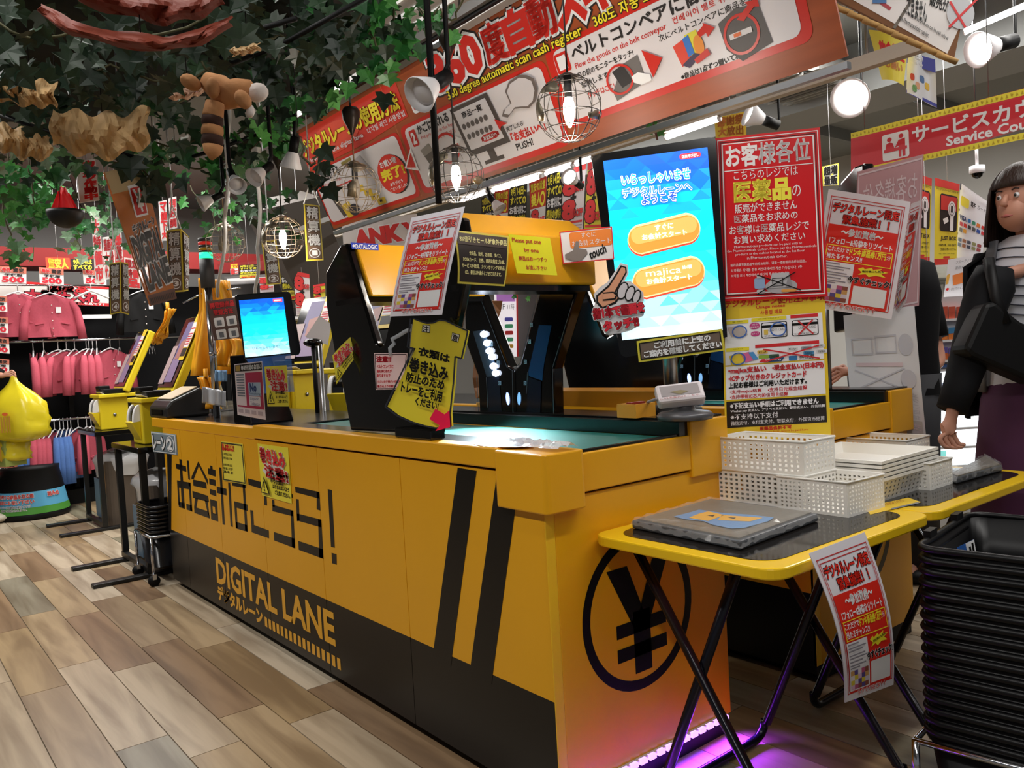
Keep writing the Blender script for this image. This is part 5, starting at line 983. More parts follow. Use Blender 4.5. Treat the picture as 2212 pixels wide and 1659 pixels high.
for px, n, kd, sp, sz, lb in (
 ([(-40,30,2.0),(200,50,2.0),(470,20,2.1)], 55, 'd', .08, .06, 'dark ivy garland along the top left edge above the red paper'),
 ([(-30,115,2.2),(240,140,2.3),(480,135,2.35)], 80, 'd', .07, .058, 'dark ivy garland sweeping below the red paper'),
 ([(-30,195,2.4),(200,205,2.5),(400,215,2.6)], 62, 'ddm', .07, .055, 'dark ivy garland crossing beside the plush toy'),
 ([(-20,280,2.8),(180,312,2.9),(340,335,3.0)], 62, 'dmp', .06, .055, 'grey-green ivy garland below the brown paper'),
 ([(470,20,2.0),(600,70,2.2),(740,40,2.3)], 85, 'd', .08, .06, 'dark ivy garland at the top centre left of the black pole'),
 ([(430,130,2.3),(560,140,2.4),(680,85,2.3),(790,5,2.2)], 90, 'ddm', .06, .055, 'dark ivy garland following the black net rope to the top'),
 ([(580,200,2.7),(650,180,2.7),(730,120,2.6),(820,40,2.5)], 70, 'mbd', .055, .05, 'bright ivy garland just above the banner rail'),
 ([(330,305,3.0),(450,270,3.0),(560,250,3.0),(620,235,3.0)], 70, 'mbd', .08, .055, 'green ivy garland behind the plush tail'),
 ([(380,345,3.2),(480,330,3.2),(560,300,3.1),(630,265,3.0)], 46, 'mpb', .05, .055, 'pale ivy garland along the beige rail left of the banner'),
 ([(20,320,3.3),(8,430,3.3),(25,530,3.3)], 44, 'bbp', .05, .055, 'bright ivy strand hanging at the far left edge'),
 ([(62,330,3.4),(72,420,3.4),(66,450,3.4)], 36, 'bbm', .06, .055, 'bright ivy strand second from the left edge'),
 ([(112,350,5.2),(100,400,5.2),(96,420,5.2)], 24, 'bm', .06, .06, 'ivy strand hanging behind the black bowl'),
 ([(185,440,5.0),(165,480,5.0),(172,540,5.0)], 34, 'mpb', .05, .055, 'long ivy strand hanging right of the black bowl'),
 ([(205,370,4.4),(225,400,4.4),(215,420,4.4)], 16, 'md', .05, .05, 'ivy strand hanging left of the lane board'),
 ([(800,10,2.4),(805,60,2.4),(815,110,2.4)], 26, 'b', .04, .05, 'bright ivy strand hanging left of the banner title'),
 ([(850,5,2.5),(855,40,2.5),(865,75,2.5)], 22, 'bm', .035, .05, 'bright ivy strand beside the black pole'),
 ([(900,5,2.5),(950,15,2.5),(1000,0,2.5)], 16, 'bm', .03, .045, 'short ivy strand at the top right of the pole'),
 ([(690,120,2.6),(700,160,2.6),(690,210,2.6)], 24, 'bm', .04, .05, 'bright ivy strand above the banner\'s left title'),
 ([(470,350,4.6),(520,410,4.8),(575,430,4.8),(620,460,4.8)], 60, 'dm', .10, .06, 'dark ivy mass behind the white cone spotlights'),
 ([(410,400,5.4),(460,450,5.4),(470,500,5.4)], 36, 'dmb', .1, .055, 'ivy strand behind the sign numbered three'),
 ([(645,300,2.15),(690,330,2.15),(668,395,2.15)], 9, 'd', .03, .045, 'dark ivy strand lying over the banner\'s left end'),
 ([(270,338,2.6),(310,350,2.6),(320,385,2.6)], 9, 'd', .025, .075, 'large dark ivy leaves in front of the lane board'),
 ([(230,450,6.4),(250,500,6.4),(240,540,6.4)], 22, 'm', .07, .06, 'ivy strand hanging among the vertical posters')):
    garland(px, n, lb, kd, sp, sz)
g = thing('ivy_sprig', 'single green ivy sprig above the big monitor', 'ivy sprig', AD(1412, 268, 2.7))
for (x, y, a) in ((1410,272,.3), (1425,282,-.5), (1398,280,1.0)):
    o = bpy.data.objects.new('ivy_leaf', LM[('b', 0)]); COL.objects.link(o); o.parent = g; q = AD(x, y, 2.7); v = (CAM-q).normalized(); yv = (CD+CR*a).normalized(); yv = (yv-v*yv.dot(v)).normalized(); xv = yv.cross(v); s_ = .034
    M = Matrix(((xv.x*s_, yv.x*s_, v.x*s_, 0), (xv.y*s_, yv.y*s_, v.y*s_, 0), (xv.z*s_, yv.z*s_, v.z*s_, 0), (0, 0, 0, 1))); M.translation = q-ORG[g.name]; o.matrix_local = M
q = AD(1412, 268, 2.7); MB().tube([q, AD(1420, 302, 2.7)], .004, mt('#5a3a34', .6), 6).build('stem', g); MB().tube([q, (q.x, q.y, CEIL)], .0015, VINE, 5).build('hanging_wire', g)
# dark sheet added under the ceiling to fill the darkness behind the ivy
rnd = random.Random(9); SHEETM = mt('#101510', .95, noise=.5, scale=10)
cn = [AZ(-200, -150, 2.28), AZ(900, -200, 2.28), AZ(700, 190, 2.34), AZ(-120, 300, 2.30)]; fn_ = quadfn(cn)
mb = MB(); mb.grid(lambda u, v: fn_(u, v)+V((0, 0, .07*math.sin(u*11)*math.sin(v*9)+rnd.uniform(-.02, .02))), 22, 16, SHEETM); o = mb.build('net_backing_sheet', None, 'dark net slung under the ceiling behind the ivy', 'net', solid=.006)
for px in ([(-20,240,2.5),(120,290,2.5),(290,340,2.6)], [(470,150,2.2),(620,90,2.1),(790,-5,2.0)], [(400,100,2.1),(500,80,2.1),(640,40,2.0)], [(380,350,3.0),(460,325,3.0),(560,290,3.0)]):
    MB().tube([AD(*q) for q in px], .007, MBLK, 6).build('net_rope', o)
# crumpled red paper and kraft paper
def crumple(L, h, D, col, label, name, amp=.02, seed=1):
    rnd = random.Random(seed); n = len(L)-1; mb = MB(); ph = [rnd.uniform(0, 6) for _ in range(8)]
    def f(u, v):
        x = u*n; i = min(int(x), n-1); a, b = L[i], L[i+1]; k = x-i; px, py = a[0]+(b[0]-a[0])*k+5*math.sin(v*7+ph[0]), a[1]+(b[1]-a[1])*k+h*(v-.5)*(1-.35*abs(u-.5)+.18*math.sin(u*19+ph[1]))
        return AD(px, py, D+amp*(.8*math.sin(u*23+v*5+ph[2])+.6*math.sin(u*41-v*9+ph[3])+.6*math.sin(v*8+u*9+ph[4]))+rnd.uniform(-amp, amp)*.35-.06*math.sin(v*3.1))
    mb.grid(f, 30, 8, col, False); o = mb.build(name, None, label, 'paper', solid=.002); q = f(.5, .0); MB().tube([q, (q.x, q.y, CEIL)], .0015, MBLK, 4).build('hanging_wire', o); return o
crumple([(85,20),(150,60),(250,85),(350,95),(430,80),(498,45)], 34, 1.72, mt('#74290f', .85, noise=.12, scale=9), 'crumpled rust-red paper band curving along the top left', 'crumpled_paper', .012)
crumple([(170,-20),(280,10),(360,22),(430,10),(485,-15)], 62, 1.75, mt('#6c250e', .85, noise=.12, scale=9), 'broad crumpled rust-red paper at the very top edge', 'crumpled_paper', .012, 2)
KR = mt('#c6a270', .8, noise=.05, scale=6)
crumple([(110,275),(180,290),(250,295),(320,270)], 96, 2.3, KR, 'brown kraft paper bundle behind the ivy below the plush', 'kraft_paper', .014, 3); crumple([(-10,190),(60,200),(120,205)], 60, 2.1, KR, 'brown kraft paper at the left edge above the ivy', 'kraft_paper', .014, 4); crumple([(-10,290),(50,310),(110,318)], 64, 2.45, KR, 'lower brown kraft paper at the left edge', 'kraft_paper', .014, 5); crumple([(370,205),(410,200),(445,190)], 26, 2.2, mt('#cfa58a', .8), 'pale pinkish kraft strip left of the plush', 'kraft_paper', .01, 6); crumple([(500,112),(530,108),(560,100)], 20, 1.9, KR, 'small kraft paper scrap right of the plush', 'kraft_paper', .01, 7)
# plush animal hanging over the rope
D = 1.95; FUR = mt('#b98455', .95, noise=.15, scale=50, bump=.5); FW = mt('#d9cfc8', .95, bump=.5, scale=50, noise=.05); FB = mt('#3a2218', .95)
t = thing('plush_animal', 'tan plush animal with ringed tail draped over the net rope', 'plush toy', AD(480, 240, D)); S = D/FPX
Mv = Matrix((( CR.x, -CD.x, -CF.x), (CR.y, -CD.y, -CF.y), (CR.z, -CD.z, -CF.z)))
def blob(name, px, py, rx, ry, rz, mat, rot=0, dd=0): mb = MB(); mb.ball(AD(px, py, D+dd), 1, mat, 14, (rx*S, ry*S, rz*S), Mv @ Matrix.Rotation(rot, 3, 'Z')); return mb.build(name, t)
mb = MB(); pts = [AD(x, y, D) for x, y in ((443,172),(470,188),(492,205),(520,200),(548,190))]; mb.tube(pts, [.02, .032, .036, .034, .02], FUR, 12); mb.build('body', t)
blob('hind_leg', 412, 178, 24, 16, 18, FUR, -.5, -.02); blob('hind_leg', 460, 190, 14, 22, 16, FUR, .1, -.05); blob('front_leg', 525, 215, 16, 22, 16, FUR, .6, -.04); blob('head', 556, 200, 24, 20, 22, FW, .3, .0); blob('paw', 541, 240, 9, 14, 9, FW, 0, -.03)
mb = MB(); mb.tube([AD(x, y, D-.02) for x, y in ((465,222),(460,250),(459,254))], [.018*1.2, .024, .024], FUR, 12); mb.build('tail_root', t)
for i, (ya, yb, m_) in enumerate(((253,273,FB), (273,294,FUR), (294,315,FB), (315,345,FUR))): mb = MB(); mb.tube([AD(460, ya, D-.02), AD(459, (ya+yb)/2, D-.02), AD(457, yb, D-.02)], [.024, .0255, .024] if i < 3 else [.024, .02, .004], m_, 12); mb.build('tail_ring', t)
# ================================================================== SECOND LANE PORTAL
clone(SCN, V(SCN.location)+V((1.129, .1, 0)), None, 'black and yellow scanner of the second lane seen behind the big monitor')
o = area('scanner_lamp', (2.75, 1.95, 1.25), .12, .12, 1.6, (.75, .9, 1))
# ================================================================== PAYMENT KIOSKS
def kiosk_proto(label):
    t = thing('payment_kiosk', label, 'payment kiosk', (0, 0, 0), 'yellow payment kiosks'); Y_ = mt('#e6cb22', .35)
    mb = MB(); mb.bb((0, -.11, 0), (.2, .11, .24), Y_); mb.build('pedestal', t, bevel=.008)
    mb = MB(); mb.slab([(-.05, -.075, .13), (0, -.075, .02), (0, -.075, .14)], (0, .15, 0), Y_); mb.build('receipt_scoop', t, bevel=.004)
    mb = MB(); n = 8
    for y0, y1 in ((-.075, -.045), (.045, .075)): mb.slab([(0, y0, .13), (0, y0, .23)]+[(-.04*math.cos(R(90*k/n)), y0, .13+.10*math.sin(R(90*k/n))) for k in range(n, -1, -1)], (0, y1-y0, 0), WHT); mb.build('printer_cheek', t, bevel=.003); mb = MB()
    mb = MB(); mb.slab([(0, -.045, .13), (0, -.045, .22)]+[(-.032*math.cos(R(90*k/n)), -.045, .13+.09*math.sin(R(90*k/n))) for k in range(n, -1, -1)], (0, .09, 0), GB); mb.build('printer_mouth', t)
    mb = MB(); mb.bb((-.01, -.15, .24), (.30, .15, .268), Y_); mb.build('top_tray', t, bevel=.006)
    mb = MB(); mb.bb((.03, -.13, .268), (.25, .12, .305), MBLK); mb.bb((.02, -.02, .30), (.10, .08, .33), MBLK); mb.build('coin_unit', t, bevel=.006)
    mb = MB(); mb.slab([(.03, -.14, .27), (.0, -.14, .285), (.0, .0, .285), (.03, .0, .27)], (0, 0, .004), mt('#e0d9cc', .4)); mb.build('notice', t)
    dx, dz = math.sin(R(26)), math.cos(R(26)); b = V((.16, 0, .29)); u = V((dx, 0, dz)); nn = V((-dz, 0, dx))
    def scr(a, y0, y1, s0, s1, th, mat, nm, bev=0): mb = MB(); q = [b+u*s0+V((0, y0, 0))+nn*a, b+u*s0+V((0, y1, 0))+nn*a, b+u*s1+V((0, y1, 0))+nn*a, b+u*s1+V((0, y0, 0))+nn*a]; mb.slab(q, -nn*th, mat); return mb.build(nm, t, bevel=bev)
    scr(0, -.165, .165, 0, .50, .05, Y_, 'screen_shell', .01); scr(.006, -.15, .15, .03, .49, .006, GB, 'screen')
    scr(.012, .06, .15, .05, .30, .002, mt('#b09a9a', .4), 'side_notice'); pz = scr(.014, -.16, -.07, .2, .5, .002, mt('#e6c52c', .4), 'usage_sheet')
    p = Print(PL(b+nn*.014, nn), .001); f0 = quadfn([b+u*.5+V((0, -.07, 0))+nn*.014, b+u*.5+V((0, -.16, 0))+nn*.014, b+u*.2+V((0, -.16, 0))+nn*.014, b+u*.2+V((0, -.07, 0))+nn*.014]); p.pl.n = nn; p.lf = f0
    p.rect(.05, .18, .95, .72, mt('#e3dfe0', .4)); p.rect(.05, .74, .95, .92, DK)
    for i in range(5): p.rect(.1, .42+.055*i, .85, .45+.055*i, mt('#c0323a', .5))
    p.rect(.1, .3, .9, .33, RED); p.build('sheet_print', t)
    p = Print(PL(b+nn*.007, nn), .001); p.pl.n = nn; p.lf = quadfn([b+u*.48+V((0, .15, 0))+nn*.007, b+u*.48+V((0, -.15, 0))+nn*.007, b+u*.04+V((0, -.15, 0))+nn*.007, b+u*.04+V((0, .15, 0))+nn*.007])
    p.poly([(.3,.05),(.75,.05),(.6,.55),(.2,.6)], mt('#6f6690', .4)); p.poly([(.2,.6),(.75,.5),(.8,.95),(.25,.95)], mt('#8c7a9c', .4)); p.poly([(.4,.35),(.7,.3),(.65,.6),(.4,.62)], mt('#a8756e', .4)); p.build('screen_image', t)
    mb = MB(); mb.lathe([(0, 0), (.012, 0), (.012, .006), (0, .006)], (.10, -.111, .11), STL, 10, ax=(0, -1, 0)); mb.build('lock', t)
    return t
K1 = kiosk_proto('nearer of the two yellow payment kiosks on black stands at the left')
def stand(x, y, label, top=.73):
    t = thing('kiosk_stand', label, 'stand', (x+.2, y, 0), 'black kiosk stands'); TB = mt('#121211', .4); s_ = .034
    for sx in (0, .40):
        for sy in (-.27, .27): mb = MB(); mb.bb((x+sx-s_/2, y+sy-s_/2, .02), (x+sx+s_/2, y+sy+s_/2, top-.03), TB); mb.build('leg', t)
    for sy in (-.27, .27): mb = MB(); mb.bb((x-.30, y+sy-.03, 0), (x+.45, y+sy+.03, .022), TB); mb.build('foot_bar', t, bevel=.005)
    mb = MB(); mb.bb((x-.02, y-.29, .03), (x+.01, y+.29, .06), TB); mb.build('stretcher', t)
    mb = MB(); mb.bb((x-.03, y-.30, top-.034), (x+.44, y+.30, top), mt('#131210', .12)); mb.build('top', t, bevel=.004)
    return t
S1, S2 = V((1.20, 5.12, 0)), V((1.34, 6.85, 0))
stand(S1.x, S1.y, 'black metal stand of the nearer left kiosk'); stand(S2.x, S2.y, 'black metal stand of the farther left kiosk')
K1.location = (S1.x+.05, S1.y-.02, .731); ORG[K1.name] = V(K1.location)
clone(K1, (S2.x+.05, S2.y-.03, .731), None, 'farther of the two yellow payment kiosks on black stands at the left')
for (px, lb, i) in ((745, 'dim yellow payment kiosk behind the counter left of the black portal', 0), (615, 'dim yellow payment kiosk behind the counter under the small monitor', 1)):
    a = AX(px, 930, 2.05); MB().bb((1.95, a.y-.2, 0), (2.33, a.y+.2, .84), MBLK).build('kiosk_cabinet', None, ('black cabinet behind the counter carrying the nearer dim kiosk', 'black cabinet behind the counter carrying the farther dim kiosk')[i], 'cabinet'); clone(K1, (a.x, a.y, .841), R(18), lb)
# small lane monitor
pl = PF(570, 710, 3.55, 2); t = thing('lane_monitor', 'small black monitor with plain blue welcome screen on the counter\'s far half', 'monitor', AD(560, 905, 3.55))
mb = MB(); mb.slab([pl.pt(*q) for q in ((507,640),(512,636),(622,629),(628,634),(650,756),(646,766),(533,778),(528,774))], -pl.n*.05, GB); mb.build('housing', t, bevel=.004)
screen(t, pl, [(516,649),(612,642),(627,762),(530,772)], 5, 14, 8, 1.0); p = Print(pl, .0015); p.k0 = 1; p.text('いらっしゃいませ！', (545,750), (604,745), (546,756), E_('#1b3a5c', .3), bold=.0); p.poly([(589,646),(609,645),(610,652),(590,653)], E_('#e04a6a')); p.poly([(592,648),(606,647),(606,650),(592,651)], WS); p.build('screen_graphics', t)
zt = .893; a = pl.pt(560, 790)-pl.n*.12; mb = MB(); mb.slab([V((a.x-.10, a.y-.12, zt)), V((a.x+.10, a.y-.12, zt)), V((a.x+.07, a.y+.02, 1.2)), V((a.x-.05, a.y+.02, 1.2))], (0, .2, 0), GB); mb.build('base', t, bevel=.006)
s = Sign('alcohol_notice', 'white and magenta notice stood under the small monitor', 'notice', [(506,787),(566,780),(574,907),(513,896)], PF(540, 845, 3.4, -10), mt('#e3d6da', .4), .0015); p = s.pr; MG = mt('#a8284c', .5)
p.rect(.02, .02, .98, .15, DK); p.rect(.04, .03, .2, .14, mt('#a98a3c', .5)); p.t('年齢確認のお願い', .24, .04, .96, .13, WHT, bold=.03); p.rect(.36, .18, .97, .80, MG); p.t('No', .5, .40, .72, .56, WHT, bold=.05, out=mt('#2a3f74', .5)); p.rect(.46, .36, .9, .60, mt('#9fb3cc', .4)); p.t('No', .52, .38, .74, .52, mt('#22386c', .5), bold=.05); p.t('Smoking', .49, .54, .88, .59, mt('#22386c', .5)); p.rect(.46, .61, .86, .78, mt('#d9d4dc', .4)); p.t('Liquor', .5, .63, .8, .69, mt('#2a3f74', .5)); p.t('Tobacco', .5, .71, .82, .77, mt('#2a3f74', .5))
for i in range(9): p.rect(.05, .2+.05*i, .32, .225+.05*i, mt('#6d7480', .5))
p.rect(.03, .80, .97, .83, MG)
for i in range(4): p.rect(.05+.23*i, .87, .22+.23*i, .94, mt('#b6a6ae', .5))
s.done()
warn('warning_notice', 'flat yellow entanglement notice clipped beside the magenta notice', [(571,792),(619,789),(624,878),(578,878)], PF(597, 835, 3.38, -8), .0015, cat='notice')
Sign('clear_sheet', 'translucent blue-tinted sheet under the small monitor', 'sheet', [(532,776),(628,764),(636,846),(570,850)], PF(590, 805, 3.45, -6), mt('#4f86d8', .1, alpha=.45), .001).done()
# signal tower
c = AD(468, 880, 4.15); c.z = .893; zc = lambda py: AD(463, py, 4.15).z; t = thing('signal_tower', 'grey signal tower with red, yellow and glowing green bands on a chrome pole', 'signal light', c)
mb = MB(); mb.tube([(c.x, c.y, .893), (c.x, c.y, zc(622))], .018, CHR, 12); mb.build('pole', t); r_ = .033
def band(a, b, m_, nm, rr_=1.): mb = MB(); mb.lathe([(0, zc(a)-c.z), (r_*rr_, zc(a)-c.z), (r_*rr_, zc(b)-c.z), (0, zc(b)-c.z)], (c.x, c.y, c.z), m_, 20); mb.build(nm, t)
band(622, 560, DGR, 'housing', 1.05); band(560, 547, mt('#1fbf7a', .3, em=3.5), 'green_lens'); band(547, 543, DGR, 'spacer_ring'); band(543, 537, mt('#d9a51c', .3), 'yellow_lens'); band(537, 531, DGR, 'spacer_ring'); band(531, 524, mt('#c52a22', .3, em=.5), 'red_lens'); band(524, 516, DGR, 'cap')
mb = MB(); mb.lathe([(0, 0), (.02, 0), (.02, .02), (0, .02)], (c.x, c.y, zc(768)), CHR, 14); mb.build('collar', t)
s = Sign('registration_card', 'dark patterned card with red heading on the signal tower pole', 'card', [(446,651),(508,642),(522,729),(463,736)], PF(485, 690, 4.05, 0), mt('#5a4038', .5, noise=.4, scale=30), .002); p = s.pr; p.t('再登録商品', .08, .06, .93, .2, mt('#d3232a', .5), bold=.05, out=DK, ow=.1); p.t('登録方法', .16, .24, .84, .38, mt('#d3232a', .5), bold=.05, out=DK, ow=.1)
for x, y in ((.12,.44), (.56,.44), (.12,.74), (.56,.74)): p.rrect(x, y, x+.36, y+.24, .04, WHT, .04); p.rect(x+.1, y+.07, x+.26, y+.2, mt('#6b6f78', .5))
s.done()
# bundles of yellow carrier bags
def bagsheet(L, D, label, seed, name='carrier_bag_bundle', mat=None):
    rnd = random.Random(seed); mb = MB(); f0 = quadfn([AD(*q, D) for q in L]); n = CF; mat = mat or mt('#eda71c', .4, noise=.12, scale=14)
    for k in range(3): mb.grid(lambda u, v: f0(u, v)+CR*(.012*math.sin(v*5+k))+n*(.03*k+.022*math.sin(u*13+v*3+k)*(.3+v)+.012*math.sin(u*29+k*2)), 22, 10, mat)
    o = mb.build(name, None, label, 'carrier bags', 'bundles of yellow carrier bags', solid=.0015); a, b = f0(.5, 0), f0(.5, -.04); MB().tube([a, b, V((b.x, b.y, b.z+.04))], .012, mat, 6).build('knot', o); return o
bagsheet([(428,600),(482,604),(535,805),(415,812)], 4.6, 'large bundle of yellow carrier bags hung behind the signal tower', 1); bagsheet([(462,730),(520,732),(530,795),(462,790)], 4.4, 'folded yellow carrier bags low behind the registration card', 2); bagsheet([(355,672),(368,665),(355,720),(332,745)], 5.6, 'thin twist of yellow carrier bag beside the kiosk screen', 3); q_ = AD(361, 668, 5.6); MB().tube([q_, (q_.x, q_.y, CEIL)], .002, WHT, 4).build('string', bpy.data.objects['carrier_bag_bundle.002']); bagsheet([(425,815),(465,815),(470,885),(430,880)], 4.45, 'yellow carrier bags standing behind the receipt printer', 4)
s_ = thing('bag_rail', 'silver rail of hooks holding the yellow carrier bags', 'rail', AD(430, 640, 4.62)); MB().tube([AD(395, 655, 4.62), AD(440, 632, 4.62), AD(520, 622, 4.62)], .004, CHR, 6).build('rail', s_); a = AD(440, 632, 4.62); MB().tube([a, (a.x, a.y, .893)], .006, CHR, 6).build('post', s_)
# holder of paper rolls and pouches
c = AZ(465, 888, .893); t = thing('supply_caddy', 'clear caddy of paper slips and pouches on the counter\'s far end', 'caddy', (c.x, c.y, .893))
rnd = random.Random(6)
for k in range(7): a = V((c.x+rnd.uniform(-.08, .08), c.y+rnd.uniform(-.05, .05), .9)); mb = MB(); mb.tube([a, a+V((rnd.uniform(-.12, .06), rnd.uniform(-.05, .05), rnd.uniform(.15, .24)))], .012, mt(rnd.choice(('#d8d0c0', '#b9b08f', '#8f8a70', '#d99a94')), .5), 6); mb.build('paper_slip', t)
mb = MB(); mb.grid(lambda u, v: AD(437+50*u, 835+35*v+10*u, 4.0+.03*math.sin(u*9)), 8, 8, mt('#c9ced6', .15, .3)); mb.build('foil_pouch', t, solid=.004); mb = MB(); mb.grid(lambda u, v: AD(465+25*u, 800+24*v, 4.02+.02*math.sin(u*9)), 6, 6, mt('#7fa8d0', .2)); mb.build('blue_pouch', t, solid=.004); mb = MB(); mb.box((c.x, c.y, .92), (.22, .16, .05), CLR); mb.build('tray', t)
# receipt printer at the far end of the counter
c = AZ(378, 900, .893); t = thing('receipt_printer', 'black wedge-shaped receipt printer at the counter\'s far end', 'printer', (c.x, c.y, .893)); y0, y1 = c.y-.16, c.y+.16; mb = MB(); mb.slab([(c.x-.09, y0, .893), (c.x-.09, y0, .95), (c.x-.06, y0, .985), (c.x+.1, y0, 1.05), (c.x+.14, y0, .97), (c.x+.14, y0, .893)], (0, y1-y0, 0), mt('#1b1b1c', .4)); mb.build('body', t, bevel=.012)
mb = MB(); mb.slab([(c.x-.05, y0+.03, .993), (c.x+.09, y0+.03, 1.050), (c.x+.09, y1-.03, 1.050), (c.x-.05, y1-.03, .993)], (-.002, 0, .004), mt('#d8c6a8', .3)); mb.build('instruction_sheet', t); mb = MB(); mb.box((c.x-.092, c.y, .925), (.006, .2, .03), GB); mb.build('paper_slot', t)
# bins with plastic liners under the stands
for i, (S_, lb) in enumerate(((S1, 'plastic-lined bin under the nearer left kiosk stand'), (S2, 'plastic-lined bin under the farther left kiosk stand'))):
    x, y = S_.x+.2, S_.y; t = thing('waste_bin', lb, 'bin', (x, y, 0), 'lined waste bins'); mb = MB(); mb.rbox((x, y, .25), (.3, .38, .49), mt('#54483d', .5, noise=.3, scale=8), .04); mb.build('body', t)
    rnd = random.Random(i); mb = MB(); mb.lathe([(.20, -.13), (.215, -.05), (.225, 0), (.21, .03), (.18, .05), (.16, .04)], (x, y, .50), mt('#d7d7d9', .15, alpha=.75), 18, sx=.85, sy=1.05); o = mb.build('plastic_liner', t)
    for v in o.data.vertices: v.co += V((rnd.uniform(-.012, .012), rnd.uniform(-.012, .012), rnd.uniform(-.012, .012)))
    mb = MB(); mb.box((x-.153, y-.06, .36), (.004, .16, .22), mt('#c9a06a', .5)); mb.build('label_sheet', t); mb = MB(); mb.box((x-.16, y+.1, .2), (.006, .16, .3), mt('#6b8296', .4)); mb.build('blue_placard', t)
# little basket trolley at the counter's far end
c = V((1.275, 4.77, 0)); bk = shop_basket('shopping_basket', (c.x, c.y, .42), R(90), mt('#0c0c0f', .25), 'topmost black basket of the small stack at the counter\'s far end', 'black shopping baskets of the small stack', .29, .22, .18, False)
for k in range(7): clone(bk, (c.x, c.y, .42-.022*(k+1)), R(90), ords[k]+' black basket from the top of the small far stack')
t = thing('basket_trolley', 'small chrome trolley under the far black baskets', 'trolley', c)
for sx, sy in ((-1, -1), (1, -1), (1, 1), (-1, 1)):
    q = c+V((sx*.12, sy*.16, 0)); mb = MB(); mb.tube([(q.x, q.y, .06), (q.x, q.y, .26)], .008, CHR, 8); lg = mb.build('post', t); mb = MB(); mb.lathe([(0, -.012), (.03, -.012), (.03, .012), (0, .012)], (q.x, q.y, .03), MBLK, 14, ax=(0, 1, 0)); mb.box((q.x, q.y, .052), (.02, .034, .028), CHR); mb.build('castor', lg)
mb = MB(); mb.tube([c+V((sx*.12, sy*.16, .26)) for sx, sy in ((-1, -1), (1, -1), (1, 1), (-1, 1))], .008, CHR, 8, closed=True); mb.build('frame', t)
# ================================================================== CHILDREN'S CLOTHES WALL
WY = 8.05
MB().bb((-.6, 8.42, 0), (3.7, 8.5, 1.98), mt('#08080a', .85, spec=.2)).build('display_back_panel', None, 'black slatted back panel behind the cardigans', 'display panel')
rk = thing('clothes_rack', 'black clothes rack with chrome rails against the back panel', 'clothes rack', (1.2, 8.3, 0))
zr1, zr2, zr0 = AY(150, 735, WY).z, AY(150, 905, WY).z, AY(150, 622, WY).z
for z, nm in ((zr1, 'rail'), (zr2, 'rail')): MB().tube([(.0, WY, z), (3.0, WY, z)], .012, CHR, 10).build(nm, rk)
MB().bb((0, 8.2, 0), (3.1, 8.42, .13), MBLK).build('plinth', rk); MB().tube([(.0, WY-.02, zr0+.02), (1.9, WY-.02, zr0+.02)], .008, CHR, 8).build('upper_rail', rk)
for x in (.05, 1.5, 2.95): MB().bb((x-.02, 8.36, 0), (x+.02, 8.42, 1.7), MBLK).build('upright', rk); MB().tube([(x, 8.4, zr1), (x, WY, zr1)], .01, CHR, 8).build('bracket', rk); MB().tube([(x, 8.4, zr2), (x, WY, zr2)], .01, CHR, 8).build('bracket', rk)
a = AY(160, 685, WY); MB().bb((a.x, WY-.02, a.z-.018), (AY(240, 685, WY).x, WY+.02, a.z+.018), WHT).build('white_rail', rk)
def cardigan(mat, label, group, w=.30, h=.38):
    """hangs from its hook at the origin, front to -y"""
    t = thing('cardigan', label, 'cardigan', (0, 0, 0), group); z0 = -.10; hw = w/2
    sh = [(-.045, z0), (-hw*.95, z0-.045), (-hw, z0-h*.5), (-hw*1.05, z0-h), (hw*1.05, z0-h), (hw, z0-h*.5), (hw*.95, z0-.045), (.045, z0), (.03, z0-.05), (0, z0-.062), (-.03, z0-.05)]
    mb = MB()
    def bulge(x, z): return .028*math.cos(min(1, abs(x)/(hw*1.1))*1.5)
    # torso as a closed lens: front and back grids
    def prof(z):
        f = (z0-z)/h; return hw*(.95+.1*f) if f > .12 else .045+(hw*.95-.045)*f/.12
    for sgn in (-1, 1): mb.grid(lambda u, v: (lambda z: V(((u*2-1)*prof(z)*sgn, sgn*bulge((u*2-1)*prof(z), z)+.004*math.sin(u*17+v*6), z-(.05*max(0, 1-abs(u*2-1)*3.5) if v == 0 and sgn < 0 else 0))))(z0-h*v), 12, 10, mat)
    mb.build('knit_body', t)
    for s_ in (-1, 1):
        mb = MB(); mb.tube([(s_*hw*.85, 0, z0-.05), (s_*hw*1.08, -.01, z0-h*.35), (s_*hw*1.2, -.012, z0-h*.72), (s_*hw*1.26, -.012, z0-h*1.06)], [.022, .032, .034, .036], mat, 10); mb.build('sleeve', t)
    for k in range(5): MB().ball((0, -.034, z0-.09-k*.066), .006, mt('#e8d9d2', .3), 6, (1, .5, 1)).build('button', t)
    for s_ in (-1, 1): mb = MB(); mb.box((s_*hw*.55, -.026, z0-h*.68), (.07, .012, .012), mat, 0, 0, .15*s_); mb.build('pocket_bow', t)
    mb = MB(); mb.box((.05, -.036, z0-.13), (.04, .003, .05), WHT); mb.build('price_tag', t)
    mb = MB(); mb.tube([(-hw*.85, 0, z0-.045), (-.05, 0, z0+.005), (0, 0, z0+.02), (.05, 0, z0+.005), (hw*.85, 0, z0-.045)], .006, WHT, 6); mb.tube([(0, 0, z0+.02), (0, 0, -.02), (.012, 0, 0), (0, 0, .012), (-.012, 0, .004)], .0035, WHT, 6); mb.build('hanger', t)
    return t
cg = cardigan(PINKC, 'pink child\'s cardigan facing front on the upper rail, right of the pair', 'pink cardigans', .36, .36); cgb = cardigan(BLUEC, 'blue child\'s cardigan at the left of the lower rail', 'blue cardigans', .33, .42)
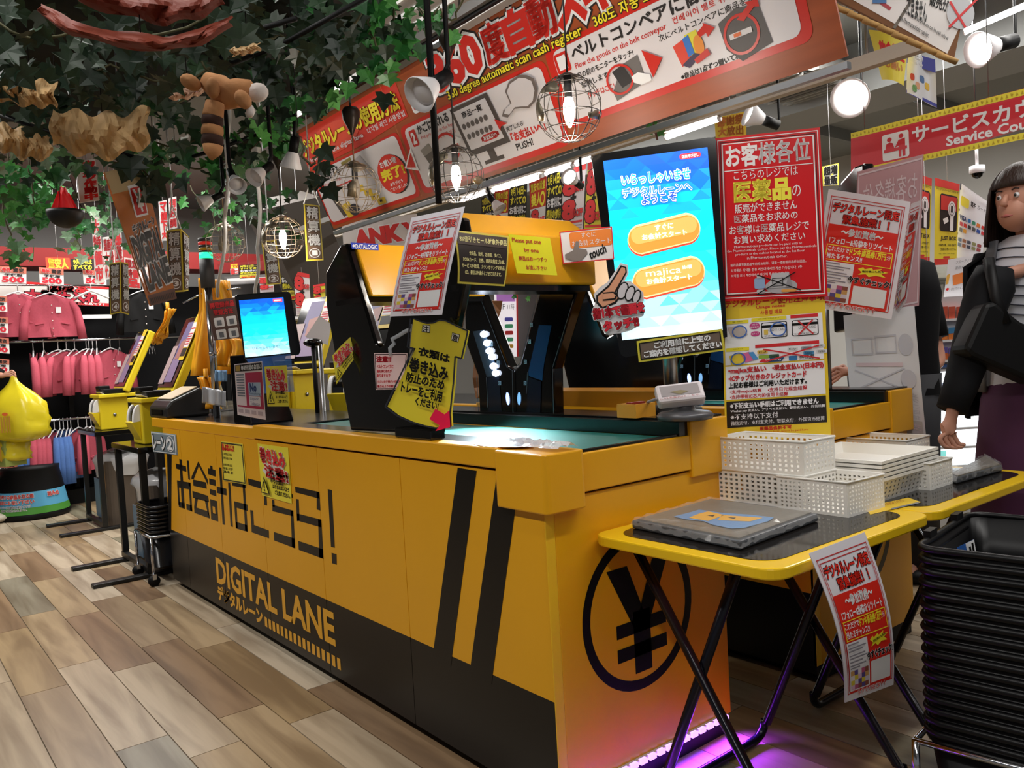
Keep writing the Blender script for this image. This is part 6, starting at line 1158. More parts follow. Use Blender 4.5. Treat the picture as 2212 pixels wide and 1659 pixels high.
a = AY(108, 640, WY-.1); cg.location = (a.x, WY-.10, a.z+.11); a = AY(40, 640, WY-.1); clone(cg, (a.x, WY-.08, a.z+.12), 0, 'pink child\'s cardigan facing front on the upper rail, left of the pair')
mids = [(70, 80), (93, 74), (124, 25), (142, 30), (160, 55), (185, 35), (191, 62), (199, 70), (208, 76), (237, 28)]
for i, (px, ang) in enumerate(mids):
    a = AY(px, 735, WY); clone(cg, (a.x, WY, zr1+.0), R(ang), ('pink cardigan hung edge-on, '+('first', 'second')[i]+' from the left on the middle rail') if i < 2 else ('pink cardigan number '+('three', 'four', 'five', 'six', 'seven', 'eight', 'nine', 'ten')[i-2]+' along the middle rail, counted from the left'))
lows = [(45, 40, 'b'), (58, 55, 'b'), (70, 60, 'b'), (84, 62, 'p'), (94, 64, 'p'), (104, 62, 'p'), (116, 60, 'p'), (128, 66, 'b'), (136, 68, 'b'), (145, 70, 'b'), (152, 70, 'b'), (168, 45, 'p'), (186, 60, 'p'), (196, 60, 'p')]
nw = ('first', 'second', 'third', 'fourth', 'fifth', 'sixth', 'seventh', 'eighth', 'ninth', 'tenth', 'eleventh', 'twelfth', 'thirteenth', 'fourteenth')
for i, (px, ang, k) in enumerate(lows):
    a = AY(px, 905, WY); lb = (('pink' if k == 'p' else 'blue')+' cardigan on the lower rail, '+nw[i]+' garment from the left')
    if i == 0: cgb.location = (a.x, WY, zr2); cgb.rotation_euler = (0, 0, R(ang)); cgb['label'] = lb
    else: clone(cg if k == 'p' else cgb, (a.x, WY, zr2), R(ang), lb)
for i, px in enumerate((257, 318, 324, 330)):
    a = AY(px, 735, WY); hg = MB(); hg.tube([(-.1, 0, -.15), (-.03, 0, -.09), (0, 0, -.08), (.03, 0, -.09), (.1, 0, -.15)], .008, WHT, 6); hg.tube([(0, 0, -.08), (0, 0, -.02), (.012, 0, 0), (0, 0, .012), (-.012, 0, .004)], .0035, WHT, 6)
    for v in hg.v: v.xyz = (a.x+v.x*.4, WY+v.x*.9, zr1+v.z)
    hg.build('coat_hanger', None, 'empty white hanger on the middle rail, '+('left of the leaning kiosk screen', 'first right of the kiosk screen', 'second right of the kiosk screen', 'third right of the kiosk screen')[i], 'hanger', 'empty coat hangers')
a = AY(197, 632, WY-.12); hg = MB(); hg.tube([a+V((-.14, 0, -.05)), a+V((-.04, 0, .0)), a+V((0, 0, .015)), a+V((.04, 0, .0)), a+V((.14, 0, -.05))], .009, WHT, 6); hg.tube([a+V((0, 0, .01)), a+V((0, 0, .09))], .0035, WHT, 6); hg.build('coat_hanger', None, 'wide empty white hanger between the price cards and sign four', 'hanger', 'empty coat hangers')
# black shirt on a hanger beside the lane board
bs = clone(cg, (AY(303, 635, WY).x, WY-.1, AY(303, 632, WY-.1).z+.1), 0, 'black child\'s top on a white hanger under the lane board'); bs['category'] = 'shirt'; bs.name = 'child_top'; bs['group'] = ''
del bs['group']
for ch in bs.children:
    if ch.name.startswith(('knit_body', 'sleeve', 'pocket')): ch.data = ch.data.copy(); ch.data.materials.clear(); ch.data.materials.append(MBLK)
# fascia and sign boards above the clothes
MB().bb((-.8, 8.1, AY(100, 575, 8.1).z), (4.6, 8.5, AY(100, 535, 8.1).z), mt('#84100f', .6)).build('red_fascia', None, 'red fascia board above the clothes wall', 'fascia')
PR = PY(7.98)
s = Sign('purchase_board', 'wide white board with huge red writing behind the hangers', 'sign board', [(-10,604),(235,620),(235,662),(-10,650)], PY(8.16), mt('#e6dfd8', .5), .01); p = s.pr; p.rect(0, 0, 1, .12, RED); p.t('国産品', .45, .08, .8, .36, mt('#c8232a', .5), bold=.05, out=WHT, ow=.1); p.t('大量仕入れ', .25, .38, .9, .82, mt('#b81c34', .5), bold=.06, out=DK, ow=.12); p.rect(0, .84, 1, 1, mt('#c8232a', .5)); p.t('限定お値打ち品です！', .55, .86, .95, .97, WHT, bold=.03); s.done()
def price(q, label):
    s = Sign('price_card', label, 'price card', q, PY(7.85), mt('#ece9e6', .5), .006, 'red price cards'); p = s.pr; p.rect(0, 0, 1, .38, mt('#c9705a', .5)); p.t('号外', .1, .1, .42, .33, mt('#c8181c', .5), bold=.06, out=WHT, ow=.1); p.t('驚安', .5, .08, .9, .32, DK, bold=.04); p.t('子供服', .2, .42, .85, .58, DK, bold=.05); p.t('500', .12, .62, .9, .93, mt('#cf1830', .5), bold=.05); o = s.done(); a = s.fn(.5, 0); MB().tube([a, V((a.x, 8.42, a.z+.03))], .003, STL, 5).build('card_arm', o); return o
for q, lb in (([(-2,574),(57,578),(57,613),(-2,611)], 'price card reading 500 at the far left edge above the cardigans'), ([(84,577),(137,581),(138,616),(86,612)], 'price card reading 500 above the right-hand pink cardigan'), ([(178,580),(230,584),(230,616),(181,613)], 'price card reading 500 above the empty hanger'), ([(-30,637),(15,640),(16,674),(-30,672)], 'price card cut by the left edge beside the cardigan collar'), ([(-30,682),(17,686),(17,720),(-30,717)], 'price card cut by the left edge beside the cardigan hem'), ([(-30,726),(19,731),(21,764),(-30,760)], 'price card cut by the left edge at the middle rail'), ([(-30,772),(20,777),(20,805),(-30,802)], 'price card cut by the left edge above the yellow bag'), ([(-25,995),(38,998),(36,1032),(-25,1030)], 'price card low at the left edge beside the black step')): price(q, lb)
def strip(q, D, face, words, label, wc='#c8232a', yaw=0, name='vertical_poster', grp='hanging vertical posters', out=WHT):
    s = Sign(name, label, 'poster', q, PF(*q[0], D, yaw), mt(face, .5), .002, grp); n = len(words); h = .94/n
    for i, w_ in enumerate(words): s.pr.t(w_, .1, .03+h*i+h*.08, .9, .03+h*(i+1)-h*.05, mt(wc, .5) if isinstance(wc, str) else mt(wc[i % len(wc)], .5), bold=.05, out=out, ow=.1)
    o = s.done(); a = s.fn(.5, .0); MB().tube([a, (a.x, a.y, CEIL)], .0015, WHT, 4).build('string', o); return o
strip([(221,513),(246,509),(250,600),(226,604)], 6.6, '#e2ddda', ['国産品', '大量', '仕入れ'], 'white vertical poster with red characters left of the lane board'); strip([(197,470),(215,466),(226,610),(206,612)], 6.8, '#d8cfc6', ['大', '特', '価', '市'], 'striped vertical poster farther left of the lane board'); strip([(247,500),(262,498),(266,560),(250,563)], 6.7, '#e5e0de', ['品', '量'], 'narrow vertical poster touching the lane board\'s edge')
strip([(342,435),(360,432),(364,520),(348,520)], 5.8, '#d9d4d2', ['マ', '値', '下', '大'], 'vertical poster between lane board and sign three', yaw=10); strip([(364,428),(381,424),(383,492),(366,496)], 5.9, '#dedad8', ['何', '好', '調'], 'vertical poster above sign three'); strip([(268,556),(300,560),(304,625),(272,622)], 6.9, '#e8e0da', ['限定', '特価', '品'], 'red and white poster behind the lane board')
strip([(98,556),(150,557),(153,582),(100,582)], 7.0, '#d64a24', ['驚安人'], 'small orange poster with yellow character on the fascia', '#f2d23a', out=None, name='fascia_poster', grp='fascia posters'); strip([(153,559),(203,560),(203,584),(155,583)], 7.0, '#1c1713', ['9月14は', 'すべての'], 'small black poster with yellow brush writing on the fascia', '#f0e13a', out=None, name='fascia_poster', grp='fascia posters')
# black step stool with printed band
c = V((1.06, 7.86, 0)); t = thing('step_stool', 'black step stool with a blue and green printed band at the left', 'stool', c); mb = MB(); mb.lathe([(0, 0), (.27, 0), (.285, .03), (.275, .05)], c, MBLK, 28); mb.build('base_ring', t)
mb = MB(); mb.lathe([(.275, .05), (.245, .23)], c, mt('#5fb0d8', .4), 28); mb.lathe([(.278, .05), (.270, .105)], c, mt('#4f9a3c', .4), 28); mb.build('printed_band', t); mb = MB(); mb.lathe([(.245, .23), (.215, .40), (.22, .42), (0, .43)], c, MBLK, 28); mb.build('step', t)
p = Print(PL(c, (CAM-c)), .001); vdir = math.atan2(-c.y, -c.x); p.pl.n = V((math.cos(vdir), math.sin(vdir), 0))
def cyl(u, v): z = .23-.17*v; r = .248+.03*v+.002; a = vdir-.15+(u-.5)*2.0; return c+V((math.cos(a)*r, math.sin(a)*r, z))
p.lf = cyl; p.t('お困りの商品を取る際', .03, .08, .6, .27, mt('#cf3f34', .5), bold=.04, out=WHT, ow=.1); p.t('自由にお使い下さい', .03, .34, .6, .53, mt('#cf3f34', .5), bold=.04, out=WHT, ow=.1); p.t('ローラーは自動的に動きますが', .06, .60, .55, .72, DK, out=WHT, ow=.1); p.t('体重で固定されます。', .1, .76, .5, .86, DK, out=WHT, ow=.1); p.t('踏み台', .8, .08, 1.0, .3, mt('#cf3f34', .5), bold=.04, out=WHT, ow=.1); p.build('band_print', t)
# ================================================================== POSTERS AND SHELVES BEHIND
def brush(q, D, label, kind, yaw=0):
    face = {'k': '#1b1612', 'r': '#c93a20', 'w': '#e8dfe2', 'y': '#dfd23a'}[kind]
    s = Sign('sale_poster', label, 'poster', q, PF(*q[0], D, yaw), mt(face, .5), .002, 'discount sale posters'); p = s.pr; YB = mt('#f2e640', .5); R8 = mt('#e03a3c', .5)
    if kind == 'k':
        for i, w_ in enumerate(('9月14日~', 'すべての', 'お客様に', '感謝の気持')): p.t(w_, .06, .03+.17*i, .94, .17+.17*i, YB if i != 2 else WHT, bold=.04)
        p.rect(0, .72, 1, .97, mt('#e2d44a', .5)); p.t('majica会員様', .08, .76, .92, .84, DK); p.t('8%OFF', .1, .87, .9, .95, RED, bold=.05)
    elif kind == 'r':
        p.t('驚安の殿堂', .08, .04, .92, .18, YB, bold=.03); p.t('美人', .1, .22, .7, .42, YB, bold=.05); p.ring(.78, .33, .15, .12, .05, YB); p.rect(0, .46, 1, 1, WHT); p.t('8', .1, .50, .5, .72, R8, bold=.06, out=DK, ow=.09); p.t('%OFF', .5, .62, .95, .72, R8, bold=.05); p.t('8', .1, .76, .5, .97, R8, bold=.06, out=DK, ow=.09); p.t('%OFF', .5, .86, .95, .95, R8, bold=.05)
    else:
        p.rect(0, 0, 1, .1, R8); p.t('8', .06, .12, .56, .40, R8, bold=.06, out=DK, ow=.09); p.t('%OFF', .54, .27, .95, .38, R8, bold=.05, out=DK); p.t('+', .4, .42, .6, .50, DK, bold=.08); p.t('8', .06, .50, .56, .76, R8, bold=.06, out=DK, ow=.09); p.t('%OFF', .54, .64, .95, .74, R8, bold=.05, out=DK); p.rect(.05, .80, .95, .83, R8)
        for i in range(3): p.rect(.05, .86+.04*i, .95, .875+.04*i, mt('#b9a2b0', .5))
    o = s.done(); a = s.fn(.5, .0); MB().tube([a, (a.x, a.y, CEIL)], .0015, WHT, 4).build('string', o); return o
for q, D, k, lb in (([(1040,428),(1070,420),(1068,520),(1040,520)], 4.4, 'k', 'black brush-written sale poster left of the cone spotlight'), ([(1068,414),(1100,408),(1094,520),(1064,520)], 4.4, 'r', 'orange sale poster behind the cone spotlight'), ([(1102,405),(1139,397),(1136,520),(1094,520)], 4.4, 'k', 'black brush-written sale poster second from the left above the scanner'), ([(1143,396),(1181,380),(1176,520),(1148,520)], 4.4, 'r', 'orange sale poster in the middle above the scanner'), ([(1182,378),(1216,366),(1212,520),(1176,520)], 4.4, 'k', 'black brush-written sale poster left of the glowing spotlight'), ([(1217,366),(1266,350),(1258,505),(1212,510)], 4.38, 'w', 'white sale poster with two red eights left of the monitor'), ([(1270,352),(1300,344),(1300,520),(1260,520)], 4.42, 'y', 'yellow sale poster cut off by the big monitor'),
  ([(516,573),(556,571),(556,600),(518,602)], 6.6, 'k', 'small black sale poster on the far red band, left of the white cable'), ([(603,568),(636,566),(640,650),(612,652)], 6.2, 'k', 'black and yellow sale poster right of sign two'), ([(634,585),(668,592),(672,680),(640,682)], 6.15, 'w', 'white sale poster with red eights above the small monitor'), ([(676,616),(702,612),(704,660),(680,664)], 6.1, 'y', 'yellow sale poster left of the black portal'), ([(560,600),(590,598),(592,630),(562,632)], 6.5, 'w', 'pale sale poster between the white cable and sign two'), ([(497,570),(514,569),(515,592),(498,594)], 6.6, 'r', 'tiny orange sale poster beside the signal tower')): brush(q, D, lb, k)
pl = PF(545, 566, 6.7, 0); Sign('red_fascia', 'far red fascia band behind the signal tower and small monitor', 'fascia', [(470,570),(720,552),(722,576),(472,590)], pl, mt('#84100f', .6), .03).done()
sh = thing('shelf_unit', 'far white shelf unit behind the small monitor', 'shelf', AD(560, 800, 7.0)); pl = PF(560, 650, 7.0, 0)
for y in (602, 640, 690): mb = MB(); mb.slab([pl.pt(490, y), pl.pt(720, y-10), pl.pt(720, y-4), pl.pt(490, y+6)], -pl.n*.3, WHT); mb.build('shelf_board', sh)
mb = MB(); q_ = [pl.pt(480, 590)-pl.n*.3, pl.pt(730, 575)-pl.n*.3]; mb.slab(q_+[V((v.x, v.y, 0)) for v in q_[::-1]], -pl.n*.02, mt('#4a4644', .7)); mb.build('back_board', sh)
# thank-you board above the portal (lettering only)
s = Sign('thank_you_board', 'white board with large red English letters behind the left end of the banner', 'sign board', [(738,480),(900,462),(904,540),(744,560)], PF(800, 510, 4.8, -8), mt('#d9d2cf', .5), .01); p = s.pr; p.text('ANK YOU', (.16,.30), (1.4,.18), (.18,.72), mt('#cf2a28', .5), bold=.07, out=WHT, ow=.12); o = s.done(); a = s.fn(.5, 0); MB().tube([a, (a.x, a.y, CEIL)], .003, STL, 5).build('string', o)
# white panel board and stool lid seen behind
Sign('white_panel', 'plain white panel leaning behind the black portal', 'panel', [(690,682),(716,700),(708,745),(660,728)], PF(690, 715, 4.2, 0), mt('#dcd8dc', .5), .01).done(); a = AD(690, 735, 4.22); MB().tube([a, (a.x, a.y, 0)], .012, STL, 6).build('post', bpy.data.objects['white_panel'])
c = AD(676, 740, 4.1); t = thing('round_scanner_head', 'glossy black oval scanner head between small monitor and portal', 'scanner', c); MB().ball(c, .045, GB, 16, (1.1, .9, .5)).build('head', t); MB().tube([c, (c.x, c.y, .84)], .012, MBLK, 8).build('stem', t)
# floor guide and shelf seen through the portal
s = Sign('floor_guide', 'lit white floor guide with purple top seen through the portal', 'sign', [(1066,600),(1118,600),(1120,770),(1072,772)], PF(1095, 690, 4.6, 0), mt('#efeaf0', .4, em=.55), .01); p = s.pr; p.rect(.1, .0, .9, .30, mt('#b377c9', .5, em=.3)); p.t('5F', .2, .33, .45, .40, GRY); p.t('11時', .55, .33, .85, .40, GRY)
for i, c_ in enumerate(('#5a5ad0', '#4fbf8a', '#d8323a', '#4fbf8a', '#d8a82c')): p.rrect(.42, .50+.085*i, .78, .55+.085*i, .05, mt(c_, .5), .02)
p.rect(.93, .0, 1, 1, RED); s.done()
Sign('dark_panel', 'dark grey plant panel right of the floor guide', 'panel', [(1118,600),(1172,600),(1168,770),(1118,770)], PF(1145, 690, 4.7, 0), mt('#4b4646', .7), .02).done(); a = AD(1145, 760, 4.72); MB().tube([a, (a.x, a.y, 0)], .02, MBLK, 6).build('post', bpy.data.objects['dark_panel'])
g = thing('ivy_sprig', 'small ivy sprig lit by the lamps inside the portal', 'ivy sprig', AD(1125, 615, 3.6))
for (x, y) in ((1098,628), (1110,640), (1130,622), (1148,630), (1142,645), (1120,618)):
    o = bpy.data.objects.new('ivy_leaf', LM[('b', (x+y) % 3)]); COL.objects.link(o); o.parent = g; q = AD(x, y, 3.6); s_ = .022; o.matrix_local = Matrix.Translation(q-ORG[g.name]) @ Mv.to_4x4() @ Matrix.Rotation(x*.7, 4, 'Z') @ Matrix.Scale(s_, 4)
q = AD(1125, 612, 3.6); MB().tube([q, (q.x, q.y, CEIL)], .0015, VINE, 5).build('hanging_wire', g)
c = AD(1050, 700, 4.0); t = thing('brown_paper_bag', 'brown paper bag behind the portal\'s left window', 'paper bag', AD(1050, 860, 4.0)); mb = MB(); rnd = random.Random(3); mb.grid(lambda u, v: AD(1032+42*u, 650+208*v, 4.0+.05*math.sin(u*3)+rnd.uniform(-.015, .015)), 8, 10, mt('#8a5a34', .7), False); mb.build('sheet', t, solid=.06)
# ================================================================== SERVICE AREA AT THE RIGHT
SX = 3.6
s = Sign('service_sign', 'long red service counter sign with yellow patterned edges', 'sign', [(1838,288),(2300,168),(2300,248),(1838,392)], PX(SX), mt('#cf2f3a', .4), .02); p = Print(PX(SX), .001); YB = mt('#e6d63a', .5)
a = [AX(1838, 288, SX), AX(2300, 168, SX)]; zt_, zb_ = a[0].z, AX(2000, 346, SX).z; ya_, yb_ = a[0].y, a[1].y
f = lambda u, v: V((SX, ya_+(yb_-ya_)*u, zt_+(zb_-zt_)*v)); p.lf = f
for v0 in (0, .87):
    p.rect(0, v0, 1, v0+.13, YB)
    for k in range(46): x = .008+.0215*k; p.poly([(x, v0+.105), (x+.012, v0+.105), (x+.006, v0+.025)] if k % 3 else [(x, v0+.03), (x+.012, v0+.05), (x+.008, v0+.1), (x+.002, v0+.08)], mt('#b59a1c', .5))
uu = lambda px, py: ((AX(px, py, SX).y-ya_)/(yb_-ya_), (AX(px, py, SX).z-zt_)/(zb_-zt_))
u0, v0 = uu(1905, 290); u1, v1 = uu(1965, 340); w_ = u1-u0; p.rrect(u0, .24, u1, .83, .01, WHT, .06)
cx = u0+w_*.28; p.oval(cx, .37, w_*.09, .05, mt('#cf2f3a', .4)); p.poly([(cx-w_*.16,.58),(cx-w_*.12,.46),(cx,.43),(cx+w_*.12,.46),(cx+w_*.18,.58)], mt('#cf2f3a', .4)); cx = u0+w_*.72; p.oval(cx, .34, w_*.09, .05, mt('#cf2f3a', .4)); p.poly([(cx-w_*.25,.58),(cx-w_*.1,.42),(cx+w_*.14,.40),(cx+w_*.14,.80),(cx+w_*.04,.80),(cx+w_*.03,.62),(cx-.0,.62),(cx-w_*.02,.80),(cx-w_*.1,.80),(cx-w_*.1,.55)], mt('#cf2f3a', .4)); p.rect(u0+w_*.07, .58, u0+w_*.93, .65, mt('#cf2f3a', .4))
p.t('サービスカウンター', uu(1972, 300)[0], .22, 1.32*uu(2212, 215)[0]+.05, .56, WHT, bold=.03); p.t('Service Counter', uu(2045, 300)[0], .60, uu(2275, 245)[0]+.02, .80, WHT, bold=.03); p.build('printed_face', s.o)
for px in (1870, 2140): a = AX(px, 270, SX); MB().tube([(SX-.01, a.y, zt_), (SX-.01, a.y, CEIL)], .002, STL, 5).build('string', s.o)
sv = thing('service_shelf', 'white and grey shelf unit under the service sign', 'shelf', AD(2030, 800, 4.3)); pl = PF(2030, 640, 4.3, 0)
for y in (592, 682): mb = MB(); mb.slab([pl.pt(1960, y), pl.pt(2230, y-6), pl.pt(2230, y+4), pl.pt(1960, y+9)], -pl.n*.35, mt('#b9b8b2', .5)); mb.build('shelf_board', sv)
mb = MB(); q_ = [pl.pt(1950, 570)-pl.n*.36, pl.pt(2230, 560)-pl.n*.36]; mb.slab(q_+[V((v.x, v.y, 0)) for v in q_[::-1]], -pl.n*.02, mt('#8d8c84', .6)); mb.build('back_board', sv)
rnd = random.Random(8)
for i, x in enumerate((1978, 1994, 2010, 2026)):
    c = pl.pt(x, 682)-pl.n*.12; mb = MB(); mb.grid(lambda u, v: c+CR*((u-.5)*.07*(1-.3*v)+rnd.uniform(-.004, .004))+V((0, 0, v*.17))-pl.n*(.04*math.sin(u*3.1)), 6, 7, mt(('#e6e4df', '#d9d7d2', '#cfc88a', '#e0ded8')[i], .4), False); mb.build('plastic_packet', None, ('leftmost white', 'second white', 'yellowish', 'rightmost white')[i]+' plastic packet on the grey service shelf', 'packet', 'packets on the service shelf', solid=.02)
for i, (q, lb) in enumerate((([(1962,368),(2013,386),(2008,568),(1972,570)], 'left yellow and red coin-box poster partly hidden by the pink sheet'), ([(2020,384),(2073,398),(2066,570),(2018,573)], 'right yellow and red coin-box poster beside the payment-brand sheet'))):
    s = Sign('coin_poster', lb, 'poster', q, PF(*q[0], 4.15, 0), mt('#dcc832', .5), .002, 'yellow coin-box posters'); p = s.pr; p.rect(0, 0, 1, .09, mt('#c8322a', .5)); p.rect(0, .93, 1, 1, mt('#c8322a', .5)); p.t('あと1円のルールでお釣りを', .06, .1, .97, .13, DK); p.rrect(.22, .16, .95, .60, .08, DK, .04); p.rect(.26, .18, .91, .35, mt('#c8322a', .5)); p.oval(.72, .33, .16, .10, WHT); p.oval(.72, .33, .12, .075, DK); p.oval(.72, .33, .11, .068, WHT); p.t('1', .68, .29, .76, .37, DK); p.rect(.66, .42, .80, .59, WHT); p.poly([(.35,.46),(.55,.43),(.6,.48),(.42,.52)], WHT)
    p.t('JUST BOX', .28, .66, .95, .72, DK, bold=.03); p.t('お会計の端、1円を1点まで', .2, .75, .95, .78, DK, bold=.02); p.t('ご自由にお使いください。', .25, .80, .95, .83, DK, bold=.02); p.t('Use 2 serve coins freely', .2, .86, .9, .88, DK); p.rrect(.4, .90, .7, .925, .05, mt('#c8322a', .5), .01); o = s.done(); a = s.fn(.5, 0); MB().tube([a, (a.x, a.y, CEIL)], .0015, WHT, 4).build('string', o)
s = Sign('payment_brands_sheet', 'curved white sheet of card brand marks beside the woman', 'poster', [(2075,395),(2140,440),(2120,566),(2064,556)], PF(2100, 480, 4.1, -10), mt('#e4e4e8', .5), .002, bend=lambda u, v: .02*math.sin(u*3)); p = s.pr; p.rect(0, 0, 1, .09, mt('#1f2444', .5)); p.t('キャッシュレス決済', .04, .01, .96, .08, WHT, bold=.03); p.rrect(.06, .15, .36, .28, .04, mt('#d8c83a', .5), .03); p.t('電子', .42, .15, .58, .22, DK, bold=.05); p.t('カード', .64, .14, .9, .2, DK); p.rect(0, .34, 1, .37, DK); p.t('VISA', .06, .41, .32, .47, mt('#2a3566', .5), bold=.04)
for i, c_ in enumerate(('#2f6fb0', '#3a8a6a', '#d8782c', '#c8322a', '#c04a5a', '#c8322a', '#3a3a3a', '#555', '#2f4f9c', '#c8323a', '#777777', '#d89a2c')):
    c_ = c_ if len(c_) == 7 else '#555555'; x, y = .36+.16*(i % 4) if i < 4 else .08+.155*((i-4) % 6), .41 if i < 4 else .50+.08*((i-4)//6); p.rrect(x, y, x+.12, y+.055, .02, mt(c_, .5), .012)
p.rect(0, .66, 1, .69, DK)
for i in range(10): p.rrect(.06+.18*(i % 5), .72+.07*(i//5), .2+.18*(i % 5), .77+.07*(i//5), .02, mt(('#6a7a9a', '#a06a4a', '#444a5a', '#8a8a5a', '#9a4a4a')[i % 5], .5), .012)
p.rect(0, .88, 1, .91, DK); s.done()
s = Sign('menthol_poster', 'white slanted poster with an orange pack in front of the shelf', 'poster', [(2048,561),(2124,548),(2098,640),(2038,646)], PF(2080, 600, 4.0, 0), mt('#e9ebee', .45), .004); p = s.pr; p.t('フルーティーな', .25, .06, .8, .15, GRY); p.t('清涼メンソール', .25, .2, .85, .29, GRY); p.poly([(.2,.42),(.85,.34),(.85,.62),(.28,.68)], mt('#e8843c', .4)); p.poly([(.02,.4),(.12,.36),(.1,.62),(.02,.64)], mt('#e8b44a', .4)); p.oval(.1, .76, .05, .035, RED); p.t('トロピカルメンソール', .17, .73, .85, .8, GRY); s.done()
rk = thing('product_rack', 'white stepped product rack beside the woman', 'rack', AD(2060, 800, 3.95)); pl = PF(2060, 720, 3.95, 0)
mb = MB(); mb.slab([pl.pt(2022, 643), pl.pt(2110, 637), pl.pt(2110, 795), pl.pt(2030, 798)], -pl.n*.12, mt('#cfcdd0', .5)); mb.build('back', rk)
for (y, c1, c2) in ((690, '#c9543a', '#c9543a'), (735, '#d8782c', '#3f86b8'), (778, '#d8682c', '#6a5aa8')):
    mb = MB(); mb.slab([pl.pt(2024, y)+pl.n*.03, pl.pt(2110, y-5)+pl.n*.03, pl.pt(2110, y)+pl.n*.03, pl.pt(2024, y+5)+pl.n*.03], -pl.n*.03, WHT); mb.build('ledge', rk)
    for k in range(3): x = 2032+17*k; mb = MB(); mb.slab([pl.pt(x, y-26)+pl.n*.02, pl.pt(x+15, y-27)+pl.n*.02, pl.pt(x+15, y-2)+pl.n*.02, pl.pt(x, y-1)+pl.n*.02], -pl.n*.018, mt(c1, .5)); mb.slab([pl.pt(x, y-27)+pl.n*.021, pl.pt(x+15, y-28)+pl.n*.021, pl.pt(x+15, y-16)+pl.n*.021, pl.pt(x, y-14)+pl.n*.021], -pl.n*.018, mt(c2, .5)); mb.build('product_box', rk)
s = Sign('price_display', 'pink and yellow price display reading 146 behind the staff member', 'price card', [(1990,690),(2026,688),(2024,745),(1992,748)], PF(2008, 715, 4.15, 0), mt('#e8e2d8', .5), .004); p = s.pr; p.rect(0, 0, 1, .45, mt('#e88aa8', .5)); p.t('お買得', .1, .05, .9, .2, RED, bold=.05); p.t('超特価', .05, .24, .95, .42, RED, bold=.05); p.rect(.3, .48, 1, 1, mt('#e6cf3a', .5)); p.t('146', .35, .55, .95, .9, DK, bold=.04); o = s.done(); a = s.fn(.5, 0); MB().tube([a, (a.x, a.y, CEIL)], .0015, WHT, 4).build('string', o)
# brightly lit glass showcase
sc_ = thing('lit_showcase', 'brightly lit white glass showcase under the service shelf', 'showcase', AD(2040, 1010, 4.05)); pl = PF(2040, 900, 4.05, 0); LIT = mt('#f4fbff', .4, em=2.2)
mb = MB(); mb.slab([pl.pt(1960, 795), pl.pt(2140, 786), pl.pt(2150, 1060), pl.pt(1970, 1075)], -pl.n*.04, LIT); mb.build('light_box', sc_)
for y in (800, 883, 925, 965, 1005): mb = MB(); mb.slab([pl.pt(1962, y)+pl.n*.08, pl.pt(2142, y-9)+pl.n*.08, pl.pt(2142, y-4)+pl.n*.08, pl.pt(1962, y+5)+pl.n*.08], -pl.n*.08, WHT); mb.build('shelf', sc_)
for k, (x, y, w_, h_, c_) in enumerate(((1996, 828, 30, 50, '#7fdce8'), (2034, 826, 12, 56, '#aab4d0'), (2000, 892, 10, 26, '#d8e6ee'), (2020, 892, 10, 26, '#cfe8ea'), (2046, 890, 10, 26, '#e0e4f0'), (2004, 934, 12, 24, '#9fd8d0'), (2030, 934, 12, 24, '#d9e2e6'), (2000, 972, 12, 26, '#5fd0c8'), (2030, 972, 14, 26, '#8fe0d8'))): mb = MB(); mb.slab([pl.pt(x, y)+pl.n*.03, pl.pt(x+w_, y)+pl.n*.03, pl.pt(x+w_, y+h_)+pl.n*.03, pl.pt(x, y+h_)+pl.n*.03], -pl.n*.02, mt(c_, .3, em=.7)); mb.build('bottle', sc_)
mb = MB(); mb.slab([pl.pt(1958, 790)+pl.n*.08, pl.pt(2142, 780)+pl.n*.08, pl.pt(2142, 786)+pl.n*.08, pl.pt(1958, 797)+pl.n*.08], -pl.n*.14, mt('#4a6fb0', .4)); mb.build('top_edge', sc_)
q_ = [pl.pt(1962, 1074), pl.pt(2148, 1060)]; mb = MB(); mb.slab(q_+[V((v.x, v.y, 0)) for v in q_[::-1]], -pl.n*.3, mt('#d9dcde', .4)); mb.build('base_cabinet', sc_)
# dome camera
c = AD(2111, 372, 4.0); t = thing('dome_camera', 'white dome security camera under the service sign', 'camera', c); mb = MB(); mb.lathe([(0, .03), (.034, .03), (.036, 0), (.03, -.006)], c, WHT, 20); mb.build('housing', t); mb = MB(); mb.lathe([(.026, -.004), (.022, -.02), (.01, -.03), (0, -.032)], c, GB, 16); mb.build('dome', t); mb = MB(); mb.tube([c+V((0, 0, .03)), c+V((0, 0, .14))], .008, WHT, 8); mb.tube([c+V((0, 0, .14)), (c.x, c.y, CEIL)], .004, STL, 6); mb.build('stem', t)
# yellow stacked-goods banner behind the bright spotlight
strip([(1543,255),(1612,240),(1612,292),(1546,298)], 4.6, '#d6b02c', ['感謝祭', '大放出'], 'yellow patterned flag above the big monitor', '#b5641c', name='yellow_flag', grp='flags', out=None)
strip([(1776,360),(1812,352),(1812,400),(1778,402)], 5.0, '#e2d34a', ['超増', '量販'], 'yellow poster glimpsed right of the red notice', '#1c1713', name='sale_poster', grp='discount sale posters')
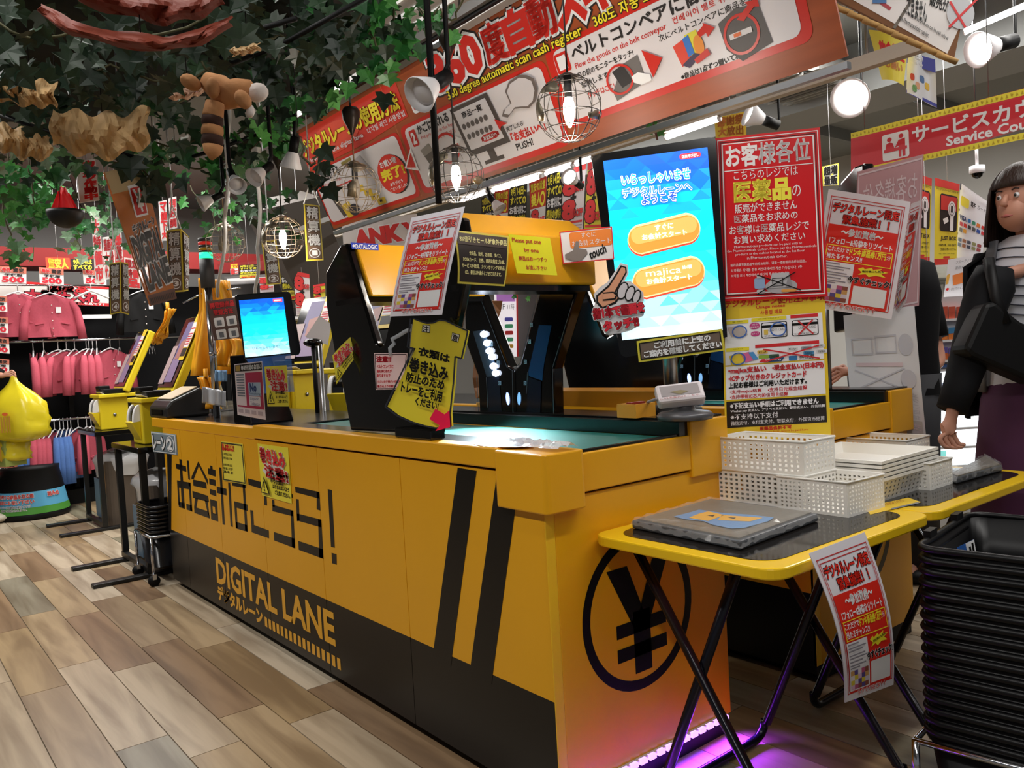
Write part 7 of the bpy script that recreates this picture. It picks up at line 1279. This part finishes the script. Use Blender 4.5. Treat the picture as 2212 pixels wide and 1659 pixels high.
# ================================================================== PEOPLE
SKIN = mt('#c9917a', .55, noise=.06, scale=10); HAIR = mt('#2b1b14', .5, noise=.45, scale=30, bump=.6, stretch=(6, 6, .5))
def skinmesh(name, joints, edges, mat, parent, sub=2, root=0):
    """one continuous body grown along a skeleton: joints (point, radius x, radius y)"""
    me = bpy.data.meshes.new(name); me.from_pydata([V(j[0])-ORG[parent.name] for j in joints], edges, []); me.materials.append(mat)
    o = bpy.data.objects.new(name, me); COL.objects.link(o); o.parent = parent; ORG[o.name] = ORG[parent.name]
    md = o.modifiers.new('skin', 'SKIN'); md.use_smooth_shade = True
    for i, j in enumerate(joints): sv_ = me.skin_vertices[0].data[i]; sv_.radius = (j[1], j[2] if len(j) > 2 else j[1]); sv_.use_root = i == root
    s_ = o.modifiers.new('sub', 'SUBSURF'); s_.levels = sub; s_.render_levels = sub; return o
def loft(rings, mat, n=24, pleat=0., cap=False):
    """rings: (centre, half width u, half depth w, U, W)"""
    mb = MB(); vs = []
    for k, (c, a, b, U, W) in enumerate(rings):
        for i in range(n): t_ = 2*math.pi*i/n; g = 1+pleat*math.sin(t_*9)*(k/len(rings)); vs.append(c+U*(a*math.cos(t_)*g)+W*(b*math.sin(t_)*g))
    fs = [(k*n+i, k*n+(i+1) % n, (k+1)*n+(i+1) % n, (k+1)*n+i) for k in range(len(rings)-1) for i in range(n)]
    if cap: fs += [tuple(range(n-1, -1, -1)), tuple(range((len(rings)-1)*n, len(rings)*n))]
    mb.add(vs, fs, mat, True); return mb
def hand_chain(J, E, wrist, palm_dir, side, curl, i0, s=1.):
    """adds palm and five fingers to a skeleton; returns nothing. side = thumb side, curl = direction fingers bend to"""
    pd, sd, cu = palm_dir.normalized(), side.normalized(), curl.normalized(); n = len(J)
    J.append((wrist+pd*.045*s, .022*s, .014*s)); E.append((i0, n)); pb = n
    for k, (off, l) in enumerate(((.026, .9), (.009, 1.0), (-.009, .95), (-.025, .75))):
        a = wrist+pd*.078*s+sd*off*s; J.append((a, .0085*s, .0085*s)); E.append((pb, len(J)-1)); p1 = len(J)-1
        b = a+(pd*.6+cu*.8).normalized()*.036*s*l; J.append((b, .008*s, .008*s)); E.append((p1, len(J)-1)); c = b+(cu*1.0-pd*.45).normalized()*.03*s*l; J.append((c, .007*s, .007*s)); E.append((len(J)-2, len(J)-1))
    a = wrist+pd*.03*s+sd*.035*s+cu*.012*s; J.append((a, .010*s, .010*s)); E.append((pb, len(J)-1)); b = a+(pd*.8+cu*.5).normalized()*.035*s; J.append((b, .0085*s, .0085*s)); E.append((len(J)-2, len(J)-1))
def face(t, hc, fw, sd, r):
    """eyes, brows, nose, mouth and ears as part of the head; fw = facing direction"""
    up = V((0, 0, 1)); mb = MB(); mb.ball(hc, r, SKIN, 20, (.80, .80, 1.12)); mb.ball(hc+fw*r*.28-up*r*.45, r*.72, SKIN, 16, (.85, .85, .95)); mb.tube([hc+fw*r*.80+up*r*.1, hc+fw*r*.98-up*r*.22, hc+fw*r*.80-up*r*.28], [r*.07, r*.13, r*.05], SKIN, 8)
    for s_ in (-1, 1): mb.ball(hc+sd*s_*r*.80-up*r*.05, r*.2, SKIN, 10, (.5, .5, 1))
    h = mb.build('head', t)
    for s_ in (-1, 1): e = hc+fw*r*.72+sd*s_*r*.30+up*r*.06; MB().ball(e, r*.10, WHT, 8).build('eye', h); MB().ball(e+fw*r*.06, r*.06, DK, 8).build('iris', h); MB().tube([e+up*r*.2-sd*r*.13+fw*.004, e+up*r*.23+fw*.008, e+up*r*.2+sd*r*.13+fw*.004], r*.025, HAIR, 5).build('eyebrow', h)
    c = hc+fw*r*.86-up*r*.60; MB().tube([c-sd*r*.2-fw*r*.06, c+fw*.002, c+sd*r*.2-fw*r*.06], [r*.03, r*.06, r*.03], mt('#b0605a', .4), 6).build('mouth', h)
    return h
UP = V((0, 0, 1)); CRh = V((CR.x, CR.y, 0)).normalized(); CFh = V((CF.x, CF.y, 0)).normalized()
# ---- woman in a dark jacket and purple skirt at the right edge
D = 2.78; k_ = D/FPX; B = AD(2238, 700, D); B = V((B.x, B.y, 0)); fw = (-CRh*.92-CFh*.40).normalized(); sd = V((-fw.y, fw.x, 0))   # sd: her left
def W_(px, py, dd=0): return AD(px, py, D+dd)
t = thing('person', 'woman in dark jacket, striped shirt and purple skirt beside the right folding table', 'person', B)
hip = B+UP*.90; chest = B+UP*1.26; neck = B+UP*1.42+fw*.02; hd = B+UP*1.56+fw*.05
near = sd if sd.dot(-CFh) > 0 else -sd; far = -near
J = [(hip, .085, .07), (B+UP*1.06, .07, .055), (chest, .07, .045), (neck, .04, .04), (B+UP*1.5+fw*.04, .036, .036)]; E = [(0, 1), (1, 2), (2, 3), (3, 4)]
shn = W_(2140, 600, -.08); eln = W_(2095, 770, -.10); wrn = W_(2056, 895, -.12)
J += [(shn, .02, .02), (eln, .032, .032), (wrn, .022, .018)]; E += [(5, 6), (6, 7)]
hand_chain(J, E, wrn, (W_(2046, 945, -.12)-wrn), -CRh+UP*.0, (CRh*.8-UP*.5), 7)
J += [(B+UP*1.345+near*.09-fw*.05, .03, .03)]; E += [(2, len(J)-1), (len(J)-1, 5)]
shf = B+UP*1.38+far*.16; J += [(shf, .03, .03), (shf-UP*.27-fw*.02, .036, .036), (shf-UP*.5+fw*.0, .025, .02)]; n = len(J); E += [(2, n-3), (n-3, n-2), (n-2, n-1)]
for s_ in (-1, 1): J += [(hip+sd*s_*.09-UP*.05, .085, .085), (B+sd*s_*.09+UP*.48, .055, .055), (B+sd*s_*.09+UP*.09, .035, .035), (B+sd*s_*.09+UP*.03+fw*.12, .035, .025)]; n = len(J); E += [(0, n-4), (n-4, n-3), (n-3, n-2), (n-2, n-1)]
skinmesh('body', J, E, SKIN, t)
face(t, hd, fw, sd, .098)
# bob hair as a shell open at the face
mb = MB(); n = 22
def hairf(u, v):
    a = -2.25+4.5*u; d = (-fw*math.cos(a)+sd*math.sin(a)); ph = v*2.35
    if ph < 1.57: q = hd+d*(.096*math.sin(ph))+UP*(.120*math.cos(ph))
    else: q = hd+d*(.096+.014*math.sin((ph-1.57)*2))-UP*((ph-1.57)*.19)
    return q+d*.003*math.sin(u*60)
mb.grid(hairf, 36, 14, HAIR); mb.grid(lambda u, v: hd+(fw*math.cos((u-.5)*2.4)+sd*math.sin((u-.5)*2.4))*(.088*math.sin(v*1.25)+.002*math.sin(u*50))+UP*(.121*math.cos(v*1.25)), 20, 6, HAIR); mb.build('hair', t, solid=.008)
JK = mt('#0b0c10', .8, spec=.25); JG = mt('#5b5d62', .7); SKT = mt('#4a2040', .85, noise=.12, scale=20); STR = mt('#d6d6de', .8)
U, W = sd, fw
mb = loft([(B+UP*1.44+fw*.0, .075, .07, U, W), (B+UP*1.40, .17, .09, U, W), (B+UP*1.30, .195, .115, U, W), (B+UP*1.1, .175, .115, U, W), (B+UP*.93, .18, .125, U, W)], STR, 28); sh_ = mb.build('striped_shirt', t)
for k in range(11): z = 1.395-.032*k; a = .165+.03*min(1, (1.4-z)/.1) if z > 1.3 else .195-.02*(1.3-z)/.2; b = .088+.028*min(1, (1.4-z)/.1) if z > 1.3 else .116; mb = MB(); mb.tube([B+UP*(z+.006*math.sin(i))+U*((a+.003)*math.cos(2*math.pi*i/28))+W*((b+.003)*math.sin(2*math.pi*i/28)) for i in range(28)], .0025, mt('#3b3c4a', .8), 4, closed=True); mb.build('shirt_stripe', sh_)
# jacket: shell wrapped round the back and both sides, open at the front
def jack(u, v):
    a = -2.2+4.4*u; d = (-W*math.cos(a)*.135+U*math.sin(a)*.215); z = 1.43-.62*v; g = .55+.5*min(1, v*6) if v < .09 else 1.05+.10*v; return B+d*g+UP*z+d.normalized()*(.006*math.sin(u*23+v*5))
mb = MB(); mb.grid(jack, 30, 16, JK); mb.build('jacket', t, solid=.012)
mb = MB(); mb.tube([shn+CRh*.015+UP*.03, shn-UP*.03, (shn+eln)/2, eln, (eln+wrn)/2, wrn+UP*.015], [.055, .072, .066, .060, .052, .046], JK, 16); mb.build('sleeve', t)
mb = MB(); mb.tube([shf+UP*.02, shf-UP*.05, shf-UP*.27-fw*.02, shf-UP*.48], [.05, .07, .058, .045], JK, 14); mb.build('sleeve', t)
for s_, dd in ((1, 0), (-1, 0)): mb = MB(); mb.grid(lambda u, v: B+W*(.10+.03*math.sin(v*2.5)-.02*abs(u))+U*s_*(.055+.05*u+.05*v)+UP*(1.43-.52*v), 5, 12, JG); mb.build('grey_lapel', t, solid=.006)
q0, q1 = W_(2128, 555, -.10), W_(2150, 830, -.16); mb = MB(); mb.tube([W_(2135, 560, -.13), W_(2150, 640, -.17), W_(2172, 700, -.19)], .018, MBLK, 8); mb.build('bag_strap', t)
mb = MB(); mb.slab([W_(*q, -.20) for q in ((2130,655),(2150,650),(2215,700),(2290,705),(2300,830),(2240,830),(2100,770),(2085,755))], CF*.10, MBLK); mb.build('crossbody_bag', t, bevel=.02)
mb = loft([(B+UP*.97, .155, .115, U, W), (B+UP*.88, .19, .145, U, W), (B+UP*.6, .215, .185, U, W), (B+UP*.28, .245, .215, U, W)], SKT, 44, .035); mb.build('skirt', t)
for s_ in (-1, 1): c = B+sd*s_*.09+fw*.06; mb = MB(); mb.ball(c+UP*.04, 1, MBLK, 12, (.05, .05, .04)); mb.ball(c+fw*.08+UP*.03, .045, MBLK, 12, (1, 1, .65)); mb.build('shoe', t)
# ---- staff member behind the hanging sheets
D = 3.75; B = AD(1925, 700, D); B = V((B.x, B.y, 0)); fw = (-CRh*.8-CFh*.6).normalized(); sd = V((-fw.y, fw.x, 0)); t = thing('person', 'shop worker in a black short-sleeved shirt behind the hanging sheets', 'person', B)
TS = mt('#0a0a0d', .85, spec=.2); hip = B+UP*.92; J = [(hip, .09, .07), (B+UP*1.1, .08, .06), (B+UP*1.34, .09, .06), (B+UP*1.46, .045), (B+UP*1.54, .04)]; E = [(0, 1), (1, 2), (2, 3), (3, 4)]
sh1 = W_(1985, 640, 0); el1 = W_(2026, 790, -.05); wr1 = W_(1840, 800, -.22); J += [(sh1, .055), (el1, .045), (wr1, .028, .022)]; E += [(2, 5), (5, 6), (6, 7)]; hand_chain(J, E, wr1, (W_(1800, 808, -.25)-wr1), UP, (-UP*.5-CRh*.6), 7)
sh2 = B+UP*1.36-CRh*.17; e2 = sh2-UP*.26-CFh*.06; J += [(sh2, .055), (e2, .042), (e2-UP*.08-CFh*.2, .03)]; n = len(J); E += [(2, n-3), (n-3, n-2), (n-2, n-1)]
for s_ in (-1, 1): J += [(hip+sd*s_*.09-UP*.05, .09), (B+sd*s_*.09+UP*.48, .06), (B+sd*s_*.09+UP*.09, .04), (B+sd*s_*.09+UP*.03+fw*.12, .035, .025)]; n = len(J); E += [(0, n-4), (n-4, n-3), (n-3, n-2), (n-2, n-1)]
skinmesh('body', J, E, SKIN, t); hd = B+UP*1.62+fw*.03; face(t, hd, fw, sd, .095)
mb = MB(); mb.grid(lambda u, v: hd+(-fw*math.cos(-2+4*u)+sd*math.sin(-2+4*u))*(.11*math.sin(min(1.57, v*1.9)))+UP*(.125*math.cos(v*1.9)), 24, 10, HAIR); mb.build('hair', t, solid=.012)
loft([(B+UP*1.48, .09, .08, sd, fw), (B+UP*1.43, .20, .11, sd, fw), (B+UP*1.3, .225, .135, sd, fw), (B+UP*1.05, .2, .13, sd, fw), (B+UP*.85, .21, .14, sd, fw)], TS, 26).build('black_shirt', t)
mb = MB(); mb.tube([sh1+UP*.05-CRh*.03, sh1, sh1+(el1-sh1)*.35, sh1+(el1-sh1)*.62], [.06, .085, .082, .075], TS, 14); mb.build('sleeve', t); mb = MB(); mb.tube([sh2+UP*.04, sh2, sh2+(e2-sh2)*.6], [.06, .08, .07], TS, 14); mb.build('sleeve', t)
for s_ in (-1, 1): mb = MB(); mb.tube([hip+sd*s_*.09+UP*.02, B+sd*s_*.1+UP*.5, B+sd*s_*.1+UP*.07], [.12, .09, .075], mt('#1b1b20', .8), 14); mb.build('trouser_leg', t); c = B+sd*s_*.1+fw*.06; MB().ball(c+UP*.035, 1, MBLK, 12, (.06, .06, .035)).build('shoe', t)
# ---- shopper at the left edge carrying yellow bags
D = 6.45; B = AD(-75, 830, D); B = V((B.x, B.y, 0)); fw = (CRh*.9+CFh*.3).normalized(); sd = V((-fw.y, fw.x, 0)); t = thing('person', 'shopper at the left edge holding out yellow carrier bags', 'person', B); DKJ = mt('#0d0d10', .8, spec=.25)
hip = B+UP*.92; J = [(hip, .09, .07), (B+UP*1.1, .08, .06), (B+UP*1.34, .09, .06), (B+UP*1.46, .045), (B+UP*1.54, .04)]; E = [(0, 1), (1, 2), (2, 3), (3, 4)]
sh1 = B+UP*1.36-CFh*.17; el1 = W_(-50, 790, -.25); wr1 = W_(4, 812, -.3); J += [(sh1, .055), (el1, .045), (wr1, .028, .022)]; E += [(2, 5), (5, 6), (6, 7)]; hand_chain(J, E, wr1, (W_(30, 806, -.3)-wr1), UP, (-UP+CRh*.2), 7)
sh2 = B+UP*1.36+CFh*.17; J += [(sh2, .055), (sh2-UP*.28, .042), (sh2-UP*.5+fw*.1, .03)]; n = len(J); E += [(2, n-3), (n-3, n-2), (n-2, n-1)]
ft = AZ(8, 1119, .03)
for s_, pt_ in ((-1, None), (1, ft)):
    an = B+sd*s_*.09 if pt_ is None else V((pt_.x, pt_.y, 0))-fw*.12; J += [(hip+sd*s_*.09-UP*.05, .09), ((hip+an)/2+UP*.0, .06), (an+UP*.09, .04), (an+UP*.03+fw*.12, .035, .025)]; n = len(J); E += [(0, n-4), (n-4, n-3), (n-3, n-2), (n-2, n-1)]
    mb = MB(); mb.tube([hip+sd*s_*.09, (hip+an)/2, an+UP*.08], [.12, .09, .07], DKJ, 12); mb.build('trouser_leg', t); MB().ball(an+fw*.07+UP*.04, 1, mt('#cfc6b4', .6), 12, (.12, .12, .04)).build('shoe', t)
skinmesh('body', J, E, SKIN, t); hd = B+UP*1.62+fw*.03; face(t, hd, fw, sd, .095)
mb = MB(); mb.grid(lambda u, v: hd+(-fw*math.cos(-2+4*u)+sd*math.sin(-2+4*u))*(.11*math.sin(min(1.57, v*1.9)))+UP*(.125*math.cos(v*1.9)), 24, 10, HAIR); mb.build('hair', t, solid=.012)
loft([(B+UP*1.48, .09, .08, sd, fw), (B+UP*1.43, .20, .11, sd, fw), (B+UP*1.3, .225, .135, sd, fw), (B+UP*1.05, .2, .13, sd, fw), (B+UP*.85, .21, .14, sd, fw)], DKJ, 26).build('dark_coat', t)
mb = MB(); mb.tube([sh1+UP*.04, sh1, el1, wr1-(wr1-el1).normalized()*.02], [.06, .08, .06, .048], DKJ, 14); mb.build('sleeve', t); mb = MB(); mb.tube([sh2+UP*.04, sh2, sh2-UP*.28, sh2-UP*.46+fw*.1], [.06, .08, .06, .045], DKJ, 14); mb.build('sleeve', t)
BAGM = mt('#e8d42a', .22, alpha=.82, noise=.15, scale=9)
def carrier(top, w0, h, z_off, label, seed, D_):
    rnd = random.Random(seed); t = thing('carrier_bag', label, 'carrier bag', top-UP*h, 'yellow carrier bags held by the shopper'); mb = MB(); n = 22; vs = []; m = 12
    for j in range(m+1):
        f = j/m; x_ = min(1, f/.5); wv = w0*(.08+.92*x_*x_*(3-2*x_))*(1 if f < .88 else math.sqrt(max(.05, 1-((f-.88)/.12)**2*.9))); 
        for i in range(n): a = 2*math.pi*i/n; g = 1+rnd.uniform(-.1, .1)*min(1, f*3)+.09*math.sin(a*6+f*3); vs.append(top-UP*(h*f)+CRh*(wv*math.cos(a)*g+.03*f)+CFh*(wv*.55*math.sin(a)*g))
    mb.add(vs, [(j*n+i, j*n+(i+1) % n, (j+1)*n+(i+1) % n, (j+1)*n+i) for j in range(m) for i in range(n)]+[tuple(range(m*n, (m+1)*n))], BAGM, True); mb.build('film', t)
    c = top-UP*h*.72; MB().box(c+CRh*.04, (.16, .12, .2), mt('#9fae5a', .6), .4).build('goods_inside', t); p = Print(PL(c-CFh*w0*.62, CFh), .001); b = c-CFh*(w0*.56); p.lf = lambda u, v: b+CRh*((u-.5)*.22)-UP*(v*.16-.08)-CFh*.03
    for k in range(5): p.rect(.3+.09*k, .1, .35+.09*k, .85, mt('#b8862c', .5))
    p.oval(.55, .0, .1, .08, mt('#d8642c', .5)); p.build('bag_print', t); return t
a = W_(28, 812, -.3); carrier(a, .22, .50, 0, 'full yellow carrier bag dangling from the shopper\'s hand', 1, D); a2 = W_(8, 925, -.22); carrier(a2, .17, .26, 0, 'lower yellow carrier bag under the full one', 2, D)
